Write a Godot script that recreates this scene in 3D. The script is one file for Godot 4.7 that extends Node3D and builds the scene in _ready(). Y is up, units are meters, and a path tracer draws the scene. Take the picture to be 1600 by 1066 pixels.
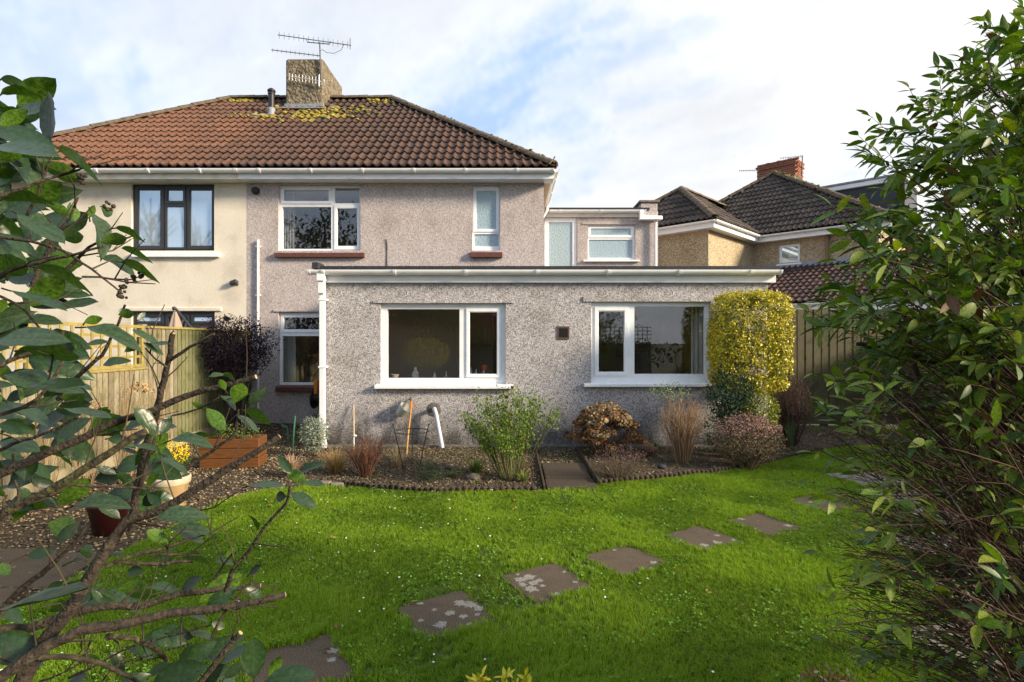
extends Node3D

const F := 870.0          # focal length of the view in photo pixels
const EYE := 1.6

var M := {}               # materials
var org := {}             # node -> world origin its meshes are measured from
var rng := RandomNumberGenerator.new()

# ------------------------------------------------------------------ mesh builder
class MB:
	var v := PackedVector3Array()
	var n := PackedVector3Array()
	var t := PackedVector2Array()
	var c := PackedColorArray()
	var i := PackedInt32Array()
	var col := Color(1, 1, 1)

	func tri(a: Vector3, b: Vector3, d: Vector3) -> void:      # counter-clockwise seen from outside
		var nn := (b - a).cross(d - a).normalized()
		var k := v.size()
		for p in [a, b, d]:
			v.append(p); n.append(nn); t.append(Vector2(p.x + p.z, p.y)); c.append(col)
		i.append_array(PackedInt32Array([k, k + 2, k + 1]))

	func quad(a: Vector3, b: Vector3, d: Vector3, e: Vector3) -> void:
		var nn := (b - a).cross(e - a)
		if nn.length() < 1e-12:
			nn = (d - b).cross(e - b)
		nn = nn.normalized()
		var k := v.size()
		for p in [a, b, d, e]:
			v.append(p); n.append(nn); c.append(col)
		t.append_array(PackedVector2Array([Vector2(0, 0), Vector2(1, 0), Vector2(1, 1), Vector2(0, 1)]))
		i.append_array(PackedInt32Array([k, k + 2, k + 1, k, k + 3, k + 2]))

	func vert(p: Vector3, nn: Vector3, uv := Vector2.ZERO) -> int:
		v.append(p); n.append(nn); t.append(uv); c.append(col)
		return v.size() - 1

	func face(a: int, b: int, d: int) -> void:
		i.append_array(PackedInt32Array([a, d, b]))

	func hexa(p: Array) -> void:    # 8 corners: bottom ring then top ring, both counter-clockwise seen from above
		quad(p[3], p[2], p[1], p[0]); quad(p[4], p[5], p[6], p[7])
		for k in 4:
			var m := (k + 1) % 4
			quad(p[k], p[m], p[m + 4], p[k + 4])

	func box(lo: Vector3, hi: Vector3) -> void:
		var a := Vector3(minf(lo.x, hi.x), minf(lo.y, hi.y), minf(lo.z, hi.z))
		var b := Vector3(maxf(lo.x, hi.x), maxf(lo.y, hi.y), maxf(lo.z, hi.z))
		hexa([Vector3(a.x, a.y, b.z), Vector3(b.x, a.y, b.z), Vector3(b.x, a.y, a.z), Vector3(a.x, a.y, a.z),
			Vector3(a.x, b.y, b.z), Vector3(b.x, b.y, b.z), Vector3(b.x, b.y, a.z), Vector3(a.x, b.y, a.z)])

	func bevel_box(lo: Vector3, hi: Vector3, e: float) -> void:   # chamfered along the edges
		var a := Vector3(minf(lo.x, hi.x), minf(lo.y, hi.y), minf(lo.z, hi.z))
		var b := Vector3(maxf(lo.x, hi.x), maxf(lo.y, hi.y), maxf(lo.z, hi.z))
		var m := (a + b) / 2
		var h := (b - a) / 2
		e = minf(e, minf(h.x, minf(h.y, h.z)) * 0.8)
		for ax in 3:
			for s in [-1.0, 1.0]:
				var u := (ax + 1) % 3
				var w := (ax + 2) % 3
				var q := []
				for k in [[-1, -1], [1, -1], [1, 1], [-1, 1]]:
					var p := Vector3.ZERO
					p[ax] = m[ax] + s * h[ax]; p[u] = m[u] + k[0] * (h[u] - e); p[w] = m[w] + k[1] * (h[w] - e)
					q.append(p)
				if s > 0: quad(q[0], q[1], q[2], q[3])
				else: quad(q[3], q[2], q[1], q[0])
		for ax in 3:
			var u := (ax + 1) % 3
			var w := (ax + 2) % 3
			for su in [-1.0, 1.0]:
				for sw in [-1.0, 1.0]:
					var q := []
					for k in [[-1, 0], [1, 0], [1, 1], [-1, 1]]:
						var p := Vector3.ZERO
						p[ax] = m[ax] + k[0] * (h[ax] - e)
						p[u] = m[u] + su * (h[u] - (e if k[1] == 1 else 0.0))
						p[w] = m[w] + sw * (h[w] - (0.0 if k[1] == 1 else e))
						q.append(p)
					var nn: Vector3 = (q[1] - q[0]).cross(q[3] - q[0])
					if nn[u] * su < 0: q.reverse()
					quad(q[0], q[1], q[2], q[3])
		for sx in [-1.0, 1.0]:
			for sy in [-1.0, 1.0]:
				for sz in [-1.0, 1.0]:
					var s := Vector3(sx, sy, sz)
					var p := [m + s * Vector3(h.x, h.y - e, h.z - e), m + s * Vector3(h.x - e, h.y, h.z - e), m + s * Vector3(h.x - e, h.y - e, h.z)]
					if (p[1] - p[0]).cross(p[2] - p[0]).dot(s) < 0: p.reverse()
					tri(p[0], p[1], p[2])

	func tube(pts: Array, radii: Array, sides := 6, capped := true) -> void:
		var m := pts.size()
		var side := Vector3.ZERO
		var base := v.size()
		var along := 0.0
		for k in m:
			var d: Vector3 = (pts[mini(k + 1, m - 1)] - pts[maxi(k - 1, 0)]).normalized()
			if side == Vector3.ZERO:
				side = d.cross(Vector3.UP if absf(d.y) < 0.9 else Vector3.RIGHT).normalized()
			else:
				side = (side - d * side.dot(d)).normalized()
			var up := side.cross(d)
			if k > 0: along += pts[k].distance_to(pts[k - 1])
			for s in sides + 1:
				var a := TAU * s / sides
				var nn := side * cos(a) + up * sin(a)
				vert(pts[k] + nn * float(radii[mini(k, radii.size() - 1)]), nn, Vector2(float(s) / sides, along * 4.0))
		for k in m - 1:
			for s in sides:
				var a := base + k * (sides + 1) + s
				var b := a + sides + 1
				face(a, b + 1, a + 1); face(a, b, b + 1)
		if capped:
			for e in 2:
				var k := 0 if e == 0 else m - 1
				var d: Vector3 = (pts[0] - pts[1]).normalized() if e == 0 else (pts[m - 1] - pts[m - 2]).normalized()
				var mid := vert(pts[k], d)
				var first := v.size()
				for s in sides + 1:
					vert(v[base + k * (sides + 1) + s], d)
				for s in sides:
					if e == 0: face(mid, first + s, first + s + 1)
					else: face(mid, first + s + 1, first + s)

	func lathe(prof: Array, sides := 16, at := Vector3.ZERO, tilt := Basis()) -> void:   # prof: Vector2(radius, height), upwards on the outside
		var base := v.size()
		for k in prof.size():
			var a: Vector2 = prof[maxi(k - 1, 0)]
			var b: Vector2 = prof[mini(k + 1, prof.size() - 1)]
			var d := (b - a).normalized()
			for s in sides + 1:
				var g := TAU * s / sides
				var nn := Vector3(cos(g) * d.y, -d.x, sin(g) * d.y).normalized()
				vert(at + tilt * Vector3(cos(g) * prof[k].x, prof[k].y, sin(g) * prof[k].x), tilt * nn, Vector2(float(s) / sides, float(k) / prof.size()))
		for k in prof.size() - 1:
			for s in sides:
				var a := base + k * (sides + 1) + s
				var b := a + sides + 1
				face(a, b + 1, a + 1); face(a, b, b + 1)

	func ball(at: Vector3, r: Vector3, rings := 6, sides := 8, rough := 0.0, rr: RandomNumberGenerator = null) -> void:
		var base := v.size()
		for k in rings + 1:
			var f := PI * k / rings
			for s in sides + 1:
				var g := TAU * s / sides
				var d := Vector3(sin(f) * cos(g), -cos(f), sin(f) * sin(g))
				var w := 1.0 + (rr.randf_range(-rough, rough) if rr and s < sides and k > 0 and k < rings else 0.0)
				var p := at + d * r * w
				if s == sides: p = v[v.size() - sides]
				vert(p, (d / r).normalized(), Vector2(float(s) / sides, float(k) / rings))
		for k in rings:
			for s in sides:
				var a := base + k * (sides + 1) + s
				var b := a + sides + 1
				face(a, b + 1, a + 1); face(a, b, b + 1)

	# a wall in a plane of constant z facing +z, with rectangular holes [x0, y0, x1, y1] and a thickness
	func wall(x0: float, y0: float, x1: float, y1: float, z: float, deep: float, holes: Array = []) -> void:
		var xs := [x0, x1]
		var ys := [y0, y1]
		for h in holes:
			for q in [h[0], h[2]]:
				if q > x0 and q < x1 and not q in xs: xs.append(q)
			for q in [h[1], h[3]]:
				if q > y0 and q < y1 and not q in ys: ys.append(q)
		xs.sort(); ys.sort()
		var inside := func(x: float, y: float) -> bool:
			if x < x0 or x > x1 or y < y0 or y > y1: return false
			for h in holes:
				if x > h[0] and x < h[2] and y > h[1] and y < h[3]: return false
			return true
		for a in xs.size() - 1:
			for b in ys.size() - 1:
				var mx: float = (xs[a] + xs[a + 1]) / 2
				var my: float = (ys[b] + ys[b + 1]) / 2
				if not inside.call(mx, my): continue
				var l: float = xs[a]
				var r: float = xs[a + 1]
				var o: float = ys[b]
				var u: float = ys[b + 1]
				quad(Vector3(l, o, z), Vector3(r, o, z), Vector3(r, u, z), Vector3(l, u, z))
				quad(Vector3(r, o, z - deep), Vector3(l, o, z - deep), Vector3(l, u, z - deep), Vector3(r, u, z - deep))
				var lx: float = xs[a - 1] if a > 0 else x0 - 1
				var rx: float = xs[a + 2] if a + 2 < xs.size() else x1 + 1
				var ly: float = ys[b - 1] if b > 0 else y0 - 1
				var uy: float = ys[b + 2] if b + 2 < ys.size() else y1 + 1
				if not inside.call((lx + l) / 2, my): quad(Vector3(l, o, z - deep), Vector3(l, o, z), Vector3(l, u, z), Vector3(l, u, z - deep))
				if not inside.call((r + rx) / 2, my): quad(Vector3(r, o, z), Vector3(r, o, z - deep), Vector3(r, u, z - deep), Vector3(r, u, z))
				if not inside.call(mx, (ly + o) / 2): quad(Vector3(l, o, z - deep), Vector3(r, o, z - deep), Vector3(r, o, z), Vector3(l, o, z))
				if not inside.call(mx, (u + uy) / 2): quad(Vector3(l, u, z), Vector3(r, u, z), Vector3(r, u, z - deep), Vector3(l, u, z - deep))

	func shift(by: Vector3) -> void:
		for k in v.size(): v[k] += by

	func turn(x: Transform3D) -> void:
		for k in v.size():
			v[k] = x * v[k]
			n[k] = (x.basis * n[k]).normalized()

	func mesh() -> ArrayMesh:
		var a := []
		a.resize(Mesh.ARRAY_MAX)
		a[Mesh.ARRAY_VERTEX] = v; a[Mesh.ARRAY_NORMAL] = n; a[Mesh.ARRAY_TEX_UV] = t; a[Mesh.ARRAY_COLOR] = c; a[Mesh.ARRAY_INDEX] = i
		var m := ArrayMesh.new()
		m.add_surface_from_arrays(Mesh.PRIMITIVE_TRIANGLES, a)
		return m

# ------------------------------------------------------------------ nodes
func W(px: float, py: float, z: float) -> Vector3:       # measured from the photograph: pixel and distance
	return Vector3((px - 800.0) * z / F, EYE - (py - 533.0) * z / F, -z)

func G(px: float, py: float) -> Vector3:                 # a point on the ground
	var z := F * EYE / (py - 533.0)
	return Vector3((px - 800.0) * z / F, 0.0, -z)

func tag(o: Node, label: String, category: String, group := "") -> Node:
	o.set_meta("label", label)
	o.set_meta("category", category)
	if group: o.set_meta("group", group)
	return o

func thing(called: String, label: String, category: String, at := Vector3.ZERO, group := "", own_axes := false) -> Node3D:
	var o := Node3D.new()
	o.name = called
	o.position = at
	add_child(o, true)
	org[o] = Vector3.ZERO if own_axes else at
	tag(o, label, category, group)
	return o

func obj(mb: MB, called: String, mat: Material, parent: Node = null) -> MeshInstance3D:
	var o := MeshInstance3D.new()
	o.name = called
	if parent and org.get(parent, Vector3.ZERO) != Vector3.ZERO: mb.shift(-org[parent])
	o.mesh = mb.mesh()
	o.material_override = mat
	(parent if parent else self).add_child(o, true)
	if parent: org[o] = org.get(parent, Vector3.ZERO)
	return o

func put(mesh: Mesh, called: String, mat: Material, parent: Node, x: Transform3D) -> MeshInstance3D:   # a shared mesh placed in world terms
	var o := MeshInstance3D.new()
	o.name = called
	o.mesh = mesh
	o.material_override = mat
	x.origin -= org.get(parent, Vector3.ZERO)
	o.transform = x
	parent.add_child(o, true)
	org[o] = Vector3.ZERO
	return o

func many(mesh: Mesh, called: String, mat: Material, parent: Node, xs: Array, cols: Array) -> MultiMeshInstance3D:
	var mm := MultiMesh.new()
	mm.transform_format = MultiMesh.TRANSFORM_3D
	mm.use_colors = true
	mm.mesh = mesh
	mm.instance_count = xs.size()
	var off: Vector3 = org.get(parent, Vector3.ZERO) if parent else Vector3.ZERO
	for k in xs.size():
		var x: Transform3D = xs[k]
		x.origin -= off
		mm.set_instance_transform(k, x)
		mm.set_instance_color(k, cols[k])
	var o := MultiMeshInstance3D.new()
	o.name = called
	o.multimesh = mm
	o.material_override = mat
	o.set_meta("kind", "stuff")
	(parent if parent else self).add_child(o, true)
	return o

func struct(o: Node) -> Node:
	o.set_meta("kind", "structure")
	return o

func rr(a: float, b: float) -> float:
	return rng.randf_range(a, b)

func rdir() -> Vector3:
	var y := rr(-1, 1)
	var g := rr(0, TAU)
	return Vector3(sqrt(1 - y * y) * cos(g), y, sqrt(1 - y * y) * sin(g))

func facing(d: Vector3, nrm: Vector3, s := 1.0) -> Basis:    # y along d, z towards nrm
	var y := d.normalized()
	var z := (nrm - y * nrm.dot(y))
	if z.length() < 1e-4: z = y.cross(Vector3.RIGHT if absf(y.x) < 0.9 else Vector3.UP)
	z = z.normalized()
	return Basis(y.cross(z) * s, y * s, z * s)

# ------------------------------------------------------------------ materials
func lin(r: float, g: float, b: float) -> Color:
	return Color(r, g, b).linear_to_srgb()

func mat(c: Color, rough := 0.8, spec := 0.5) -> StandardMaterial3D:
	var m := StandardMaterial3D.new()
	m.albedo_color = c
	m.roughness = rough
	m.metallic_specular = spec
	return m

func ramp(stops: Array, stepped := false) -> Gradient:
	var g := Gradient.new()
	var o := PackedFloat32Array()
	var k := PackedColorArray()
	for s in stops:
		o.append(s[0]); k.append(s[1])
	g.offsets = o
	g.colors = k
	if stepped: g.interpolation_mode = Gradient.GRADIENT_INTERPOLATE_CONSTANT
	return g

func noise_tex(size: int, freq: float, kind: int, seed_: int, g: Gradient, oct := 4, bump := 0.0, ret := FastNoiseLite.RETURN_DISTANCE) -> NoiseTexture2D:
	var n := FastNoiseLite.new()
	n.noise_type = kind
	n.frequency = freq
	n.seed = seed_
	n.fractal_octaves = oct
	n.fractal_type = FastNoiseLite.FRACTAL_FBM if oct > 1 else FastNoiseLite.FRACTAL_NONE
	n.cellular_return_type = ret
	n.cellular_jitter = 1.0
	var t := NoiseTexture2D.new()
	t.width = size; t.height = size
	t.seamless = true
	t.generate_mipmaps = false
	t.noise = n
	if g: t.color_ramp = g
	if bump > 0.0:
		t.as_normal_map = true
		t.bump_strength = bump
	return t

func tri_mat(tex: Texture2D, scale: float, rough: float, nrm: Texture2D = null, ns := 1.0, detail: Texture2D = null, dscale := 0.2, world := true) -> StandardMaterial3D:
	var m := mat(Color.WHITE, rough)
	m.albedo_texture = tex
	m.uv1_triplanar = true
	m.uv1_world_triplanar = world
	m.uv1_scale = Vector3.ONE * scale
	if nrm:
		m.normal_enabled = true
		m.normal_texture = nrm
		m.normal_scale = ns
	if detail:
		m.detail_enabled = true
		m.detail_blend_mode = BaseMaterial3D.BLEND_MODE_MUL
		m.detail_albedo = detail
		m.detail_uv_layer = BaseMaterial3D.DETAIL_UV_2
		m.uv2_triplanar = true
		m.uv2_world_triplanar = world
		m.uv2_scale = Vector3.ONE * dscale
	return m

func leaf_mat(rough: float, back: Color, spec := 0.5) -> StandardMaterial3D:
	var m := mat(Color.WHITE, rough, spec)
	m.vertex_color_use_as_albedo = true
	m.cull_mode = BaseMaterial3D.CULL_DISABLED
	m.backlight_enabled = true
	m.backlight = back
	return m

func leaf_picture(top: Color, vein: Color, seed_: int) -> ImageTexture:   # blade of a leaf: midrib, side veins, mottling (u across, v along)
	var w := 96
	var h := 192
	var n := FastNoiseLite.new()
	n.seed = seed_
	n.frequency = 0.045
	n.fractal_octaves = 3
	var im := Image.create(w, h, false, Image.FORMAT_RGB8)
	for y in h:
		for x in w:
			var u := absf((x + 0.5) / w - 0.5) * 2.0
			var q := (y + 0.5) / h
			var s := fposmod((q - u * 0.16) * 9.0, 1.0)
			var k := maxf(smoothstep(0.06, 0.0, u), smoothstep(0.13, 0.0, absf(s - 0.5)) * 0.7 * (1.0 - u))
			var c := top * (1.0 + 0.35 * n.get_noise_2d(x, y))
			c = c.lerp(vein, clampf(k, 0, 1) * 0.75)
			if n.get_noise_2d(x * 2.0 + 900, y * 2.0) > 0.5: c = c.lerp(Color(0.35, 0.25, 0.1), 0.5)
			c.a = 1
			im.set_pixel(x, y, c)
	return ImageTexture.create_from_image(im)

# a leaf blade from the origin along +y, face towards +z: folded, drooping, optionally toothless oval
func leaf_mesh(length: float, width: float, rows := 6, fold := 0.25, droop := 0.25, peak := 0.45, wave := 0.0) -> ArrayMesh:
	var mb := MB.new()
	var base := []
	for k in rows + 1:
		var q := float(k) / rows
		var p := q / peak * 0.5 if q < peak else 0.5 + (q - peak) / (1 - peak) * 0.5
		var hw := maxf(width * 0.5 * pow(sin(PI * p), 0.85), 0.0006)
		var z := -droop * length * q * q
		var wz := wave * width * sin(q * 14.0)
		var row := []
		for s in [-1.0, 0.0, 1.0]:
			row.append([Vector3(s * hw, q * length, z + absf(s) * (fold * hw + wz * s)), Vector2(0.5 + 0.5 * s, q), s])
		base.append(row)
	for row in base:
		var k: int = base.find(row)
		for e in row:
			var d: Vector3 = (base[mini(k + 1, rows)][1][0] - base[maxi(k - 1, 0)][1][0]).normalized()
			var nn := Vector3(1, 0, 0).cross(d).normalized()
			nn = (nn + Vector3(-e[2] * fold * 0.9, 0, 0)).normalized()
			mb.vert(e[0], nn, e[1])
	for k in rows:
		for s in 2:
			var a := k * 3 + s
			mb.face(a, a + 1, a + 4); mb.face(a, a + 4, a + 3)
	return mb.mesh()

func make_materials() -> void:
	var SX := FastNoiseLite.TYPE_SIMPLEX_SMOOTH
	var CE := FastNoiseLite.TYPE_CELLULAR
	var CV := FastNoiseLite.RETURN_CELL_VALUE
	var stain := noise_tex(512, 0.012, SX, 3, ramp([[0.0, Color(0.86, 0.85, 0.84)], [0.45, Color(0.97, 0.96, 0.955)], [1.0, Color(1, 1, 1)]]), 5)
	var stain2 := noise_tex(512, 0.02, SX, 9, ramp([[0.0, Color(0.84, 0.83, 0.81)], [0.4, Color(0.96, 0.955, 0.95)], [1.0, Color(1, 1, 1)]]), 5)
	var dash_n := noise_tex(1024, 0.09, CE, 11, null, 1, 5.0)
	M.dash = tri_mat(noise_tex(1024, 0.09, CE, 11, ramp([[0.0, lin(.29, .25, .238)], [.18, lin(.41, .365, .352)], [.38, lin(.485, .437, .427)], [.62, lin(.555, .507, .50)], [.85, lin(.67, .63, .625)]], true), 1, 0, CV), 1.0, 0.95, dash_n, 0.6, stain, 0.16)
	M.dash_grey = tri_mat(noise_tex(1024, 0.08, CE, 12, ramp([[0.0, lin(.20, .190, .197)], [.18, lin(.335, .32, .332)], [.40, lin(.42, .403, .415)], [.64, lin(.495, .478, .49)], [.86, lin(.64, .625, .635)]], true), 1, 0, CV), 1.0, 0.95, noise_tex(1024, 0.08, CE, 12, null, 1, 6.0), 0.6, stain2, 0.13)
	M.dash_drab = tri_mat(noise_tex(512, 0.11, CE, 13, ramp([[0.0, lin(.24, .195, .125)], [.3, lin(.39, .32, .205)], [.6, lin(.47, .39, .26)], [.85, lin(.60, .51, .36)]], true), 1, 0, CV), 0.9, 0.95, dash_n, 0.6, stain, 0.12, false)
	M.cream = tri_mat(noise_tex(512, 0.03, SX, 21, ramp([[0.0, lin(.78, .72, .60)], [1.0, lin(.85, .80, .69)]]), 5), 1.1, 0.9, noise_tex(512, 0.11, SX, 22, null, 3, 5.0), 1.0, stain, 0.2)
	M.white = tri_mat(noise_tex(256, 0.02, SX, 31, ramp([[0.0, lin(.76, .79, .83)], [0.5, lin(.83, .85, .88)], [1.0, lin(.87, .885, .91)]]), 4), 0.8, 0.32)
	M.gutter = tri_mat(noise_tex(256, 0.02, SX, 32, ramp([[0.0, lin(.68, .70, .71)], [0.3, lin(.80, .82, .84)], [1.0, lin(.86, .88, .90)]]), 5), 0.5, 0.3)
	M.fascia_old = tri_mat(noise_tex(256, 0.02, SX, 33, ramp([[0.0, lin(.58, .54, .45)], [0.4, lin(.74, .71, .64)], [1.0, lin(.80, .78, .73)]]), 5), 0.5, 0.5)
	M.soffit_wood = tri_mat(noise_tex(256, 0.02, SX, 34, ramp([[0.0, lin(.45, .35, .22)], [1.0, lin(.6, .48, .33)]]), 4), 0.7, 0.6)
	M.charcoal = mat(lin(.032, .034, .04), 0.38)
	M.sill_red = tri_mat(noise_tex(256, 0.03, SX, 35, ramp([[0.0, lin(.075, .028, .022)], [1.0, lin(.15, .052, .04)]]), 5), 1.3, 0.6)
	M.felt = tri_mat(noise_tex(256, 0.05, SX, 36, ramp([[0.0, lin(.014, .016, .022)], [1.0, lin(.035, .037, .045)]]), 5), 0.9, 0.8)
	M.lead = tri_mat(noise_tex(256, 0.03, SX, 37, ramp([[0.0, lin(.16, .18, .21)], [1.0, lin(.32, .35, .39)]]), 5), 0.9, 0.6)
	M.stack = tri_mat(noise_tex(512, 0.018, SX, 38, ramp([[0.0, lin(.07, .06, .044)], [0.3, lin(.145, .122, .082)], [0.7, lin(.21, .175, .115)], [1.0, lin(.33, .29, .21)]]), 6), 0.55, 0.95, noise_tex(256, 0.08, SX, 39, null, 4, 6.0), 1.0)
	M.brick = tri_mat(noise_tex(256, 0.04, SX, 40, ramp([[0.0, lin(.15, .05, .032)], [0.5, lin(.27, .10, .06)], [1.0, lin(.40, .19, .11)]]), 5), 1.4, 0.9)
	M.mortar = mat(lin(.22, .2, .17), 0.95)
	M.stone = tri_mat(noise_tex(256, 0.05, SX, 41, ramp([[0.0, lin(.08, .07, .055)], [0.5, lin(.17, .15, .12)], [1.0, lin(.3, .27, .22)]]), 5), 1.2, 0.9)
	M.concrete = tri_mat(noise_tex(256, 0.03, SX, 42, ramp([[0.0, lin(.055, .05, .042)], [0.6, lin(.12, .108, .09)], [1.0, lin(.2, .185, .16)]]), 5), 1.0, 0.95)
	# paving: dark gritty concrete with pale round lichen
	var lich := noise_tex(1024, 0.016, CE, 43, ramp([[0.0, lin(.50, .48, .42)], [0.10, lin(.46, .44, .38)], [0.13, lin(.95, .95, .95)], [1.0, Color(1, 1, 1)]]), 1)
	M.paving = []
	for k in 3:
		var grit := noise_tex(512, 0.14, SX, 44 + k, ramp([[0.0, lin(.030, .020, .011)], [0.38, lin(.070, .049, .030)], [0.62, lin(.112, .083, .054)], [0.82, lin(.165, .13, .09)], [1.0, lin(.30, .26, .2)]]), 4)
		M.paving.append(tri_mat(grit, 1.6, 0.92, noise_tex(512, 0.14, SX, 44, null, 4, 4.0), 0.8, stain2, 0.7))
	M.lichen = tri_mat(noise_tex(256, 0.06, SX, 47, ramp([[0.0, lin(.11, .10, .08)], [0.5, lin(.23, .215, .185)], [1.0, lin(.38, .365, .335)]]), 4), 4.0, 0.95)
	# roof tiles: variants from clay orange to sooty brown
	var dirt := noise_tex(512, 0.045, SX, 51, ramp([[0.0, Color(0.30, 0.29, 0.27)], [0.35, Color(0.72, 0.70, 0.68)], [0.6, Color(1, 1, 1)], [0.93, Color(1, 1, 1)], [1.0, Color(1.0, 1.0, 0.85)]]), 5)
	M.tile = []
	for k in 10:
		var f := k / 9.0
		var c := lin(.20, .090, .048).lerp(lin(.070, .039, .030), f)
		M.tile.append(tri_mat(noise_tex(128, 0.05, SX, 52 + k % 3, ramp([[0.0, c.darkened(0.35)], [0.5, c], [1.0, c.lightened(0.1)]]), 4), 2.3, 0.85, null, 1, dirt, 0.9))
	M.tile_moss = []
	for k in 3:
		M.tile_moss.append(tri_mat(noise_tex(256, 0.05, SX, 57 + k, ramp([[0.0, lin(.05, .035, .027)], [0.42, lin(.10, .058, .040)], [0.49, lin(.20, .15, .025)], [0.8, lin(.33, .26, .03)], [1.0, lin(.15, .18, .03)]]), 5), 2.6, 0.95))
	M.tile_dark = []
	for k in 4:
		var c := lin(.080, .060, .048) * (0.8 + 0.15 * k)
		c.a = 1
		M.tile_dark.append(tri_mat(noise_tex(128, 0.05, SX, 60 + k % 2, ramp([[0.0, c.darkened(0.4)], [0.6, c], [1.0, c.lightened(0.12)]]), 4), 2.3, 0.85, null, 1, dirt, 0.8))
	M.tile_wine = []
	for k in 3:
		var c := lin(.085, .042, .036) * (0.85 + 0.12 * k)
		c.a = 1
		M.tile_wine.append(tri_mat(noise_tex(128, 0.05, SX, 63, ramp([[0.0, c.darkened(0.4)], [0.6, c], [1.0, c.lightened(0.12)]]), 4), 2.3, 0.85, null, 1, dirt, 0.8))
	M.ridge = tri_mat(noise_tex(256, 0.03, SX, 66, ramp([[0.0, lin(.04, .034, .026)], [0.45, lin(.10, .078, .055)], [0.7, lin(.15, .105, .07)], [1.0, lin(.2, .19, .08)]]), 5), 1.5, 0.95)
	M.deck = mat(lin(.02, .015, .012), 1.0)
	M.moss = leaf_mat(0.95, Color(0, 0, 0))
	# glass
	M.glass = mat(Color(0.93, 0.97, 0.96, 0.0), 0.0)
	M.glass.transparency = BaseMaterial3D.TRANSPARENCY_ALPHA
	M.glass.metallic_specular = 0.6
	M.frosted = tri_mat(noise_tex(256, 0.05, SX, 71, ramp([[0.0, lin(.30, .41, .48)], [1.0, lin(.38, .49, .55)]]), 3), 0.9, 0.22, noise_tex(256, 0.1, SX, 72, null, 2, 3.0), 0.5)
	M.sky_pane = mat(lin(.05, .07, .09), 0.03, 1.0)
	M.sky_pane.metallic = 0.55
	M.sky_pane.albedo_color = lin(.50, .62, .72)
	# rooms
	M.plaster = mat(lin(.62, .54, .44), 0.9)
	M.plaster_pale = mat(lin(.58, .53, .45), 0.9)
	M.floor = mat(lin(.16, .11, .07), 0.6)
	M.curtain = leaf_mat(0.95, Color(0.3, 0.33, 0.33))
	M.dark_fur = mat(lin(.03, .025, .02), 0.6)
	M.worktop = mat(lin(.3, .28, .25), 0.4)
	M.clear_glass = mat(Color(0.85, 0.9, 0.9, 0.25), 0.05)
	M.clear_glass.transparency = BaseMaterial3D.TRANSPARENCY_ALPHA
	# ground
	M.soil = tri_mat(noise_tex(512, 0.06, SX, 81, ramp([[0.0, lin(.022, .015, .009)], [0.5, lin(.055, .038, .022)], [0.8, lin(.11, .078, .045)], [1.0, lin(.2, .15, .09)]]), 5), 1.1, 0.95, noise_tex(512, 0.09, SX, 82, null, 4, 8.0), 1.0)
	M.turf = tri_mat(noise_tex(512, 0.04, SX, 83, ramp([[0.0, lin(.02, .03, .008)], [0.5, lin(.045, .075, .012)], [1.0, lin(.08, .12, .02)]]), 5), 0.9, 0.95)
	M.earth = tri_mat(noise_tex(512, 0.03, SX, 84, ramp([[0.0, lin(.03, .04, .015)], [1.0, lin(.07, .08, .03)]]), 5), 0.3, 0.95)
	M.chip = leaf_mat(0.95, Color(0, 0, 0))
	M.chip.backlight_enabled = false
	M.grass = leaf_mat(0.75, Color(0.9, 0.95, 0.5), 0.2)
	M.leaf = leaf_mat(0.42, Color(0.5, 0.55, 0.25))
	M.leaf_dull = leaf_mat(0.8, Color(0.35, 0.35, 0.2), 0.2)
	M.petal = leaf_mat(0.8, Color(0.4, 0.35, 0.2), 0.3)
	M.needle = leaf_mat(0.7, Color(0.2, 0.25, 0.1), 0.3)
	M.viburnum = []
	for k in 3:
		var top: Color = [lin(.016, .042, .011), lin(.022, .047, .016), lin(.07, .145, .012)][k]
		var m := mat(Color.WHITE, [0.37, 0.41, 0.48][k], 0.5)
		m.albedo_texture = leaf_picture(top, [lin(.035, .065, .03), lin(.06, .095, .055), lin(.11, .19, .03)][k], 90 + k)
		m.cull_mode = BaseMaterial3D.CULL_DISABLED
		m.backlight_enabled = true
		m.backlight = [Color(.28, .36, .1), Color(.28, .34, .14), Color(.48, .58, .1)][k]
		m.normal_enabled = true
		m.normal_texture = noise_tex(128, 0.018, SX, 94, null, 2, 4.0)
		m.normal_scale = 0.7
		M.viburnum.append(m)
	M.lance = []
	for k in 5:
		var top: Color = [lin(.10, .165, .026), lin(.15, .215, .032), lin(.07, .125, .04), lin(.13, .08, .045), lin(.21, .26, .035)][k]
		var m := mat(Color.WHITE, [0.5, 0.52, 0.46, 0.65, 0.55][k], 0.35)
		m.albedo_texture = leaf_picture(top, top.lightened(0.25), 100 + k)
		m.cull_mode = BaseMaterial3D.CULL_DISABLED
		m.backlight_enabled = true
		m.backlight = [Color(.6, .72, .14), Color(.7, .8, .15), Color(.45, .58, .2), Color(.4, .25, .1), Color(.75, .8, .2)][k]
		M.lance.append(m)
	# wood and bark
	M.board = []
	for k in 6:
		var c: Color = [lin(.27, .235, .17), lin(.30, .265, .195), lin(.23, .20, .145), lin(.19, .195, .105), lin(.20, .17, .12), lin(.33, .30, .235)][k]
		var m := tri_mat(noise_tex(512, 0.03, SX, 110 + k, ramp([[0.0, c.darkened(0.4)], [0.4, c], [1.0, c.lightened(0.12)]]), 5), 1.0, 0.9, null, 1, noise_tex(512, 0.012, SX, 116, ramp([[0.0, Color(0.66, 0.70, 0.52)], [0.4, Color(0.95, 0.95, 0.88)], [1.0, Color(1, 1, 1)]]), 4), 0.45)
		m.uv1_scale = Vector3(4.0, 0.35, 4.0)
		M.board.append(m)
	M.board_green = M.board[3].duplicate()
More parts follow.
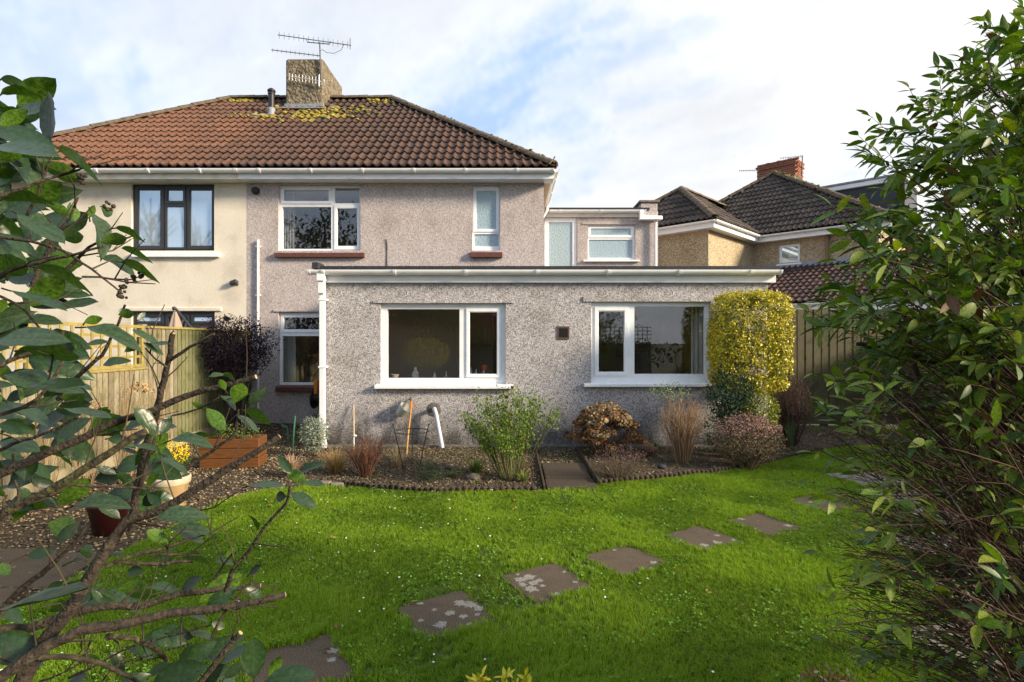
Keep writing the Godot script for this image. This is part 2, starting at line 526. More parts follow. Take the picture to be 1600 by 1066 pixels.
	M.board_green.albedo_color = lin(.42, .36, .36)
	M.trellis = tri_mat(noise_tex(256, 0.03, SX, 117, ramp([[0.0, lin(.22, .17, .045)], [1.0, lin(.34, .28, .09)]]), 4), 1.0, 0.85)
	M.planter = tri_mat(noise_tex(256, 0.03, SX, 118, ramp([[0.0, lin(.07, .026, .006)], [0.5, lin(.12, .044, .008)], [1.0, lin(.16, .062, .012)]]), 5), 1.2, 0.6)
	M.planter.uv1_scale = Vector3(0.7, 5, 0.7)
	M.bark = []
	for k in 3:
		M.bark.append(tri_mat(noise_tex(256, 0.035, SX, 120 + k, ramp([[0.0, lin(.006, .004, .003)], [0.42, lin(.021, .014, .009)], [0.68, [lin(.046, .034, .021), lin(.055, .06, .013), lin(.056, .037, .024)][k]], [0.85, [lin(.075, .06, .03), lin(.085, .095, .018), lin(.075, .052, .035)][k]], [1.0, lin(.14, .12, .09)]]), 5), 6.0, 0.9, noise_tex(256, 0.06, SX, 123, null, 4, 8.0), 1.0))
	M.cut = mat(lin(.42, .30, .17), 0.85)
	M.twig = leaf_mat(0.9, Color(0, 0, 0))
	M.twig.backlight_enabled = false
	M.log = tri_mat(noise_tex(256, 0.05, SX, 124, ramp([[0.0, lin(.012, .009, .006)], [0.5, lin(.045, .032, .02)], [1.0, lin(.10, .07, .04)]]), 5), 3.0, 0.95)
	# small things
	M.steel = mat(lin(.07, .07, .075), 0.5)
	M.alu = mat(lin(.55, .56, .58), 0.35)
	M.alu.metallic = 0.6
	M.black = mat(lin(.012, .012, .014), 0.5)
	M.orange = mat(lin(.62, .2, .012), 0.45)
	M.hose = mat(lin(.45, .24, .06), 0.5)
	M.green_pipe = mat(lin(.04, .15, .09), 0.45)
	M.waste_pipe = mat(lin(.50, .55, .64), 0.35)
	M.pot_white = tri_mat(noise_tex(256, 0.03, SX, 130, ramp([[0.0, lin(.42, .34, .2)], [1.0, lin(.62, .58, .5)]]), 5), 2.0, 0.5)
	M.pot_tan = tri_mat(noise_tex(256, 0.03, SX, 131, ramp([[0.0, lin(.26, .16, .07)], [1.0, lin(.42, .29, .14)]]), 5), 2.0, 0.7)
	M.pot_red = mat(lin(.030, .005, .004), 0.35)
	M.cup = mat(lin(.42, .44, .40), 0.6)
	M.canvas = mat(lin(.33, .25, .2), 0.95)
	M.brown_plastic = mat(lin(.10, .055, .04), 0.5)
	M.rust = mat(lin(.22, .13, .09), 0.8)
	M.spray_red = mat(lin(.6, .06, .02), 0.4)
	M.bottle_blue = mat(lin(.45, .55, .6), 0.3)
	M.cladding = mat(lin(.022, .027, .042), 0.6)

# ------------------------------------------------------------------ sky
func sky_panorama() -> ImageTexture:
	var w := 1024
	var h := 512
	var f := PackedFloat32Array()
	f.resize(w * h * 4)
	var n := FastNoiseLite.new()
	n.seed = 5
	n.frequency = 1.1
	n.fractal_octaves = 6
	n.fractal_gain = 0.55
	n.domain_warp_enabled = true
	n.domain_warp_amplitude = 0.35
	n.domain_warp_frequency = 1.5
	var n2 := FastNoiseLite.new()
	n2.seed = 8
	n2.frequency = 0.55
	n2.fractal_octaves = 3
	for y in h:
		var el := PI / 2 - PI * (y + 0.5) / h
		for x in w:
			var az := TAU * (x + 0.5) / w            # 0 straight ahead, growing to the right
			var d := Vector3(sin(az) * cos(el), sin(el), -cos(az) * cos(el))
			var up := maxf(sin(el), 0.0)
			var q := d / (up + 0.25)                   # a flat layer of cloud
			var u := q.x * 0.8 + q.z * 0.6              # drawn out along the wind
			var w2 := -q.x * 0.6 + q.z * 0.8
			var cl := n.get_noise_3d(u * 0.55, w2 * 1.3, 3.0) * 1.25 + n2.get_noise_3d(q.x, q.z, 9.0) * 0.8
			var side := clampf(d.x * 0.9 + 0.45, 0.0, 1.0)      # thicker towards the sun on the right
			var cover := smoothstep(-0.62, 0.55, cl + absf(d.x + 0.02) * 0.55 - 0.12 + side * 0.10 + n.get_noise_3d(u * 1.5, w2 * 4.5, 12.0) * 0.5)
			cover = maxf(cover, smoothstep(0.34, 0.05, up) * 0.85)
			var blue := Color(0.36, 0.54, 0.84).lerp(Color(0.52, 0.67, 0.90), pow(1.0 - up, 2.5))
			var white := Color(0.82, 0.88, 0.97).lerp(Color(1.02, 1.01, 1.0), side)
			var shade := clampf(n.get_noise_3d(u * 1.2 + 7.0, w2 * 2.4, 1.0) + 0.5, 0.0, 1.0)
			white = white * (0.78 + 0.23 * shade)
			var c := blue.lerp(white, cover * 0.95) * 0.268
			var k := (y * w + x) * 4
			f[k] = c.r; f[k + 1] = c.g; f[k + 2] = c.b; f[k + 3] = 1.0
	return ImageTexture.create_from_image(Image.create_from_data(w, h, false, Image.FORMAT_RGBAF, f.to_byte_array()))

func view_and_light() -> void:
	var cam := Camera3D.new()
	cam.name = "camera"
	cam.position = Vector3(0, EYE, 0)
	cam.keep_aspect = Camera3D.KEEP_HEIGHT
	cam.fov = rad_to_deg(2.0 * atan(533.0 / F))
	cam.near = 0.05
	cam.far = 900.0
	cam.current = true
	add_child(cam)
	var env := Environment.new()
	env.background_mode = Environment.BG_SKY
	var sm := PanoramaSkyMaterial.new()
	sm.panorama = sky_panorama()
	var sky := Sky.new()
	sky.sky_material = sm
	env.sky = sky
	env.background_energy_multiplier = 1.0
	env.tonemap_mode = Environment.TONE_MAPPER_LINEAR
	env.tonemap_exposure = 4.5
	env.sdfgi_enabled = true
	env.ssao_enabled = true
	env.ssil_enabled = true
	var we := WorldEnvironment.new()
	we.name = "environment"
	we.environment = env
	add_child(we)
	var sun := DirectionalLight3D.new()
	sun.name = "sun"
	sun.light_energy = 0.6
	sun.light_color = Color(1.0, 0.92, 0.80)
	sun.light_angular_distance = 10.0
	sun.shadow_enabled = true
	var to_sun := Vector3(0.87, 0.36, 0.33)
	add_child(sun)
	sun.look_at_from_position(Vector3.ZERO, -to_sun, Vector3.UP)

# ------------------------------------------------------------------ building helpers
func rect(a: float, b: float, c: float, d: float, z: float) -> Array:     # photo rectangle -> [x0, y0, x1, y1] at distance z
	var p := W(a, d, z)
	var q := W(c, b, z)
	return [p.x, p.y, q.x, q.y]

func extrude(mb: MB, poly: PackedVector2Array, a: Vector3, b: Vector3, out: Vector3, up := Vector3.UP) -> void:
	var area := 0.0
	var m := poly.size()
	for k in m: area += poly[k].cross(poly[(k + 1) % m])
	var sgn := signf(area)
	for k in m:
		var p := poly[k]
		var q := poly[(k + 1) % m]
		var nn := (out * (q.y - p.y) - up * (q.x - p.x)) * sgn
		var c := [a + out * p.x + up * p.y, b + out * p.x + up * p.y, b + out * q.x + up * q.y, a + out * q.x + up * q.y]
		if (c[1] - c[0]).cross(c[3] - c[0]).dot(nn) < 0: c.reverse()
		mb.quad(c[0], c[1], c[2], c[3])
	var ids := Geometry2D.triangulate_polygon(poly)
	for e in [[a, (a - b).normalized()], [b, (b - a).normalized()]]:
		for k in ids.size() / 3:
			var c := []
			for j in 3: c.append(e[0] + out * poly[ids[k * 3 + j]].x + up * poly[ids[k * 3 + j]].y)
			if (c[1] - c[0]).cross(c[2] - c[0]).dot(e[1]) < 0: c.reverse()
			mb.tri(c[0], c[1], c[2])

func trough(r: float, wall_: float) -> PackedVector2Array:       # half-round gutter, open upwards
	var p := PackedVector2Array()
	for k in 11:
		var g := PI + PI * k / 10.0
		p.append(Vector2(cos(g), sin(g)) * r)
	for k in 11:
		var g := TAU - PI * k / 10.0
		p.append(Vector2(cos(g), sin(g)) * (r - wall_))
	return p

func gutter(parent: Node, a: Vector3, b: Vector3, out: Vector3, r: float, m: Material, every: float, first := 0.3) -> void:
	var mb := MB.new()
	extrude(mb, trough(r, 0.006), a, b, out)
	var g := obj(mb, "gutter", m, parent)
	var d := (b - a).normalized()
	var far := a.distance_to(b)
	var at := first
	while far > at:
		var c := MB.new()
		extrude(c, trough(r + 0.014, 0.018), a + d * (at - 0.02), a + d * (at + 0.02), out)
		obj(c, "gutter_bracket", m, g)
		at += every
	for e in [0.0, far - 0.03]:
		var c := MB.new()
		extrude(c, trough(r + 0.007, r * 0.92), a + d * e, a + d * (e + 0.03), out)
		obj(c, "stop_end", m, g)

# fixed: glass rectangles; sashes: [outer, glass]; all photo rectangles at the distance of the frame
func window(parent: Node, z: float, outer: Array, fixed: Array, sashes: Array, m: Material, panes: Array, deep := 0.07) -> MeshInstance3D:
	var R := func(q: Array) -> Array: return rect(q[0], q[1], q[2], q[3], z)
	var o: Array = R.call(outer)
	var holes := []
	for q in fixed: holes.append(R.call(q))
	for q in sashes:
		var s: Array = R.call(q[0])
		holes.append([s[0] + 0.012, s[1] + 0.012, s[2] - 0.012, s[3] - 0.012])
	var mb := MB.new()
	mb.wall(o[0], o[1], o[2], o[3], -z, deep, holes)
	var w := obj(mb, "window", m, parent)
	var n := 0
	for q in sashes:
		var s: Array = R.call(q[0])
		var g: Array = R.call(q[1])
		var sb := MB.new()
		sb.wall(s[0], s[1], s[2], s[3], -z + 0.016, 0.06, [[g[0] - 0.012, g[1] - 0.012, g[2] + 0.012, g[3] + 0.012]])
		sb.wall(g[0] - 0.013, g[1] - 0.013, g[2] + 0.013, g[3] + 0.013, -z + 0.008, 0.03, [g])     # glazing bead
		obj(sb, "sash", m, w)
		var gb := MB.new()
		gb.box(Vector3(g[0] - 0.01, g[1] - 0.01, -z - 0.012), Vector3(g[2] + 0.01, g[3] + 0.01, -z - 0.008))
		pane(gb, g, -z - 0.01, panes[n], w)
		n += 1
	for q in fixed:
		var g: Array = R.call(q)
		pane(null, g, -z - 0.024, panes[n], w)
		n += 1
	return w

func pane(_mb: MB, g: Array, z: float, m: Material, w: Node) -> void:
	var b := MB.new()
	for d in ([0.0, 0.004, 0.020, 0.024] if m == M.glass else [0.0]):          # double glazing: two leaves of glass
		var q := z - float(d)
		b.quad(Vector3(g[0] - 0.01, g[1] - 0.01, q), Vector3(g[2] + 0.01, g[1] - 0.01, q), Vector3(g[2] + 0.01, g[3] + 0.01, q), Vector3(g[0] - 0.01, g[3] + 0.01, q))
	obj(b, "pane", m, w)

func sill(parent: Node, r: Array, z: float, out: float, m: Material, back := 0.12) -> void:     # r in metres; sloping top, drip edge
	var mb := MB.new()
	var h: float = r[3] - r[1]
	extrude(mb, PackedVector2Array([Vector2(-back, 0), Vector2(out - 0.006, 0), Vector2(out, 0.006), Vector2(out, h * 0.72), Vector2(out - 0.012, h * 0.86), Vector2(-0.01, h), Vector2(-back, h)]), Vector3(r[0], r[1], z), Vector3(r[2], r[1], z), Vector3(0, 0, 1))
	obj(mb, "sill", m, parent)

func room(parent: Node, x0: float, y0: float, x1: float, y1: float, z0: float, z1: float, m: Material) -> void:
	var t := 0.06
	var mb := MB.new()
	mb.box(Vector3(x0 - t, y0, z0), Vector3(x0, y1, z1))
	mb.box(Vector3(x1, y0, z0), Vector3(x1 + t, y1, z1))
	mb.box(Vector3(x0 - t, y1, z0), Vector3(x1 + t, y1 + t, z1))
	mb.box(Vector3(x0 - t, y0 - t, z1 - t), Vector3(x1 + t, y1 + t, z1))
	var o := obj(mb, "room", m, parent)
	var fb := MB.new()
	fb.box(Vector3(x0 - t, y0 - t, z0), Vector3(x1 + t, y0, z1))
	obj(fb, "floor", M.floor, o)

func drape(parent: Node, called: String, m: Material, x0: float, x1: float, y0: float, y1: float, z: float, folds: float) -> Node:
	var mb := MB.new()
	mb.col = Color(.52, .53, .50)
	var k := 48
	for j in 2:
		for i in k + 1:
			var f := float(i) / k
			var p := Vector3(lerpf(x0, x1, f), y0 if j == 0 else y1, z + 0.03 * sin(f * folds * TAU))
			mb.vert(p, Vector3(-cos(f * folds * TAU) * 0.8, 0, 1).normalized())
	for i in k: mb.face(i, i + 1, k + 2 + i); mb.face(i, k + 2 + i, k + 1 + i)
	return obj(mb, called, m, parent)

# ------------------------------------------------------------------ roofs
var tile_cache := {}

func tile_mesh(tw: float, ln: float, lim: Array) -> ArrayMesh:       # double-roll tile; lim: how far up the slope each column of it reaches
	var mb := MB.new()
	tile_into(mb, tw, ln, lim, Transform3D())
	return mb.mesh()

func tile_into(mb: MB, tw: float, ln: float, lim: Array, x: Transform3D, cols := 12) -> void:
	var lift := 0.042
	var P := []
	for j in cols + 1:
		var u := float(j) / cols
		var q := fposmod(u * 2.0, 1.0)
		var n := 0.046 * pow(0.5 - 0.5 * cos(TAU * clampf(q / 0.62, 0, 1)), 0.8)
		var sl := 0.0
		if q < 0.62: sl = 0.046 * PI / 0.62 * sin(TAU * q / 0.62) / (tw / 2.0)
		var top: float = ln if lim.is_empty() else clampf(lim[j], 0.0, ln)
		P.append([Vector3(u * tw, n + lift, 0), Vector3(u * tw, n + lift * (1.0 - top / ln), -top), Vector3(-sl, 1, 0).normalized(), Vector3(u * tw, n + lift - 0.03, 0.0), top])
	for j in cols:
		var a: Array = P[j]
		var b: Array = P[j + 1]
		if a[4] <= 0.0 and b[4] <= 0.0: continue
		var k := mb.v.size()
		for e in [[a[0], a[2]], [b[0], b[2]], [b[1], b[2]], [a[1], a[2]]]:
			mb.vert(x * e[0], (x.basis * e[1]).normalized())
		mb.face(k, k + 1, k + 2); mb.face(k, k + 2, k + 3)
		mb.quad(x * a[3], x * b[3], x * b[0], x * a[0])

# O: eave corner, U along the eave, Vd up the slope; kl / kr: how fast the hips cut in from each end
func roof_face(parent: Node, O: Vector3, U: Vector3, Vd: Vector3, width: float, length: float, kl: float, kr: float, pick: Callable, joined := false, tile_w := 0.33, gauge := 0.342) -> void:
	var N := U.cross(Vd).normalized()
	var tw := width / roundf(width / tile_w)
	gauge = length / roundf(length / gauge)
	var ln := gauge + 0.075
	var key := "%.4f %.4f" % [tw, ln]
	if not tile_cache.has(key): tile_cache[key] = tile_mesh(tw, ln, [])
	var mb := MB.new()
	for r in int(roundf(length / gauge)):
		var v0 := r * gauge
		for k in int(roundf(width / tw)):
			var u0 := k * tw
			var lim := []
			var whole := true
			var any := false
			for j in 13:
				var u := u0 + tw * j / 12.0
				var l := minf(ln, length - v0)
				if kl > 0: l = minf(l, u / kl - v0)
				if kr > 0: l = minf(l, (width - u) / kr - v0)
				lim.append(l)
				if l < ln - 1e-4: whole = false
				if l > 0.01: any = true
			if not any: continue
			whole = lim.min() >= ln - 1e-4
			var x := Transform3D(Basis(U, N, -Vd), O + U * u0 + Vd * v0)
			if whole: x.origin += U * rr(-0.004, 0.004) + Vd * rr(-0.009, 0.004) + N * rr(-0.001, 0.003)
			var jit := Basis(N, rr(-0.006, 0.006)) * Basis(U, rr(-0.006, 0.006))
			x.basis = jit * x.basis
			if joined:
				tile_into(mb, tw, ln, [] if whole else lim, x)
				continue
			var mid: Vector3 = x * Vector3(tw / 2, 0, -ln / 2)
			var ms: Mesh = tile_cache[key] if whole else tile_mesh(tw, ln, lim)
			put(ms, "tile", pick.call(mid, r), parent, x)
	if joined:
		obj(mb, "tiles", pick.call(O, 0), parent).set_meta("kind", "stuff")

func ridge_run(parent: Node, a: Vector3, b: Vector3, m: Material, r := 0.115) -> void:
	var n := int(roundf(a.distance_to(b) / 0.33))
	var step := a.distance_to(b) / n
	if not tile_cache.has("ridge%.3f" % step):
		var mb := MB.new()
		for s in 9:
			var g := PI * s / 8.0
			for z in 2: mb.vert(Vector3(cos(g) * r * (1.0 + 0.12 * z), sin(g) * r * 0.8 * (1.0 + 0.12 * z), -step * 0.56 + step * 1.12 * z), Vector3(cos(g), sin(g), 0))
		for s in 8: mb.face(s * 2, s * 2 + 3, s * 2 + 1); mb.face(s * 2, s * 2 + 2, s * 2 + 3)
		for s in 8:
			var g := PI * s / 8.0
			var h := PI * (s + 1) / 8.0
			var o := func(q: float, k: float) -> Vector3: return Vector3(cos(q) * r * k, sin(q) * r * 0.8 * k, step * 0.56)
			mb.quad(o.call(g, 1.12), o.call(h, 1.12), o.call(h, 0.85), o.call(g, 0.85))
		tile_cache["ridge%.3f" % step] = mb.mesh()
	var d := (b - a).normalized()
	for k in n:
		var z := -d          # the open mouth looks down the run
		var up := (Vector3.UP - z * z.y).normalized()
		var bs := Basis(up.cross(z), up, z) * Basis(Vector3.UP, rr(-0.02, 0.02))
		put(tile_cache["ridge%.3f" % step], "ridge_tile", m, parent, Transform3D(bs, a + d * (k + 0.5) * step + Vector3(0, rr(-0.006, 0.006), 0)))

func moss_clumps(parent: Node, spots: Array, called := "moss") -> void:     # cushions: [point, radius, colour]
	var mb := MB.new()
	for s in spots:
		mb.col = s[2]
		mb.ball(s[0], Vector3(s[1], s[1] * 0.45, s[1] * 0.9), 4, 7, 0.25, rng)
	obj(mb, called, M.moss, parent).set_meta("kind", "stuff")

func grime_picture() -> ImageTexture:          # ragged damp stain, densest at the bottom
	var w := 1024
	var hh := 128
	var n := FastNoiseLite.new()
	n.seed = 61
	n.frequency = 0.012
	n.fractal_octaves = 5
	var im := Image.create(w, hh, false, Image.FORMAT_RGBA8)
	for y in hh:
		for x in w:
			var f := float(y) / hh
			var k := n.get_noise_2d(x, y * 0.9) + 0.6 * n.get_noise_2d(x * 4.0, y * 0.5 + 300.0)
			im.set_pixel(x, y, Color(0.20, 0.185, 0.15, clampf((pow(f, 1.7) + k * 0.75 * f) * 0.55, 0.0, 0.6)))
	return ImageTexture.create_from_image(im)

# ------------------------------------------------------------------ the pair of houses
const EAVE := Vector3(0.832, 4.93, -10.65)
const RIDGE_Y := 7.87
const RIDGE_Z := -14.5
const PARTY := -5.25
const LEFT_EAVE := -11.30

func slope_y(z: float) -> float:
	return EAVE.y + (EAVE.z - z) * (RIDGE_Y - EAVE.y) / (EAVE.z - RIDGE_Z)

func tile_pick(house: int) -> Callable:
	var n := FastNoiseLite.new()
	n.seed = 77
	n.frequency = 0.5
	return func(p: Vector3, _r: int) -> Material:
		var near_stack := clampf(1.15 - Vector2((p.x + 4.85) / 1.15, (p.z + 13.42) / 0.5).length(), 0.0, 1.0)
		var ridge_left := clampf(1.2 - Vector2((p.x + 6.9) / 0.7, (p.z + 14.3) / 0.4).length(), 0, 1)
		var ridge_right := clampf(1.2 - Vector2((p.x + 3.5) / 0.6, (p.z + 14.2) / 0.4).length(), 0, 1)
		if rng.randf() < maxf(near_stack, 0.55 * maxf(ridge_left, ridge_right)) * 0.85: return M.tile_moss[rng.randi() % 3]
		var f := smoothstep(-8.6, -3.6, p.x + n.get_noise_2d(p.x, p.z) * 1.5) * 6.5 + rr(-1.3, 1.8)
		if house == 1: f += 0.6
		f += smoothstep(-12.8, -14.4, p.z) * 2.0
		return M.tile[clampi(int(f), 0, 9)]

func cream_house() -> void:
	var h := thing("cream_house", "cream rendered semi-detached house with dark grey windows and orange clay tiled roof", "house", Vector3(-8.2, 0, -11))
	var z := 11.06
	var up := [208, 288.5, 337, 392.5]
	var far := [-107, 288.5, 22, 392.5]
	var low := [208, 487, 338, 600]
	var holes := []
	for q in [up, far, low]: holes.append(rect(q[0], q[1], q[2], q[3], z))
	var mb := MB.new()
	mb.wall(-11.0, -0.3, PARTY, 4.80, -11.0, 0.25, holes)
	mb.box(Vector3(-11.0, -0.3, -11.25), Vector3(-10.75, 4.8, -18.0))
	mb.box(Vector3(-10.75, -0.3, -17.75), Vector3(PARTY, 4.8, -18.0))
	obj(mb, "wall", M.cream, h)
	for q in [up, far]:
		var dx: float = q[0] - 208.0
		window(h, z, q, [], [[[212 + dx, 292, 256.5 + dx, 389.5], [217 + dx, 297.5, 250.5 + dx, 384]], [[258 + dx, 292, 290 + dx, 318.5], [262.7 + dx, 297.7, 286 + dx, 314]], [[258 + dx, 320.5, 290 + dx, 389.5], [261 + dx, 323.5, 287.5 + dx, 386.5]], [[293.5 + dx, 292, 334.5 + dx, 389.5], [298 + dx, 297.7, 331 + dx, 384]]], M.charcoal, [M.sky_pane, M.sky_pane, M.sky_pane, M.sky_pane])
		var s := rect(q[0] - 3.0, 393.2, q[2] + 4.0, 401.5, 10.92)
		sill(h, s, -11.0, 0.08, M.white)
	window(h, z, low, [], [[[212, 491, 256.5, 506], [216, 496, 251, 502]], [[212, 508, 256.5, 596], [217, 513, 251, 591]], [[259, 491, 296, 596], [263, 496, 292, 591]], [[299, 491, 335, 506], [303, 496, 331, 502]], [[299, 508, 335, 596], [303, 513, 331, 591]]], M.charcoal, [M.sky_pane, M.glass, M.glass, M.sky_pane, M.glass])
	var lb := MB.new()
	var lr := rect(190, 480, 345, 486.5, 10.96)
	lb.bevel_box(Vector3(lr[0], lr[1], -11.1), Vector3(lr[2], lr[3], -10.965), 0.012)
	obj(lb, "lintel", M.cream, h)
	room(h, -8.4, 0.3, -5.5, 2.4, -11.25, -14, M.plaster)
	room(h, -8.2, 2.9, -5.5, 4.75, -11.25, -14, M.plaster)
	room(h, -10.9, 2.9, -8.4, 4.75, -11.25, -14, M.plaster)
	# roof: deck, front slope in single tiles, the slopes out of sight joined
	var rb := MB.new()
	var o := Vector3(0, -0.03, 0)
	var el := Vector3(LEFT_EAVE, EAVE.y, EAVE.z)
	var bl := Vector3(LEFT_EAVE, EAVE.y, -18.35)
	var rl := Vector3(-7.33, RIDGE_Y, RIDGE_Z)
	var rp := Vector3(PARTY, RIDGE_Y, RIDGE_Z)
	rb.quad(el + o, Vector3(PARTY, EAVE.y, EAVE.z) + o, rp + o, rl + o)
	rb.tri(bl + o, el + o, rl + o)
	rb.quad(Vector3(PARTY, EAVE.y, -18.35) + o, bl + o, rl + o, rp + o)
	var roof := obj(rb, "roof", M.deck, h)
	var run := EAVE.z - RIDGE_Z
	var sl := Vector2(run, RIDGE_Y - EAVE.y).length()
	var vd := Vector3(0, RIDGE_Y - EAVE.y, -run) / sl
	roof_face(roof, el, Vector3.RIGHT, vd, PARTY - LEFT_EAVE, sl, (rl.x - el.x) / sl, 0.0, tile_pick(0))
	var sv := (rl - Vector3(LEFT_EAVE, EAVE.y, RIDGE_Z))
	roof_face(roof, bl, Vector3(0, 0, 1), sv.normalized(), 7.7, sv.length(), 3.85 / sv.length(), 3.85 / sv.length(), tile_pick(0), true)
	roof_face(roof, Vector3(PARTY, EAVE.y, -18.35), Vector3.LEFT, Vector3(vd.x, vd.y, -vd.z), PARTY - LEFT_EAVE, sl, 0.0, (rl.x - el.x) / sl, tile_pick(0), true)
	ridge_run(roof, el + Vector3(0.05, 0.03, 0), rl + Vector3(0, 0.03, 0), M.ridge)
	ridge_run(roof, bl + Vector3(0.05, 0.03, 0), rl + Vector3(0, 0.03, 0), M.ridge)
	ridge_run(roof, rp + Vector3(-0.5, 0.03, 0), rl + Vector3(0, 0.03, 0), M.ridge)
	eaves(h, LEFT_EAVE + 0.02, PARTY, M.fascia_old)

func eaves(h: Node, x0: float, x1: float, m: Material) -> void:
	var fb := MB.new()
	fb.box(Vector3(x0, 4.715, -10.70), Vector3(x1, 4.90, -10.68))
	obj(fb, "fascia", m, h)
	var sb := MB.new()
	sb.box(Vector3(x0, 4.722, -11.02), Vector3(x1, 4.735, -10.70))
	obj(sb, "soffit", m, h)
	gutter(h, Vector3(x0, 4.875, -10.61), Vector3(x1, 4.875, -10.61), Vector3(0, 0, 1), 0.066, M.gutter, 0.98, 0.45)

func pebbledash_house() -> void:
	var h := thing("pebbledash_house", "pinkish pebble-dashed semi-detached house with white windows and brown tiled hipped roof", "house", Vector3(-2.3, 0, -11))
	var z := 11.07
	var big := [437, 290.5, 564.5, 392.5]
	var small := [738.4, 290.6, 781.5, 392.4]
	var low := [437, 488.6, 564.5, 602]
	var holes := []
	for q in [big, small, low]: holes.append(rect(q[0], q[1], q[2], q[3], z))
	var mb := MB.new()
	mb.wall(PARTY, -0.3, 0.63, 4.80, -11.0, 0.25, holes)
	mb.box(Vector3(0.38, -0.3, -11.25), Vector3(0.63, 4.8, -18.0))
	mb.box(Vector3(PARTY, -0.3, -17.75), Vector3(0.38, 4.8, -18.0))
	obj(mb, "wall", M.dash, h)
	for d in [[0.0, 0.0, 1.0], [198.1, 290.5, 1.108]]:
		var Y := func(y: float) -> float: return y if d[0] == 0.0 else 488.6 + (y - 290.5) * d[2]
		window(h, z, [437, Y.call(290.5), 564.5, Y.call(392.5)], [[441, Y.call(323.5), 517.5, Y.call(389)], [523, Y.call(294), 561.5, Y.call(317.5)]],
			[[[439.5, Y.call(293), 518.5, Y.call(318.5)], [443.8, Y.call(297.5), 513.5, Y.call(314.2)]], [[522.5, Y.call(321), 562.5, Y.call(390)], [527, Y.call(326), 558, Y.call(384.5)]]], M.white, [M.glass, M.glass, M.glass, M.glass])
	window(h, z, small, [[741, 366, 779, 385]], [[[739.7, 293.4, 780.4, 362.5], [744.4, 298, 775.2, 358]]], M.white, [M.frosted, M.frosted])
	for s in [[428, 393.5, 568, 401.8], [735, 392.5, 785, 402], [430, 603, 572, 612.5]]:
		sill(h, rect(s[0], s[1], s[2], s[3], 10.91), -11.0, 0.085, M.sill_red)
	for s in [[427, 484, 575, 487], [434, 286.0, 567, 288.5], [736, 286.2, 783, 288.8]]:
		var lb := MB.new()
		var r := rect(s[0], s[1], s[2], s[3], 10.98)
		lb.box(Vector3(r[0], r[1], -11.05), Vector3(r[2], r[3], -10.975))
		obj(lb, "lintel", M.dash, h)
	room(h, -5.0, 2.9, -2.0, 4.70, -11.25, -14.5, M.plaster)
	room(h, -5.0, 0.25, -2.0, 2.5, -11.25, -14.5, M.plaster)
	room(h, -1.2, 2.9, 0.3, 4.70, -11.25, -13, M.plaster_pale)
	var bed := MB.new()
	bed.bevel_box(Vector3(-3.9, 2.9, -14.4), Vector3(-3.2, 4.2, -13.9), 0.02)
	obj(bed, "wardrobe", M.dark_fur, h)
	# roof
	var rb := MB.new()
	var o := Vector3(0, -0.03, 0)
	var er := EAVE
	var br := Vector3(EAVE.x, EAVE.y, -18.35)
	var rt := Vector3(-3.13, RIDGE_Y, RIDGE_Z)
	var rp := Vector3(PARTY, RIDGE_Y, RIDGE_Z)
	rb.quad(Vector3(PARTY, EAVE.y, EAVE.z) + o, er + o, rt + o, rp + o)
	rb.tri(er + o, br + o, rt + o)
	rb.quad(br + o, Vector3(PARTY, EAVE.y, -18.35) + o, rp + o, rt + o)
	var roof := obj(rb, "roof", M.deck, h)
	var run := EAVE.z - RIDGE_Z
	var sl := Vector2(run, RIDGE_Y - EAVE.y).length()
	var vd := Vector3(0, RIDGE_Y - EAVE.y, -run) / sl
	var wd := EAVE.x - PARTY
	roof_face(roof, Vector3(PARTY, EAVE.y, EAVE.z), Vector3.RIGHT, vd, wd, sl, 0.0, (er.x - rt.x) / sl, tile_pick(1))
	var sv := rt - Vector3(EAVE.x, EAVE.y, RIDGE_Z)
	roof_face(roof, er, Vector3(0, 0, -1), sv.normalized(), 7.7, sv.length(), 3.85 / sv.length(), 3.85 / sv.length(), tile_pick(1), true)
	roof_face(roof, br, Vector3.LEFT, Vector3(vd.x, vd.y, -vd.z), wd, sl, (er.x - rt.x) / sl, 0.0, tile_pick(1), true)
	ridge_run(roof, er + Vector3(-0.05, 0.035, 0), rt + Vector3(0, 0.03, 0), M.ridge, 0.11)
	ridge_run(roof, br + Vector3(-0.05, 0.035, 0), rt + Vector3(0, 0.03, 0), M.ridge, 0.11)
	ridge_run(roof, rt + Vector3(0, 0.03, 0), Vector3(-4.72, RIDGE_Y + 0.03, RIDGE_Z), M.ridge)
	var spots := []
	for k in 230:
		var p := Vector3(-4.7 + rng.randfn(0, 0.75), 0, -13.45 + rng.randfn(0, 0.25))
		if k > 150: p = Vector3(-3.45 + rng.randfn(0, 0.22), 0, -14.3 + rr(-0.15, 0.2))
		if k > 180: p = Vector3(-7.0 + rng.randfn(0, 0.2), 0, -14.35 + rr(-0.15, 0.15))
		if k > 205: p = Vector3(-6.2 + rng.randfn(0, 0.3), 0, -13.3 + rr(-0.1, 0.15))
		if p.z < -14.5 or p.x < -7.3: continue
		p.y = slope_y(p.z) + 0.05
		spots.append([p, rr(0.025, 0.075), [Color(.30, .25, .02), Color(.38, .28, .03), Color(.16, .2, .03), Color(.22, .2, .05)][rng.randi() % 4]])
	for k in 60:
		var f := rng.randf()
		var p := er.lerp(rt, f) + Vector3(rr(-0.1, 0.06), 0.10 + rr(-0.04, 0.03), rr(-0.02, 0.1))
		spots.append([p, rr(0.015, 0.04), [Color(.12, .12, .05), Color(.3, .28, .2), Color(.2, .18, .04)][rng.randi() % 3]])
	moss_clumps(roof, spots)
	var pm := MB.new()
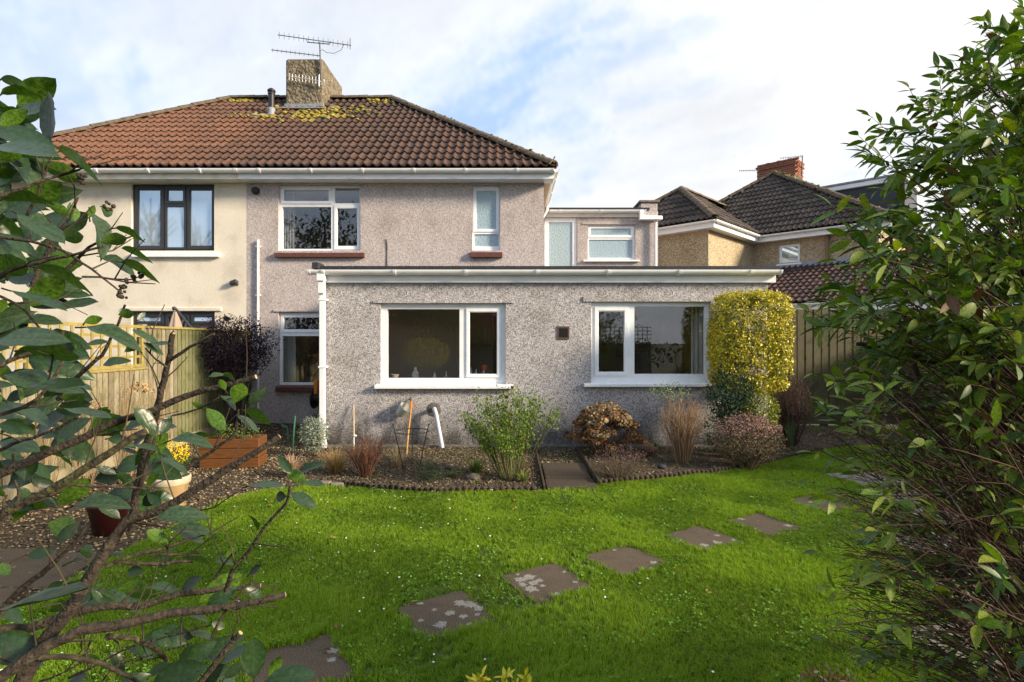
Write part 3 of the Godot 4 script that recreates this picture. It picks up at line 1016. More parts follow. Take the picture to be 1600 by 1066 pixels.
	for p in [Vector3(-6.05, 0, -13.22), Vector3(-5.95, 0, -13.3), Vector3(-6.2, 0, -13.3), Vector3(-4.45, 0, -13.75), Vector3(-4.5, 0, -13.9), Vector3(-5.7, 0, -13.75), Vector3(-4.35, 0, -13.1)]:
		pm.ball(p + Vector3(0, slope_y(p.z) + 0.05, 0), Vector3(0.09, 0.035, 0.06), 4, 7, 0.3, rng)
	obj(pm, "mortar_patch", M.lichen, roof)
	# chimney
	var cb := MB.new()
	cb.bevel_box(Vector3(-5.66, 6.9, -15.46), Vector3(-4.71, 8.66, -13.9), 0.045)
	var ch := obj(cb, "chimney", M.stack, roof)
	var fl := MB.new()
	fl.bevel_box(Vector3(-5.68, 7.25, -14.05), Vector3(-4.69, 7.52, -13.875), 0.01)
	fl.box(Vector3(-5.8, 7.30, -13.85), Vector3(-4.57, 7.325, -13.62))
	obj(fl, "lead_flashing", M.lead, ch)
	for q in [[-5.2, -14.35], [-4.95, -15.0]]:
		var pb := MB.new()
		pb.lathe([Vector2(0.15, 8.64), Vector2(0.15, 8.72), Vector2(0.11, 8.76), Vector2(0.05, 8.785), Vector2(0.001, 8.79)], 14, Vector3(q[0], 0, q[1]))
		obj(pb, "chimney_pot", M.black, ch)
	# flue pipe
	var pp := MB.new()
	var f0 := Vector3(-5.79, 0, -13.4)
	pp.lathe([Vector2(0.068, 7.1), Vector2(0.068, 7.52), Vector2(0.085, 7.53), Vector2(0.085, 7.56), Vector2(0.068, 7.57), Vector2(0.068, 7.59), Vector2(0.095, 7.60), Vector2(0.09, 7.64), Vector2(0.04, 7.68), Vector2(0.001, 7.685)], 16, f0)
	var fp := obj(pp, "flue_pipe", M.black, roof)
	var pc := MB.new()
	pc.lathe([Vector2(0.115, 6.9), Vector2(0.085, 7.2), Vector2(0.07, 7.21)], 14, f0)
	obj(pc, "flue_collar", M.lead, fp)
	# eaves, and the verge down the right-hand side
	eaves(h, PARTY, 0.80, M.white)
	var sb := MB.new()
	sb.box(Vector3(0.76, 4.715, -18.3), Vector3(0.78, 4.90, -10.70))
	obj(sb, "fascia", M.white, h)
	var so := MB.new()
	so.box(Vector3(0.625, 4.724, -18.3), Vector3(0.76, 4.737, -10.72))
	obj(so, "soffit", M.soffit_wood, h)
	gutter(h, Vector3(0.845, 4.875, -10.60), Vector3(0.845, 4.875, -18.3), Vector3(1, 0, 0), 0.062, M.gutter, 0.98, 0.5)
	var vb := MB.new()
	vb.tube([Vector3(0.845, 4.82, -13.2), Vector3(0.845, 4.72, -13.2), Vector3(0.72, 4.52, -13.25), Vector3(0.70, 4.40, -13.28)], [0.036], 10)
	obj(vb, "downpipe", M.gutter, h)
	var bd := MB.new()
	bd.tube([Vector3(0.80, 5.0, -10.62), Vector3(0.80, 5.09, -10.62), Vector3(0.82, 5.11, -10.60)], [0.012, 0.012, 0.02], 6)
	obj(bd, "hip_iron", M.rust, roof)
	# white conduit up the wall
	var kb := MB.new()
	var k0 := W(403, 375, 10.96)
	kb.tube([Vector3(k0.x, 0.2, k0.z), Vector3(k0.x, k0.y, k0.z)], [0.022], 10)
	kb.box(Vector3(k0.x - 0.045, k0.y - 0.14, -11.02), Vector3(k0.x + 0.04, k0.y - 0.115, k0.z + 0.01))
	kb.box(Vector3(k0.x - 0.045, k0.y - 1.1, -11.02), Vector3(k0.x + 0.04, k0.y - 1.075, k0.z + 0.01))
	obj(kb, "white_conduit", M.white, h)
	var vt := MB.new()
	vt.lathe([Vector2(0.075, 0), Vector2(0.075, 0.05), Vector2(0.06, 0.07), Vector2(0.001, 0.075)], 16, W(400, 298.5, 11.0), Basis(Vector3.RIGHT, PI / 2))
	obj(vt, "round_vent", M.black, h)
	# old dark streak of mortar repair beside the big window
	var st := MB.new()
	st.tube([W(603.5, 374, 10.998), W(605, 385, 10.998), W(604.5, 400, 10.998), W(604.5, 418, 10.998)], [0.012, 0.016, 0.012, 0.016], 5)
	obj(st, "mortar_repair", M.concrete, h)

func extension() -> void:
	var zf := -8.37
	var h := thing("rear_extension", "single storey grey pebble-dashed flat roofed extension with two wide white windows", "extension", Vector3(0.5, 0, -8.37))
	var z := 8.43
	var e1 := [596, 474.6, 790.3, 601]
	var e2 := [922.8, 472.4, 1108, 601]
	var holes := []
	for q in [e1, e2]: holes.append(rect(q[0], q[1], q[2], q[3], z))
	var mb := MB.new()
	mb.wall(-2.82, 0.0, 3.85, 2.60, zf, 0.28, holes)
	mb.box(Vector3(-2.82, 0, zf - 0.28), Vector3(-2.56, 2.6, -10.995))
	mb.box(Vector3(3.59, 0, zf - 0.28), Vector3(3.85, 2.6, -13.49))
	obj(mb, "wall", M.dash_grey, h)
	var pl := MB.new()
	pl.bevel_box(Vector3(-2.86, -0.2, zf - 0.1), Vector3(3.88, 0.045, zf + 0.10), 0.012)
	obj(pl, "plinth", M.concrete, h)
	window(h, z, e1, [[605.4, 483.2, 718, 591]], [[[728.8, 481.9, 782.8, 589.7], [734, 488, 776.2, 584.4]]], M.white, [M.glass, M.glass])
	window(h, z, e2, [[991.3, 479, 1101, 584.6]], [[[929.4, 479.6, 981, 587], [935.4, 486.6, 974.8, 581]]], M.white, [M.glass, M.glass])
	sill(h, rect(585, 601.3, 801.5, 608, 8.28), zf, 0.09, M.white)
	sill(h, rect(913.5, 599.3, 1113, 605, 8.28), zf, 0.09, M.white)
	for s in [[583, 470.5, 802, 473.5], [911.6, 463.5, 1116, 471.3]]:
		var lb := MB.new()
		var r := rect(s[0], s[1], s[2], s[3], 8.35)
		lb.box(Vector3(r[0], r[1], zf - 0.05), Vector3(r[2], r[3], zf + 0.022))
		obj(lb, "lintel", M.dash_grey, h)
	room(h, -2.5, 0.1, 0.72, 2.5, zf - 0.28, -10.9, M.plaster)
	room(h, 0.86, 0.1, 3.5, 2.5, zf - 0.28, -12.4, M.plaster_pale)
	# weephole caps on the frames, air vent
	var vb := MB.new()
	for p in [[661, 598.5], [755, 597.5], [956, 595], [1047, 593]]:
		var q := W(p[0], p[1], 8.42)
		vb.bevel_box(q - Vector3(0.02, 0.006, 0.01), q + Vector3(0.02, 0.006, 0.003), 0.003)
	obj(vb, "weephole_cap", M.white, h)
	var av := MB.new()
	var r := rect(870.5, 510, 889.5, 530.5, 8.37)
	av.wall(r[0], r[1], r[2], r[3], zf + 0.012, 0.02, [[r[0] + 0.025, r[1] + 0.025, r[2] - 0.025, r[3] - 0.025]])
	var air := obj(av, "air_vent", M.brown_plastic, h)
	for k in 6:
		var sb := MB.new()
		var y: float = lerpf(r[1] + 0.03, r[3] - 0.03, (k + 0.5) / 6.0)
		sb.hexa([Vector3(r[0] + 0.02, y - 0.010, zf + 0.012), Vector3(r[2] - 0.02, y - 0.010, zf + 0.012), Vector3(r[2] - 0.02, y + 0.002, zf - 0.0), Vector3(r[0] + 0.02, y + 0.002, zf - 0.0),
			Vector3(r[0] + 0.02, y - 0.004, zf + 0.014), Vector3(r[2] - 0.02, y - 0.004, zf + 0.014), Vector3(r[2] - 0.02, y + 0.009, zf + 0.002), Vector3(r[0] + 0.02, y + 0.009, zf + 0.002)])
		obj(sb, "louvre", M.black, air)
	# grime: damp splash at the foot of the wall, runs below the sills
	var gm := mat(Color(1, 1, 1), 0.95, 0.2)
	gm.transparency = BaseMaterial3D.TRANSPARENCY_ALPHA
	gm.albedo_texture = grime_picture()
	var gn := MB.new()
	gn.quad(Vector3(-2.815, 0.046, zf + 0.004), Vector3(3.845, 0.046, zf + 0.004), Vector3(3.845, 0.85, zf + 0.004), Vector3(-2.815, 0.85, zf + 0.004))
	for k in range(gn.t.size()): gn.t[k].y = 1.0 - gn.t[k].y
	obj(gn, "damp_stain", gm, h)
	# flat roof, felt edge, fascia and gutter
	var rf := MB.new()
	rf.box(Vector3(-2.93, 2.6, -10.99), Vector3(3.97, 2.67, zf + 0.12))
	rf.box(Vector3(0.70, 2.6, -13.4), Vector3(3.97, 2.67, -10.99))
	rf.box(Vector3(-2.95, 2.67, zf - 0.02), Vector3(3.99, 2.715, zf + 0.10))
	rf.bevel_box(Vector3(-2.955, 2.665, zf - 0.1), Vector3(-2.855, 2.765, zf + 0.16), 0.01)
	obj(rf, "roof", M.felt, h)
	var fb := MB.new()
	fb.box(Vector3(-2.86, 2.475, zf + 0.008), Vector3(3.94, 2.62, zf + 0.06))
	obj(fb, "fascia", M.white, h)
	gutter(h, Vector3(-3.0, 2.648, zf + 0.135), Vector3(3.98, 2.648, zf + 0.135), Vector3(0, 0, 1), 0.068, M.gutter, 1.05, 0.22)
	var db := MB.new()
	var x := -2.82
	db.bevel_box(Vector3(x - 0.06, 2.48, zf + 0.085), Vector3(x + 0.06, 2.60, zf + 0.19), 0.01)
	db.bevel_box(Vector3(x - 0.045, 2.30, zf + 0.08), Vector3(x + 0.045, 2.48, zf + 0.17), 0.008)
	db.bevel_box(Vector3(x - 0.038, 0.16, zf + 0.05), Vector3(x + 0.038, 2.34, zf + 0.125), 0.006)
	db.hexa([Vector3(x + 0.01, 0.02, zf + 0.14), Vector3(x + 0.07, 0.02, zf + 0.14), Vector3(x + 0.07, 0.02, zf + 0.07), Vector3(x + 0.01, 0.02, zf + 0.07),
		Vector3(x - 0.036, 0.20, zf + 0.125), Vector3(x + 0.036, 0.20, zf + 0.125), Vector3(x + 0.036, 0.20, zf + 0.055), Vector3(x - 0.036, 0.20, zf + 0.055)])
	var dp := obj(db, "downpipe", M.white, h)
	for y in [2.2, 1.2, 0.3]:
		var cb := MB.new()
		cb.bevel_box(Vector3(x - 0.05, y, zf + 0.0), Vector3(x + 0.06, y + 0.028, zf + 0.132), 0.004)
		obj(cb, "pipe_clip", M.white, dp)
	# waste pipe out of the wall, with its round of mortar
	var wb := MB.new()
	wb.tube([W(678, 640, 8.38), W(678.5, 639, 8.26), W(681, 646, 8.24), W(691, 700, 8.22)], [0.032], 10)
	obj(wb, "waste_pipe", M.waste_pipe, h)
	var pb := MB.new()
	pb.lathe([Vector2(0.105, 0), Vector2(0.10, 0.008), Vector2(0.04, 0.012), Vector2(0.001, 0.012)], 18, W(678, 640, 8.37), Basis(Vector3.RIGHT, PI / 2))
	obj(pb, "mortar_patch", M.concrete, h)

func side_extension() -> void:
	var zf := -13.5
	var h := thing("side_extension", "upper floor of the flat roofed side extension with tall frosted window and dark coping", "extension", Vector3(2.1, 2.4, zf))
	var z := 13.55
	var tall := [850, 340, 902, 432]
	var wide := [918, 353, 992, 406]
	var mb := MB.new()
	mb.wall(0.635, 2.4, 3.54, 4.74, zf, 0.25, [rect(tall[0], tall[1], tall[2], tall[3], z), rect(wide[0], wide[1], wide[2], wide[3], z)])
	mb.box(Vector3(3.29, 2.4, zf - 0.25), Vector3(3.54, 4.74, -18))
	mb.box(Vector3(0.635, 2.4, -17.75), Vector3(3.29, 4.74, -18))
	obj(mb, "wall", M.dash, h)
	window(h, z, tall, [], [[[851, 341, 900.5, 430], [857.5, 347.5, 894, 426]]], M.white, [M.frosted])
	window(h, z, wide, [[920, 374.7, 988.5, 403]], [[[919, 354, 990.5, 371.5], [923, 357.5, 985.5, 367.5]]], M.white, [M.frosted, M.frosted])
	sill(h, rect(912, 405.6, 1000, 408.8, 13.42), zf, 0.08, M.white)
	var lb := MB.new()
	var r := rect(910, 347.6, 998, 350.4, 13.48)
	lb.box(Vector3(r[0], r[1], zf - 0.05), Vector3(r[2], r[3], zf + 0.02))
	obj(lb, "lintel", M.dash, h)
	room(h, 0.7, 2.45, 3.2, 4.6, zf - 0.25, -16, M.plaster_pale)
	var rf := MB.new()
	rf.box(Vector3(0.64, 4.74, -18), Vector3(3.3, 4.80, zf + 0.16))
	obj(rf, "roof", M.felt, h)
	var fb := MB.new()
	fb.box(Vector3(0.64, 4.60, zf + 0.005), Vector3(3.26, 4.74, zf + 0.05))
	obj(fb, "fascia", M.fascia_old, h)
	gutter(h, Vector3(0.9, 4.745, zf + 0.12), Vector3(3.22, 4.745, zf + 0.12), Vector3(0, 0, 1), 0.062, M.gutter, 0.98, 0.25)
	var pb := MB.new()
	pb.bevel_box(Vector3(3.1, 4.5, -16), Vector3(3.5, 4.93, zf + 0.10), 0.01)
	obj(pb, "parapet", M.dash, h)
	var cb := MB.new()
	cb.bevel_box(Vector3(3.06, 4.93, -16), Vector3(3.55, 4.99, zf + 0.14), 0.012)
	obj(cb, "coping", M.stone, h)
	var gb := MB.new()
	gb.bevel_box(Vector3(3.05, 4.50, zf + 0.09), Vector3(3.60, 4.60, zf + 0.20), 0.012)
	gb.bevel_box(Vector3(3.05, 4.58, zf + 0.09), Vector3(3.15, 4.74, zf + 0.20), 0.012)
	obj(gb, "hopper", M.white, h)
	var db := MB.new()
	db.tube([Vector3(3.46, 4.5, zf + 0.08), Vector3(3.46, 2.66, zf + 0.08)], [0.036], 10)
	obj(db, "downpipe", M.white, h)

# ------------------------------------------------------------------ the house beyond on the right
func corner_house() -> void:
	var h := thing("corner_house", "drab rendered house turned at an angle behind, with dark brown hipped roofs", "house", Vector3(7.9, 0, -17.8), "", true)
	h.rotation.y = deg_to_rad(-43.8)
	var e := 5.0
	var t := 0.3
	# main body stands behind z = -t, the wing comes forward of it on the left
	var mb := MB.new()
	mb.wall(-4.3, -0.3, 3.2, e - 0.1, -t, 0.25, [[0.50, 4.03, 1.12, 4.63]])
	mb.box(Vector3(2.95, -0.3, -t - 0.25), Vector3(3.2, e - 0.1, -9))
	mb.box(Vector3(-4.3, -0.3, -t - 0.25), Vector3(-4.05, e - 0.1, -9))
	mb.box(Vector3(-4.05, -0.3, -8.75), Vector3(2.95, e - 0.1, -9))
	obj(mb, "wall", M.dash_drab, h)
	var wb := MB.new()
	wb.box(Vector3(-3.7, -0.3, -t), Vector3(-t, e - 0.1, 3.34 - t))
	obj(wb, "wing_wall", M.dash_drab, h)
	# small window
	var fb := MB.new()
	fb.wall(0.50, 4.03, 1.12, 4.63, -t - 0.05, 0.07, [[0.57, 4.11, 1.05, 4.56]])
	var w := obj(fb, "window", M.white, h)
	var gb := MB.new()
	gb.quad(Vector3(0.56, 4.10, -t - 0.08), Vector3(1.06, 4.10, -t - 0.08), Vector3(1.06, 4.57, -t - 0.08), Vector3(0.56, 4.57, -t - 0.08))
	obj(gb, "pane", M.sky_pane, w)
	var sb := MB.new()
	sb.bevel_box(Vector3(0.44, 3.98, -t - 0.1), Vector3(1.18, 4.03, -t + 0.07), 0.008)
	obj(sb, "sill", M.white, w)
	# roofs
	var pick := func(_p: Vector3, _r: int) -> Material: return M.tile_dark[rng.randi() % 4]
	var ap := Vector3(-0.82, 7.93, -3.8)
	var bk := Vector3(-0.82, 7.93, -6.0)
	var c0 := Vector3(-4.62, e, 0)
	var c1 := Vector3(3.6, e, 0)
	var c2 := Vector3(3.6, e, -9.8)
	var c3 := Vector3(-4.62, e, -9.8)
	var o := Vector3(0, -0.04, 0)
	var rb := MB.new()
	rb.tri(c0 + o, c1 + o, ap + o)
	rb.quad(c1 + o, c2 + o, bk + o, ap + o)
	rb.tri(c2 + o, c3 + o, bk + o)
	rb.quad(c3 + o, c0 + o, ap + o, bk + o)
	var roof := obj(rb, "roof", M.deck, h)
	var sv := ap - Vector3(ap.x, e, 0)
	roof_face(roof, c0, Vector3.RIGHT, sv.normalized(), 8.22, sv.length(), 3.8 / sv.length(), 4.42 / sv.length(), pick)
	sv = ap - Vector3(3.6, e, ap.z)
	roof_face(roof, c1, Vector3(0, 0, -1), sv.normalized(), 9.8, sv.length(), 3.8 / sv.length(), 3.8 / sv.length(), pick, true)
	sv = ap - Vector3(-4.62, e, ap.z)
	roof_face(roof, c3, Vector3(0, 0, 1), sv.normalized(), 9.8, sv.length(), 3.8 / sv.length(), 3.8 / sv.length(), pick, true)
	ridge_run(roof, c1 + Vector3(0, 0.03, 0), ap + Vector3(0, 0.03, 0), M.ridge, 0.12)
	ridge_run(roof, c0 + Vector3(0, 0.03, 0), ap + Vector3(0, 0.03, 0), M.ridge, 0.12)
	ridge_run(roof, bk + Vector3(0, 0.03, 0), ap + Vector3(0, 0.03, 0), M.ridge, 0.12)
	var spots := []
	for k in 70:
		var p := ap.lerp(c1, pow(rng.randf(), 2.0)) + Vector3(rr(-0.12, 0.1), 0.1 + rr(-0.04, 0.02), rr(-0.05, 0.12))
		spots.append([p, rr(0.025, 0.07), [Color(.2, .18, .03), Color(.14, .13, .04), Color(.28, .22, .04)][rng.randi() % 3]])
	moss_clumps(roof, spots)
	# wing roof, hipped at the front
	var wa := Vector3(-2.0, 6.54, 1.34)
	var wk := Vector3(-2.0, 6.54, -2.2)
	var w0 := Vector3(-4.0, e, 3.34)
	var w1 := Vector3(0.0, e, 3.34)
	var vb := MB.new()
	vb.tri(w0 + o, w1 + o, wa + o)
	vb.quad(w1 + o, Vector3(0, e, -0.2) + o, wk + o, wa + o)
	vb.quad(Vector3(-4, e, -0.2) + o, w0 + o, wa + o, wk + o)
	var wroof := obj(vb, "wing_roof", M.deck, h)
	sv = wa - Vector3(-2, e, 3.34)
	roof_face(wroof, w0, Vector3.RIGHT, sv.normalized(), 4.0, sv.length(), 2.0 / sv.length(), 2.0 / sv.length(), pick)
	sv = wa - Vector3(0, e, 1.34)
	roof_face(wroof, w1, Vector3(0, 0, -1), sv.normalized(), 3.4, sv.length(), 2.0 / sv.length(), 0.0, pick)
	sv = wa - Vector3(-4, e, 1.34)
	roof_face(wroof, Vector3(-4, e, -0.06), Vector3(0, 0, 1), sv.normalized(), 3.4, sv.length(), 0.0, 2.0 / sv.length(), pick, true)
	ridge_run(wroof, w1 + Vector3(0, 0.03, 0), wa + Vector3(0, 0.03, 0), M.ridge)
	ridge_run(wroof, w0 + Vector3(0, 0.03, 0), wa + Vector3(0, 0.03, 0), M.ridge)
	ridge_run(wroof, wk + Vector3(0, 0.03, 0), wa + Vector3(0, 0.03, 0), M.ridge)
	# fascias and gutters
	var eb := MB.new()
	eb.box(Vector3(-4.0, e - 0.24, 3.28), Vector3(-0.02, e - 0.04, 3.31))
	eb.box(Vector3(-0.05, e - 0.24, 0.0), Vector3(-0.02, e - 0.04, 3.28))
	eb.box(Vector3(-0.02, e - 0.24, -0.05), Vector3(3.55, e - 0.04, -0.02))
	eb.box(Vector3(-3.95, e - 0.235, 3.0), Vector3(-0.05, e - 0.22, 3.28))
	eb.box(Vector3(-0.32, e - 0.235, -0.3), Vector3(-0.05, e - 0.22, 3.0))
	eb.box(Vector3(-0.02, e - 0.235, -0.32), Vector3(3.55, e - 0.22, -0.05))
	obj(eb, "fascia", M.white, h)
	gutter(h, Vector3(-4.0, e - 0.05, 3.375), Vector3(0.04, e - 0.05, 3.375), Vector3(0, 0, 1), 0.06, M.gutter, 0.98)
	gutter(h, Vector3(0.045, e - 0.05, 3.40), Vector3(0.045, e - 0.05, 0.06), Vector3(1, 0, 0), 0.06, M.gutter, 0.7)
	gutter(h, Vector3(0.05, e - 0.05, 0.045), Vector3(3.6, e - 0.05, 0.045), Vector3(0, 0, 1), 0.06, M.gutter, 0.98)
	var pb := MB.new()
	pb.tube([Vector3(1.9, e + 0.25, -t + 0.09), Vector3(1.9, 3.5, -t + 0.09)], [0.05], 8)
	obj(pb, "soil_pipe", M.rust, h)
	# chimney of brick with a rendered base
	var cb := MB.new()
	cb.box(Vector3(-1.9, 6.8, -6.1), Vector3(-0.5, 8.3, -5.12))
	var ch := obj(cb, "chimney", M.stack, roof)
	var brick := MB.new()
	brick.bevel_box(Vector3(-0.105, -0.034, -0.05), Vector3(0.105, 0.034, 0.05), 0.006)
	var bm := brick.mesh()
	var core := MB.new()
	core.box(Vector3(-1.92, 8.12, -6.12), Vector3(-0.48, 8.79, -5.1))
	obj(core, "brick_core", M.mortar, ch)
	for r in 8:
		var y := 8.18 + r * 0.08
		var g := 0.04 if r >= 5 else 0.0
		var xs := []
		for k in 7: xs.append(Transform3D(Basis(), Vector3(-1.86 - g + (k + 0.5 * (r % 2)) * (1.44 + 2 * g) / 6.9 + 0.04, y, -5.13 + g)))
		for k in 4: xs.append(Transform3D(Basis(Vector3.UP, PI / 2), Vector3(-0.51 + g, y, -5.2 - (k + 0.5 * (r % 2)) * 0.24)))
		for x in xs: put(bm, "brick", M.brick, ch, x)
	for k in 3:
		var q := MB.new()
		q.lathe([Vector2(0.11, 8.76), Vector2(0.09, 8.88), Vector2(0.11, 8.9), Vector2(0.11, 8.93), Vector2(0.08, 8.93), Vector2(0.001, 8.88)], 10, Vector3(-1.65 + k * 0.42, 0, -5.6))
		obj(q, "chimney_pot", M.concrete if k else M.brick, ch)
	# dark flat-roofed dormer on the far slope
	var db := MB.new()
	db.box(Vector3(0.95, 5.4, -6.0), Vector3(3.3, 6.85, -3.65))
	var dm := obj(db, "dormer", M.cladding, roof)
	var df := MB.new()
	df.bevel_box(Vector3(0.85, 6.85, -6.1), Vector3(3.4, 7.02, -3.55), 0.02)
	obj(df, "dormer_fascia", M.white, dm)
	var dr := MB.new()
	dr.box(Vector3(0.81, 7.02, -6.14), Vector3(3.44, 7.08, -3.51))
	obj(dr, "dormer_roof", M.lead, dm)
	# lean-to in front
	var g := thing("lean_to_garage", "low lean-to garage with dark wine red tiles and white gutter below the small window", "garage", Vector3(7.9, 0, -17.8), "", true)
	g.rotation.y = h.rotation.y
	var lp := MB.new()
	lp.quad(Vector3(0.0, 2.55, 3.04), Vector3(7.5, 2.55, 3.04), Vector3(7.5, 3.9, -0.3), Vector3(0.0, 3.9, -0.3))
	var lroof := obj(lp, "roof", M.deck, g)
	var wine := func(_p: Vector3, _r: int) -> Material: return M.tile_wine[rng.randi() % 3]
	sv = Vector3(0, 1.35, -3.34)
	roof_face(lroof, Vector3(0.0, 2.58, 3.04), Vector3.RIGHT, sv.normalized(), 7.26, sv.length(), 0.0, 0.0, wine)
	var lb := MB.new()
	lb.hexa([Vector3(0.0, 3.86, -0.06), Vector3(7.4, 3.86, -0.06), Vector3(7.4, 3.86, -0.29), Vector3(0.0, 3.86, -0.29), Vector3(0.0, 3.95, -0.22), Vector3(7.4, 3.95, -0.22), Vector3(7.4, 4.06, -0.285), Vector3(0.0, 4.06, -0.285)])
	obj(lb, "lead_flashing", M.lead, lroof)
	var gw := MB.new()
	gw.box(Vector3(0.1, -0.3, 2.5), Vector3(7.3, 2.5, 2.75))
	gw.box(Vector3(0.1, -0.3, -0.28), Vector3(0.35, 2.6, 2.5))
	obj(gw, "wall", M.dash_drab, g)
	var gf := MB.new()
	gf.box(Vector3(-0.05, 2.32, 2.98), Vector3(7.4, 2.54, 3.01))
	obj(gf, "fascia", M.white, g)
	gutter(g, Vector3(-0.1, 2.55, 3.08), Vector3(7.4, 2.55, 3.08), Vector3(0, 0, 1), 0.06, M.gutter, 0.98)

func yagi(parent: Node, a: Vector3, b: Vector3, n: int, half: float, m: Material, dir := Vector3.UP) -> void:
	var mb := MB.new()
	mb.tube([a, b], [0.011], 5)
	var boom := obj(mb, "boom", m, parent)
	for k in n:
		var p := a.lerp(b, (k + 0.3) / n)
		var eb := MB.new()
		eb.tube([p - dir * half, p + dir * half], [0.0055], 4)
		obj(eb, "element", m, boom)

func aerials() -> void:
	var z := 13.86
	var t := thing("television_aerial", "double television aerial on a thin mast above the rendered chimney", "aerial", W(501, 122, z))
	var mb := MB.new()
	mb.tube([W(501.5, 124, z), W(500.5, 97, z), W(499.5, 66, z)], [0.017], 7)
	mb.tube([W(479, 61, z), W(480, 66, z), W(515, 69, z), W(516, 64, z)], [0.012], 5)
	mb.tube([W(500, 113, z), W(497, 113, 13.93)], [0.012], 5)
	obj(mb, "mast", M.steel, t)
	yagi(t, W(434, 54.5, z), W(548.5, 71, z), 15, 0.085, M.steel)
	yagi(t, W(424, 78, z), W(501, 87.5, z), 11, 0.05, M.steel)
	var rf := MB.new()
	for k in 4: rf.tube([W(547, 60 + k * 5.5, z + 0.12), W(547, 60 + k * 5.5, z - 0.12)], [0.006], 4)
	rf.tube([W(547, 60, z), W(547, 77, z)], [0.009], 4)
	obj(rf, "reflector", M.steel, t)
	var cb := MB.new()
	cb.tube([W(537, 70, z), W(533, 78, z), W(522, 83.5, z), W(510, 82, z), W(503, 77, z), W(501, 80, z)], [0.006], 4)
	obj(cb, "cable", M.black, t)
	var u := thing("white_aerial", "small white aerial fixed across the front of the rendered chimney", "aerial", W(498, 126, 13.8))
	yagi(u, W(450, 119.5, 13.8), W(497, 126, 13.8), 9, 0.085, M.alu)
	var ub := MB.new()
	ub.tube([W(498.5, 117, 13.8), W(498.5, 135, 13.8)], [0.016], 6)
	ub.tube([W(498.5, 127, 13.8), W(506, 129, 13.83)], [0.012], 5)
	ub.tube([W(506, 124, 13.83), W(507, 131, 13.83), W(503, 135, 13.86)], [0.01], 5)
	obj(ub, "bracket", M.alu, u)
	var v := thing("distant_aerial", "aerial on a mast beside the far red brick chimney", "aerial", W(1253, 262, 22.0))
	var vb := MB.new()
	vb.tube([W(1253, 275, 22.0), W(1254, 243, 22.0)], [0.022], 6)
	obj(vb, "mast", M.steel, v)
	yagi(v, W(1219, 247.5, 22.0), W(1254, 244, 22.0), 9, 0.07, M.steel)
	yagi(v, W(1155, 267, 22.0), W(1187, 266, 22.0), 11, 0.06, M.steel)

# ------------------------------------------------------------------ garden ground
const LAWN := [[-2.92, 0.8], [-2.95, 3.9], [-2.9, 5.5], [-2.62, 6.0], [-2.16, 6.24], [-1.5, 6.02], [-0.81, 5.87], [0.34, 5.92], [0.96, 6.21], [1.6, 6.40], [2.4, 6.72], [3.2, 7.18], [4.02, 7.78], [5.0, 8.4], [6.6, 8.6], [6.6, 0.8]]

func poly(points: Array) -> PackedVector2Array:
	var p := PackedVector2Array()
	for q in points: p.append(Vector2(q[0], q[1]))
	return p

func sheet(p: PackedVector2Array, y: float, thick := 0.0) -> MB:       # flat ground piece; points are (x, distance)
	var mb := MB.new()
	var ids := Geometry2D.triangulate_polygon(p)
	for k in ids.size() / 3:
		var c := []
		for j in 3: c.append(Vector3(p[ids[k * 3 + j]].x, y, -p[ids[k * 3 + j]].y))
		if (c[1] - c[0]).cross(c[2] - c[0]).y < 0: c.reverse()
		mb.tri(c[0], c[1], c[2])
	if thick > 0.0:
		for k in p.size():
			var a := p[k]
			var b := p[(k + 1) % p.size()]
			mb.quad(Vector3(a.x, y - thick, -a.y), Vector3(b.x, y - thick, -b.y), Vector3(b.x, y, -b.y), Vector3(a.x, y, -a.y))
	return mb

# stepping stones across the lawn: centre x, distance, turn, lichen spots [x, z, r], label
const STONES := [
	[-1.06, 2.73, 34.0, "partly hidden dark stepping stone at the front, nearest the left shrub's leaves"],
	[-0.39, 3.25, 33.0, "stepping stone dotted with many white lichen spots, second from the front"],
	[0.225, 3.69, 31.0, "stepping stone with one clustered white lichen patch near its left corner"],
	[0.83, 4.06, 32.0, "plain brown stepping stone in the middle of the row, almost without lichen"],
	[1.54, 4.50, 30.0, "stepping stone with an oval white lichen ring by its left edge"],
	[2.20, 4.86, 29.0, "stepping stone with two small pale spots, sixth from the front"],
	[3.02, 5.46, 28.0, "far stepping stone touching the twigs of the right shrub"]]
const SLABS := [[4.1, 6.45, 12.0], [4.0, 5.75, 8.0], [3.95, 5.0, 10.0], [3.35, 4.3, 14.0], [3.0, 3.6, 12.0], [2.45, 2.85, 16.0]]

func on_stone(x: float, z: float, pad: float) -> bool:
	for s in STONES:
		var d := Vector2(x - s[0], z - s[1]).rotated(-deg_to_rad(s[2]))
		if absf(d.x) < 0.225 + pad and absf(d.y) < 0.225 + pad: return true
	for s in SLABS:
		var d := Vector2(x - s[0], z - s[1]).rotated(-deg_to_rad(s[2]))
		if absf(d.x) < 0.30 + pad and absf(d.y) < 0.30 + pad: return true
	return false

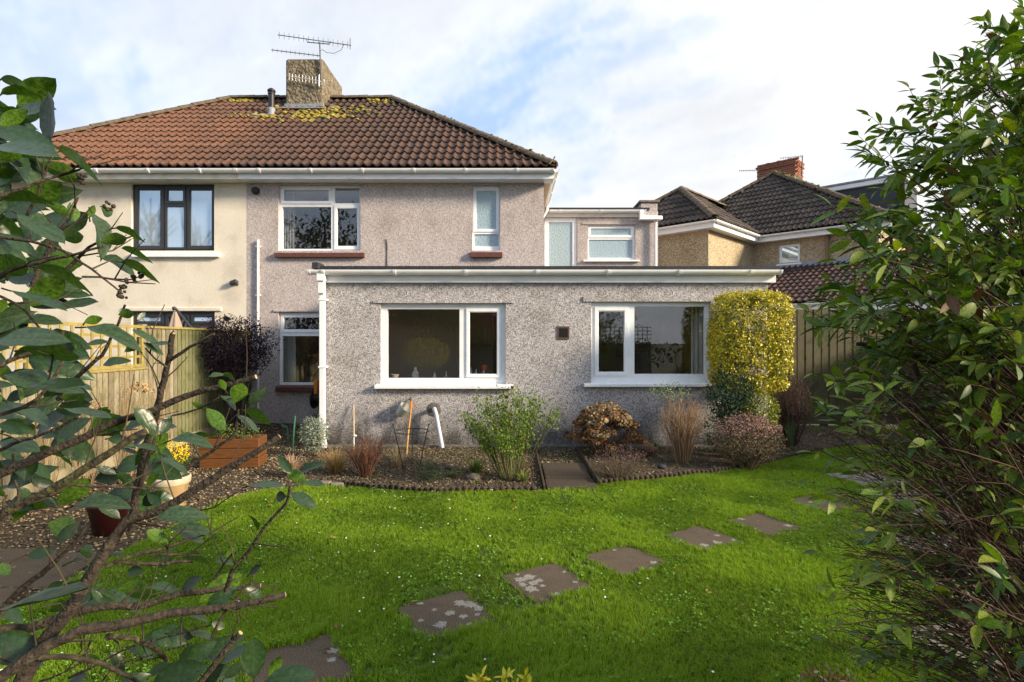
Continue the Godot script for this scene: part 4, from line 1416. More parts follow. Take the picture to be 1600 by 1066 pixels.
func slab_mesh(w: float, d: float, seed_: int) -> ArrayMesh:
	var r := RandomNumberGenerator.new()
	r.seed = seed_
	var mb := MB.new()
	var n := 8
	var ring := []
	for s in 4:
		for k in n:
			var f := float(k) / n * 2.0 - 1.0
			var p: Vector2 = [Vector2(f, -1), Vector2(1, f), Vector2(-f, 1), Vector2(-1, -f)][s]
			var e := 1.0 + r.randf_range(-0.018, 0.006)
			if k == 0: e -= r.randf_range(0.0, 0.03)
			ring.append(Vector2(p.x * w / 2, p.y * d / 2) * e)
	var m := ring.size()
	for k in m:
		var a: Vector2 = ring[k]
		var b: Vector2 = ring[(k + 1) % m]
		var a1 := a * 0.975
		var b1 := b * 0.975
		mb.tri(Vector3(0, 0, 0), Vector3(b1.x, 0, b1.y), Vector3(a1.x, 0, a1.y))
		mb.quad(Vector3(a1.x, 0, a1.y), Vector3(b1.x, 0, b1.y), Vector3(b.x, -0.01, b.y), Vector3(a.x, -0.01, a.y))
		mb.quad(Vector3(a.x, -0.01, a.y), Vector3(b.x, -0.01, b.y), Vector3(b.x, -0.06, b.y), Vector3(a.x, -0.06, a.y))
	return mb.mesh()

func lichen_spots(parent: Node, y: float, spots: Array) -> void:      # thin crusts with ragged outlines: x, distance, radius
	for s in spots:
		var mb := MB.new()
		var n := 22
		var rad := []
		for k in n: rad.append(s[2] * rr(0.5, 1.2))
		for k in n:
			var g := TAU * k / n
			var h := TAU * (k + 1) / n
			mb.tri(Vector3(s[0], y + 0.0025, -s[1]), Vector3(s[0] + cos(h) * rad[(k + 1) % n], y + 0.0008, -s[1] - sin(h) * rad[(k + 1) % n]), Vector3(s[0] + cos(g) * rad[k], y + 0.0008, -s[1] - sin(g) * rad[k]))
		for k in range(mb.n.size()): mb.n[k] = Vector3.UP
		for k in range(0, mb.i.size(), 3):
			var q := (mb.v[mb.i[k + 2]] - mb.v[mb.i[k]]).cross(mb.v[mb.i[k + 1]] - mb.v[mb.i[k]])
			if q.y < 0:
				var t := mb.i[k + 1]
				mb.i[k + 1] = mb.i[k + 2]
				mb.i[k + 2] = t
		obj(mb, "lichen", M.lichen, parent)

func chips(called: String, label: String, area: Array, n: int, y: float, cols: Array, s0: float, s1: float) -> void:
	var p := poly(area)
	var lo := p[0]
	var hi := p[0]
	for q in p:
		lo = lo.min(q)
		hi = hi.max(q)
	var mb := MB.new()
	mb.ball(Vector3.ZERO, Vector3(0.5, 0.22, 0.36), 3, 6, 0.3, rng)
	var xs := []
	var cs := []
	while xs.size() < n:
		var q := Vector2(rr(lo.x, hi.x), rr(lo.y, hi.y))
		if not Geometry2D.is_point_in_polygon(q, p): continue
		var b := Basis(Vector3.UP, rr(0, TAU)) * Basis(Vector3.RIGHT, rr(-0.5, 0.5))
		xs.append(Transform3D(b.scaled_local(Vector3.ONE * rr(s0, s1) * rr(0.7, 1.2)), Vector3(q.x, y + rr(-0.004, 0.006), -q.y)))
		cs.append(cols[rng.randi() % cols.size()] * rr(0.75, 1.2))
	var o := many(mb.mesh(), called, M.chip, null, xs, cs)
	tag(o, label, "stone chips" if called == "gravel" else "bark chips")

func ground() -> void:
	var gb := MB.new()
	gb.quad(Vector3(-300, -0.05, 300), Vector3(300, -0.05, 300), Vector3(300, -0.05, -300), Vector3(-300, -0.05, -300))
	tag(struct(obj(gb, "ground", M.earth)), "open earth and rough grass that reaches past all the gardens", "ground")
	var gravel := [[-5.15, 0.8], [-2.94, 0.8], [-2.97, 3.9], [-2.92, 5.5], [-2.64, 6.02], [-2.7, 8.3], [-2.9, 11.0], [-5.15, 11.0]]
	tag(struct(obj(sheet(poly(gravel), -0.03), "gravel_bed", M.soil)), "strip of brown gravel and soil between the left fence and the lawn", "gravel")
	tag(struct(obj(sheet(poly(LAWN), -0.004), "lawn", M.turf)), "mown green lawn crossed by a diagonal row of stepping stones", "lawn")
	var bed_l := [[-2.62, 6.03], [-2.16, 6.27], [-1.5, 6.05], [-0.81, 5.90], [0.32, 5.95], [0.36, 8.3], [-2.7, 8.3]]
	var bed_r := [[0.98, 6.24], [1.6, 6.43], [2.4, 6.75], [3.2, 7.21], [4.02, 7.81], [5.0, 8.43], [6.6, 8.63], [6.6, 10.4], [0.96, 10.4], [0.96, 8.3]]
	tag(struct(obj(sheet(poly(bed_l), 0.02, 0.06), "left_flower_bed", M.soil)), "curved flower bed under the left extension window with winter shrubs", "flower bed")
	tag(struct(obj(sheet(poly(bed_r), 0.022, 0.06), "right_flower_bed", M.soil)), "flower bed right of the short path, under the right extension window", "flower bed")
	var tan := [lin(.22, .165, .085), lin(.14, .10, .05), lin(.085, .06, .032), lin(.045, .032, .02), lin(.34, .28, .17), lin(.17, .13, .07)]
	for k in tan.size(): tan[k] = tan[k].srgb_to_linear()
	chips("gravel", "loose tan gravel and bark lying along the left fence", gravel, 15000, -0.022, tan, 0.018, 0.042)
	chips("bark_mulch", "brown chips lying over the left flower bed", bed_l, 7000, 0.026, tan.map(func(q): return q * 0.72), 0.014, 0.034)
	chips("bark_mulch", "brown chips lying over the right flower bed", bed_r, 8000, 0.028, tan.slice(1).map(func(q): return q * 0.8), 0.014, 0.034)
	chips("bark_mulch", "brown chips between the top of the sleeper path and the wall", [[0.38, 7.27], [0.93, 7.27], [0.93, 8.25], [0.38, 8.25]], 700, 0.0, tan, 0.014, 0.034)
	# grass
	var tuft := MB.new()
	for k in 11:
		var g := rr(0, TAU)
		var o := Vector3(rr(-0.014, 0.014), -0.006, rr(-0.014, 0.014))
		var h := rr(0.022, 0.042)
		var bend := Vector3(cos(g), 0, sin(g)) * h * rr(0.2, 0.9)
		var sd := Vector3(-sin(g), 0, cos(g)) * rr(0.0013, 0.0022)
		tuft.col = Color(1, 1, 1) * rr(0.75, 1.2)
		var nn := (Vector3.UP * 0.75 - Vector3(cos(g), 0, sin(g)) * 0.65).normalized()
		var a := tuft.vert(o - sd, nn)
		var b := tuft.vert(o + sd, nn)
		var c := tuft.vert(o + Vector3(0, h * 0.62, 0) + bend * 0.4 + sd * 0.8, nn)
		var d := tuft.vert(o + Vector3(0, h * 0.62, 0) + bend * 0.4 - sd * 0.8, nn)
		var e := tuft.vert(o + Vector3(0, h * 0.85, 0) + bend, nn)
		tuft.face(a, b, c); tuft.face(a, c, d); tuft.face(d, c, e)
	var p := poly(LAWN)
	var n := FastNoiseLite.new()
	n.seed = 31
	n.frequency = 0.9
	n.fractal_octaves = 3
	var xs := []
	var cs := []
	while xs.size() < 95000:
		var z := pow(rng.randf(), 1.35) * 6.4 + 2.15
		var q := Vector2(rr(-3.0, 6.4), z)
		if absf(q.x) > z * 1.02 + 0.2: continue
		if not Geometry2D.is_point_in_polygon(q, p) or on_stone(q.x, q.y, -0.012 + 0.05 * n.get_noise_2d(q.x * 6.0, q.y * 6.0)): continue
		var f := clampf(n.get_noise_2d(q.x, q.y) * 1.2 + 0.5, 0, 1)
		var g2 := n.get_noise_2d(q.x * 0.45 + 70, q.y * 0.45)
		if g2 < -0.22 and rng.randf() < 0.55: continue          # thin places
		var tall := lerpf(0.55, 1.3, f) * rr(0.75, 1.25)
		if on_stone(q.x, q.y, 0.05): tall *= 1.25
		xs.append(Transform3D(Basis(Vector3.UP, rr(0, TAU)).scaled_local(Vector3(1.1, tall, 1.1)), Vector3(q.x, 0, -q.y)))
		var c := Color(.14, .245, .02).lerp(Color(.28, .42, .04), clampf(f + rr(-0.4, 0.4), 0, 1))
		if rng.randf() < 0.03: c = Color(.34, .33, .08)
		cs.append(c)
	tag(many(tuft.mesh(), "grass", M.grass, null, xs, cs), "short mown grass blades of the lawn", "grass")
	# clover and moss patches between the blades, then daisies
	xs = []; cs = []
	while xs.size() < 9000:
		var z := pow(rng.randf(), 1.3) * 5.5 + 2.2
		var q := Vector2(rr(-3.0, 5.5), z)
		if not Geometry2D.is_point_in_polygon(q, p) or on_stone(q.x, q.y, 0.0): continue
		if n.get_noise_2d(q.x * 1.7 + 40, q.y * 1.7) < 0.10: continue
		var b := facing(Vector3(rr(-1, 1), rr(0, 0.4), rr(-1, 1)), Vector3(rr(-.4, .4), 1, rr(-.4, .4)), rr(0.010, 0.020))
		xs.append(Transform3D(b, Vector3(q.x, rr(0.014, 0.032), -q.y)))
		cs.append(Color(.13, .27, .045) * rr(0.7, 1.25))
	tag(many(leaf_mesh(1.0, 0.8, 3, 0.15, 0.1), "clover", M.leaf_dull, null, xs, cs), "clover leaves growing in patches through the lawn", "clover")
	xs = []; cs = []
	var dm := MB.new()
	dm.lathe([Vector2(1, 0), Vector2(0.7, 0.3), Vector2(0.001, 0.35)], 7)
	while xs.size() < 120:
		var z := rr(2.6, 6.1)
		var q := Vector2(rr(-3.0, 1.2), z)
		if rng.randf() > 1.05 - (q.x + 3.0) / 4.6: continue
		if not Geometry2D.is_point_in_polygon(q, p) or on_stone(q.x, q.y, 0.0): continue
		xs.append(Transform3D(Basis(Vector3.RIGHT, rr(-0.4, 0.6)).scaled_local(Vector3.ONE * rr(0.0035, 0.0075)), Vector3(q.x, rr(0.03, 0.042), -q.y)))
		cs.append(Color(.8, .79, .76))
	tag(many(dm.mesh(), "daisies", M.petal, null, xs, cs), "tiny white daisies scattered over the left half of the lawn", "daisies")
	xs = []; cs = []
	while xs.size() < 90:
		var z := rr(2.4, 6.2)
		var q := Vector2(rr(-3.0, 4.5), z)
		if not Geometry2D.is_point_in_polygon(q, p): continue
		xs.append(Transform3D(facing(Vector3(rr(-1, 1), 0.1, rr(-1, 1)), Vector3(rr(-.6, .6), 1, rr(-.6, .6)), rr(0.02, 0.05)), Vector3(q.x, rr(0.02, 0.04), -q.y)))
		cs.append([Color(.12, .06, .025), Color(.2, .11, .04), Color(.07, .04, .025), Color(.28, .2, .06)][rng.randi() % 4])
	tag(many(leaf_mesh(1.0, 0.5, 3, 0.4, 0.3), "fallen_leaves", M.leaf_dull, null, xs, cs), "brown fallen leaves lying here and there on the lawn", "leaves")
	# stepping stones
	var spots := [
		[[-0.92, 2.86, .03], [-0.90, 2.78, .025]],
		[[-0.25, 3.36, .05], [-0.31, 3.38, .045], [-0.2, 3.31, .04], [-0.36, 3.26, .035], [-0.56, 3.38, .028], [-0.62, 3.2, .035], [-0.6, 3.14, .03], [-0.55, 3.06, .03], [-0.4, 3.12, .04], [-0.5, 3.03, .025], [-0.28, 3.22, .03], [-0.24, 3.13, .02], [-0.46, 3.3, .02], [-0.52, 3.17, .02], [-0.44, 3.0, .02], [-0.2, 3.24, .018], [-0.36, 3.02, .018]],
		[[0.06, 3.72, .045], [0.12, 3.76, .05], [0.07, 3.64, .035], [0.12, 3.57, .05], [0.14, 3.66, .04], [0.18, 3.7, .03], [0.28, 3.5, .025], [0.42, 3.68, .022], [0.36, 3.84, .018], [0.04, 3.8, .018], [0.2, 3.62, .02]],
		[[1.02, 4.0, .03], [0.78, 4.24, .018], [0.98, 3.9, .02]],
		[[1.32, 4.44, .05], [1.62, 4.4, .04], [1.5, 4.34, .035], [1.68, 4.56, .025], [1.78, 4.46, .03]],
		[[2.05, 4.98, .03], [2.38, 4.8, .04]],
		[[2.95, 5.5, .03], [3.1, 5.35, .035]]]
	for k in STONES.size():
		var s: Array = STONES[k]
		var t := thing("stepping_stone", s[3], "stepping stone", Vector3(s[0], 0.008, -s[1]), "stepping stones across the lawn")
		put(slab_mesh(0.46, 0.46, 300 + k), "slab", M.paving[k % 3], t, Transform3D(Basis(Vector3.UP, deg_to_rad(s[2]) + rr(-.04, .04)) * Basis(Vector3.RIGHT, rr(-.006, .006)), t.position))
		lichen_spots(t, 0.008, spots[k])
	var slab_labels := ["farthest grey paving slab seen through the twigs beside the right bed", "paving slab just nearer than the farthest one behind the right shrub", "pale slab glimpsed between brown twigs, third from the far end of the side path", "lichen-flecked slab among the twigs in the middle of the side path", "slab behind the lower stems of the right shrub, next to the nearest one", "large grey slab with white lichen in the bottom right corner"]
	for k in SLABS.size():
		var s: Array = SLABS[k]
		var t := thing("paving_slab", slab_labels[k], "paving slab", Vector3(s[0], 0.008, -s[1]), "slabs of the path behind the right shrub")
		put(slab_mesh(0.62, 0.62, 330 + k), "slab", M.stone, t, Transform3D(Basis(Vector3.UP, deg_to_rad(s[2])), t.position))
		var ls := []
		for j in 9: ls.append([s[0] + rr(-.24, .24), s[1] + rr(-.24, .24), rr(.015, .05)])
		lichen_spots(t, 0.008, ls)
	var lp := [[-3.35, 3.95, "dark paving slab at the left edge, nearest the lawn"], [-3.98, 4.02, "dark paving slab at the left edge with two white lichen spots"], [-3.45, 3.32, "dark paving slab low on the left behind the shrub's trunk"], [-4.08, 3.38, "dark paving slab deepest in the left shrub's shade"], [-4.62, 4.08, "dark paving slab against the foot of the left fence"]]
	for k in lp.size():
		var t := thing("paving_slab", lp[k][2], "paving slab", Vector3(lp[k][0], -0.012, -lp[k][1]), "dark slabs left of the lawn")
		put(slab_mesh(0.61, 0.61, 350 + k), "slab", M.paving[k % 3], t, Transform3D(Basis(Vector3.UP, 0.05 * k), t.position))
		if k == 1: lichen_spots(t, -0.012, [[-3.85, 4.12, .05], [-3.9, 4.2, .03]])
	# short path between the beds
	var path := thing("garden_path", "short dark sleeper path between the two flower beds", "path", Vector3(0.66, 0, -7.1))
	for k in 3:
		var pb := MB.new()
		var z0 := 6.0 + k * 0.42
		pb.bevel_box(Vector3(0.38 + rr(-.01, .01), -0.05, -z0 - 0.41), Vector3(0.93 + rr(-.01, .01), 0.014 + rr(0, .012), -z0), 0.012)
		obj(pb, "sleeper", M.log, path)
	for q in [[0.345, 5.95, 8.2], [0.965, 6.2, 8.2]]:
		var pb := MB.new()
		pb.bevel_box(Vector3(q[0] - 0.012, -0.05, -q[2]), Vector3(q[0] + 0.012, 0.06, -q[1]), 0.005)
		obj(pb, "edging_board", M.log, path)
	# log roll edging along the beds
	for run in [["log_edging", "low dark log edging along the front of the left flower bed", [[-1.9, 6.2], [-1.5, 6.04], [-0.81, 5.885], [0.32, 5.935]]], ["log_edging", "scalloped dark log edging curving along the right flower bed", [[0.98, 6.225], [1.6, 6.415], [2.4, 6.735], [3.2, 7.195], [4.02, 7.795], [4.6, 8.17]]]]:
		var c := Curve3D.new()
		for q in run[2]: c.add_point(Vector3(q[0], 0, -q[1]))
		var t := thing(run[0], run[1], "edging", Vector3(run[2][0][0], 0, -run[2][0][1]))
		var lm := MB.new()
		lm.lathe([Vector2(0.029, -0.06), Vector2(0.031, 0.05), Vector2(0.026, 0.062), Vector2(0.001, 0.066)], 8)
		var mesh := lm.mesh()
		var n_logs := int(c.get_baked_length() / 0.066)
		for k in n_logs:
			put(mesh, "log", M.log, t, Transform3D(Basis(Vector3.UP, rr(0, 6)).scaled_local(Vector3(1, rr(0.75, 1.05), 1)), c.sample_baked(k * 0.066) + Vector3(0, rr(-0.012, 0.004), 0)))
	for k in 5:
		var t := thing("edging_brick", ["leftmost flat edging stone beside the front corner of the left bed", "dark flat edging stone next to the log edging", "third flat stone of the left bed's corner edging", "flat stone half buried by grass at the left bed corner", "rough flat stone where gravel meets the left bed"][k], "stone", Vector3(-2.55 + k * 0.155, 0.0, -6.02 - [0.02, 0.1, 0.17, 0.17, 0.13][k]), "flat stones edging the left bed")
		var b := MB.new()
		b.bevel_box(Vector3(-0.07, -0.04, -0.045), Vector3(0.07, 0.028 + rr(0, .015), 0.045), 0.01)
		put(b.mesh(), "stone", M.stone if k != 1 else M.log, t, Transform3D(Basis(Vector3.UP, rr(-0.3, 0.3)), t.position))

# ------------------------------------------------------------------ fences
func board_mesh(w: float, h: float, thick: float) -> ArrayMesh:       # feather-edged board facing +z
	var mb := MB.new()
	mb.hexa([Vector3(-w / 2, 0, thick), Vector3(w / 2, 0, thick * 0.45), Vector3(w / 2, 0, 0), Vector3(-w / 2, 0, 0), Vector3(-w / 2, h, thick), Vector3(w / 2, h, thick * 0.45), Vector3(w / 2, h, 0), Vector3(-w / 2, h, 0)])
	return mb.mesh()

func fences() -> void:
	var X := -5.2
	var t := thing("left_fence", "pale close-boarded garden fence with yellow trellis top on the left", "fence", Vector3(X, 0, -7.9))
	var tall := board_mesh(0.1, 1.66, 0.028)
	var low := board_mesh(0.1, 1.08, 0.028)
	var turn := Basis(Vector3.UP, PI / 2)
	var z := 10.95
	while z > 3.0:
		var m: Mesh = tall if z > 7.95 else low
		var bm: Material = M.board[[0, 1, 2, 4, 5][rng.randi() % 5]]
		if z > 8.6 and rng.randf() < 0.7: bm = M.board[3]
		put(m, "board", bm, t, Transform3D(turn * Basis(Vector3(0, 0, 1), rr(-0.004, 0.004)), Vector3(X + rr(0, 0.003), 0.12 + rr(-0.006, 0.006), -z)))
		z -= 0.099
	for zz in [10.9, 9.5, 7.9, 6.07, 4.24]:
		var pb := MB.new()
		pb.bevel_box(Vector3(X - 0.10, -0.1, -zz - 0.045), Vector3(X - 0.005, 1.84, -zz + 0.045), 0.008)
		obj(pb, "post", M.board[2], t)
	var gb := MB.new()
	gb.bevel_box(Vector3(X - 0.012, -0.05, -11), Vector3(X + 0.022, 0.125, -3.0), 0.005)
	obj(gb, "gravel_board", M.board[1], t)
	var cb := MB.new()
	cb.bevel_box(Vector3(X - 0.03, 1.78, -11), Vector3(X + 0.045, 1.815, -7.9), 0.006)
	obj(cb, "capping_rail", M.trellis, t)
	var mr := MB.new()
	mr.bevel_box(Vector3(X - 0.02, 1.2, -7.9), Vector3(X + 0.04, 1.235, -3.0), 0.006)
	obj(mr, "capping_rail", M.trellis, t)
	for k in 3:
		var z0 := 7.83 - k * 1.83
		var z1 := z0 - 1.74
		var fb := MB.new()
		fb.wall(0, 0, 1.74, 0.58, 0.02, 0.04, [[0.04, 0.04, 1.70, 0.54]])
		fb.turn(Transform3D(turn, Vector3(X, 1.24, -z1)))
		for i in range(fb.v.size()): fb.v[i].z = fb.v[i].z
		var panel := obj(fb, "trellis_panel", M.trellis, t)
		panel.position.z += 0.0
		for j in 10:
			var sb := MB.new()
			var zz := lerpf(z0, z1, (j + 1) / 11.0)
			sb.box(Vector3(X + 0.002, 1.26, -zz - 0.018), Vector3(X + 0.014, 1.80, -zz + 0.018))
			obj(sb, "slat", M.trellis, panel)
		for j in 3:
			var sb := MB.new()
			var y := 1.24 + 0.58 * (j + 1) / 4.0
			sb.box(Vector3(X - 0.012, y - 0.018, -z0), Vector3(X + 0.0, y + 0.018, -z1))
			obj(sb, "slat", M.trellis, panel)
	# right side: greenish boards below the lean-to gutter, then along the boundary towards the camera
	var r := thing("right_fence", "weathered greenish board fence below the lean-to gutter on the right", "fence", Vector3(5, 0, -10.2))
	var rb := board_mesh(0.152, 2.1, 0.022)
	for k in 24:
		put(rb, "board", M.board_green, r, Transform3D(Basis(Vector3(0, 0, 1), rr(-0.004, 0.004)), Vector3(4.0 + k * 0.145, 0.08, -10.2 + rr(0, 0.004))))
	for k in 3:
		var pb := MB.new()
		pb.bevel_box(Vector3(4.2 + k * 1.5, -0.1, -10.33), Vector3(4.3 + k * 1.5, 2.2, -10.205), 0.008)
		obj(pb, "post", M.board_green, r)
	var s := thing("side_fence", "board fence behind the big shrub along the right boundary", "fence", Vector3(7.2, 0, -6))
	var sb2 := board_mesh(0.152, 1.75, 0.022)
	for k in 66:
		put(sb2, "board", M.board_green, s, Transform3D(Basis(Vector3.UP, -PI / 2), Vector3(7.2, 0.05, -10.1 + k * 0.145)))
	var pb2 := MB.new()
	for k in 6: pb2.bevel_box(Vector3(7.205, -0.1, -10 + k * 1.8), Vector3(7.3, 1.8, -9.9 + k * 1.8), 0.008)
	obj(pb2, "posts", M.board_green, s)

# ------------------------------------------------------------------ plants
func twigs(base: Vector3, height: float, spread: float, n: int, r0: float, cols: Array, forks := 3, lean := Vector3.ZERO, curve := 0.5) -> Array:
	var mb := MB.new()
	var tips := []
	for k in n:
		mb.col = cols[rng.randi() % cols.size()] * rr(0.8, 1.2)
		var g := rr(0, TAU)
		var q := sqrt(rng.randf())
		var b := base + Vector3(cos(g), 0, sin(g)) * q * spread * 0.22
		var e := base + Vector3(cos(g) * spread * q, height * rr(0.7, 1.05) * (1.0 - 0.25 * q * q), sin(g) * spread * q) + lean
		var m := b.lerp(e, 0.5) + Vector3(-cos(g), 0, -sin(g)) * spread * q * 0.2 * curve + Vector3(rr(-1, 1), rr(-1, 1), rr(-1, 1)) * height * 0.04
		mb.tube([b, b.lerp(m, 0.5), m, m.lerp(e, 0.55) + Vector3(rr(-1, 1), 0, rr(-1, 1)) * height * 0.02, e], [r0, r0 * 0.85, r0 * 0.7, r0 * 0.5, r0 * 0.3], 4, false)
		tips.append([e, (e - m).normalized()])
		for f in forks:
			var h := rr(0.35, 0.95)
			var s := b.lerp(m, h * 2) if h < 0.5 else m.lerp(e, h * 2 - 1)
			var d := ((e - m).normalized() + rdir() * 0.75 + Vector3.UP * 0.25).normalized()
			var l := height * rr(0.12, 0.32) * (1.1 - 0.4 * h)
			var e2 := s + d * l
			mb.tube([s, s + d * l * 0.5 + rdir() * l * 0.08, e2], [r0 * 0.5, r0 * 0.4, r0 * 0.25], 3, false)
			tips.append([e2, d])
	return [mb, tips]

func stems(parent: Node, tw: Array, called := "stems") -> void:
	obj(tw[0], called, M.twig, parent).set_meta("kind", "stuff")

func cloud(c: Vector3, r: Vector3, n: int, s0: float, s1: float, ca: Color, cb: Color, shell := 0.5, up := 0.5, lump := 0.25, seed_ := 1) -> Array:
	var xs := []
	var cs := []
	var nz := FastNoiseLite.new()
	nz.seed = seed_
	nz.frequency = 1.6
	while xs.size() < n:
		var d := rdir()
		var q := pow(rng.randf(), 1.0 / 3.0)
		q = lerpf(q, 1.0, shell * rng.randf())
		q *= 1.0 + lump * 1.6 * nz.get_noise_3dv(d * 1.3)
		if nz.get_noise_3dv(d * 2.4 + Vector3(5, 5, 5) * q) < -0.32: continue
		var p := c + d * r * q
		if p.y < 0.03: continue
		var out := (d + rdir() * 0.9 + Vector3.UP * up).normalized()
		xs.append(Transform3D(facing((d * 0.6 + rdir()).normalized(), out, rr(s0, s1)), p))
		cs.append(ca.lerp(cb, clampf(rng.randf() * 0.8 + 0.2 * nz.get_noise_3dv(p * 3.0), 0, 1)))
	return [xs, cs]

func blades(base: Vector3, n: int, length: float, spread: float, w: float, ca: Color, cb: Color, droop := 0.6) -> MB:
	var mb := MB.new()
	for k in n:
		var g := rr(0, TAU)
		var l := length * rr(0.55, 1.05)
		var o := base + Vector3(cos(g), 0, sin(g)) * rr(0, spread * 0.25)
		var outw := Vector3(cos(g), 0, sin(g))
		var tip := rr(0.15, 1.0) * spread
		var sd := Vector3(-sin(g), 0, cos(g)) * w * rr(0.6, 1.1)
		mb.col = ca.lerp(cb, rng.randf())
		var prev := -1
		for j in 5:
			var f := j / 4.0
			var p := o + outw * tip * f * (0.5 + 0.5 * f) + Vector3.UP * l * (f - droop * 0.5 * f * f * f)
			var nn := (Vector3.UP * 0.6 - outw * 0.7).normalized()
			var a := mb.vert(p - sd * (1 - f * 0.9), nn)
			mb.vert(p + sd * (1 - f * 0.9), nn)
			if prev >= 0: mb.face(prev, prev + 1, a + 1); mb.face(prev, a + 1, a)
			prev = a
	return mb

func small_leaf() -> ArrayMesh: return leaf_mesh(1.0, 0.5, 2, 0.2, 0.15)
func slim_leaf() -> ArrayMesh: return leaf_mesh(1.0, 0.22, 2, 0.15, 0.2)

func plant(called: String, label: String, category: String, at: Vector3) -> Node3D:
	return thing(called, label, category, Vector3(at.x, 0.0, at.z))

func garden_plants() -> void:
	var sl := small_leaf()
	var th := slim_leaf()
	# purple barberry against the fence
	var c := W(366, 541, 9.55)
	var t := plant("purple_barberry", "dark purple leaved shrub between the fence end and the white conduit", "shrub", c)
	stems(t, twigs(Vector3(c.x, 0, c.z), 1.75, 0.5, 22, 0.012, [Color(.05, .03, .025), Color(.03, .018, .018)], 4))
	var q := cloud(c, Vector3(0.64, 0.50, 0.5), 7500, 0.028, 0.052, Color(.016, .010, .018), Color(.062, .036, .058), 0.4, 0.4, 0.35, 4)
	for s in [[292, 572, 40], [305, 583, 30], [283, 560, 26], [330, 500, 60], [318, 520, 60], [420, 560, 60]]:
		var e := cloud(W(s[0], s[1], 9.4), Vector3(0.13, 0.09, 0.1), s[2], 0.022, 0.04, Color(.03, .014, .018), Color(.075, .035, .045), 0.0, 0.4)
		q[0].append_array(e[0]); q[1].append_array(e[1])
	many(sl, "foliage", M.leaf_dull, t, q[0], q[1])
	# golden clipped euonymus at the corner of the extension
	t = plant("golden_topiary", "tall clipped block of bright yellow variegated leaves at the extension's right corner", "shrub", Vector3(3.22, 0, -7.85))
	stems(t, twigs(Vector3(3.2, 0, -7.85), 1.7, 0.42, 26, 0.014, [Color(.06, .045, .03)], 3))
	var xs := []
	var cs := []
	var nz := FastNoiseLite.new()
	nz.seed = 14
	nz.frequency = 2.2
	var core := Vector3(3.345, 1.58, -7.86)
	var half := Vector3(0.495, 0.70, 0.42)
	while xs.size() < 21000:
		var d := rdir()
		var k := pow(pow(absf(d.x), 5.0) + pow(absf(d.y), 5.0) + pow(absf(d.z), 5.0), -0.2)     # rounded block
		var depth := pow(rng.randf(), 2.0)
		var s := d * k * (1.0 - 0.25 * depth) * (1.0 + 0.05 * nz.get_noise_3dv(d * k * 1.8) + rr(-0.015, 0.02))
		var p := core + s * half
		p.x += 0.03 * (p.y - 1.5) * 0.5
		if s.y < -0.5 and nz.get_noise_3dv(p * 1.5 + Vector3(3, 0, 0)) < -0.05 - 0.6 * (s.y + 1.0): continue
		if depth < 0.4 and nz.get_noise_3dv(p * 2.6) < -0.13: continue
		var out := (d + rdir() * 0.8 + Vector3(0, 0.35, 0)).normalized()
		xs.append(Transform3D(facing((rdir() + Vector3(0, -0.2, 0) + d * 0.4).normalized(), out, rr(0.030, 0.052)), p))
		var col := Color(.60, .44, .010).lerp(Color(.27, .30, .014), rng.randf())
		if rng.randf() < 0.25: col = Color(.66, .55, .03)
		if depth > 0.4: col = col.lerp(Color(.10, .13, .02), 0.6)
		cs.append(col)
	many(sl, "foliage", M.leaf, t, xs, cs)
	# small golden ball below it
	c = W(1187, 642, 7.45)
	t = plant("golden_bush", "low rounded yellow green bush below the golden topiary", "shrub", c)
	stems(t, twigs(Vector3(c.x, 0, c.z), 0.7, 0.2, 12, 0.008, [Color(.06, .045, .03)], 3))
	q = cloud(c, Vector3(0.25, 0.27, 0.24), 2600, 0.022, 0.038, Color(.10, .15, .015), Color(.36, .34, .02), 0.75, 0.6, 0.1, 6)
	many(sl, "foliage", M.leaf, t, q[0], q[1])
	# dark fine-leaved evergreen
	c = W(1143, 622, 7.55)
	t = plant("fine_leaved_evergreen", "blue green feathery shrub in front of the topiary's left edge", "shrub", c)
	stems(t, twigs(Vector3(c.x, 0, c.z), 1.15, 0.3, 16, 0.009, [Color(.07, .055, .035)], 3))
	q = cloud(c, Vector3(0.32, 0.42, 0.28), 2600, 0.045, 0.085, Color(.022, .05, .03), Color(.07, .115, .06), 0.35, 0.5, 0.35, 8)
	var e2 := cloud(c + Vector3(-0.12, -0.45, 0.05), Vector3(0.34, 0.3, 0.25), 900, 0.04, 0.08, Color(.03, .06, .025), Color(.08, .11, .05), 0.3, 0.5, 0.3, 9)
	q[0].append_array(e2[0]); q[1].append_array(e2[1])
	many(th, "foliage", M.leaf_dull, t, q[0], q[1])
	# bare tan twigs with pale green tops
	c = G(1066, 726)
	t = plant("bare_spirea", "bare tan twiggy bush with pale green tips right of the hydrangea", "shrub", c)
	stems(t, twigs(Vector3(c.x, 0, c.z), 0.95, 0.33, 110, 0.0055, [Color(.24, .15, .08), Color(.18, .11, .06), Color(.30, .2, .12)], 4))
	q = cloud(Vector3(c.x - 0.1, 0.92, c.z - 0.25), Vector3(0.3, 0.13, 0.2), 650, 0.015, 0.03, Color(.14, .2, .09), Color(.3, .36, .2), 0.2, 0.6)
	many(sl, "foliage", M.leaf_dull, t, q[0], q[1])
	# pinkish hebe
	c = W(1168, 684, 6.95)
	t = plant("pink_tinged_hebe", "rounded bush with dusky pink leaf tips by the right bed's edging", "shrub", c)
	stems(t, twigs(Vector3(c.x, 0, c.z), 0.42, 0.38, 60, 0.006, [Color(.1, .07, .045), Color(.2, .15, .09)], 3))
	q = cloud(c, Vector3(0.43, 0.31, 0.32), 6000, 0.018, 0.034, Color(.085, .075, .035), Color(.20, .14, .10), 0.5, 0.7, 0.2, 12)
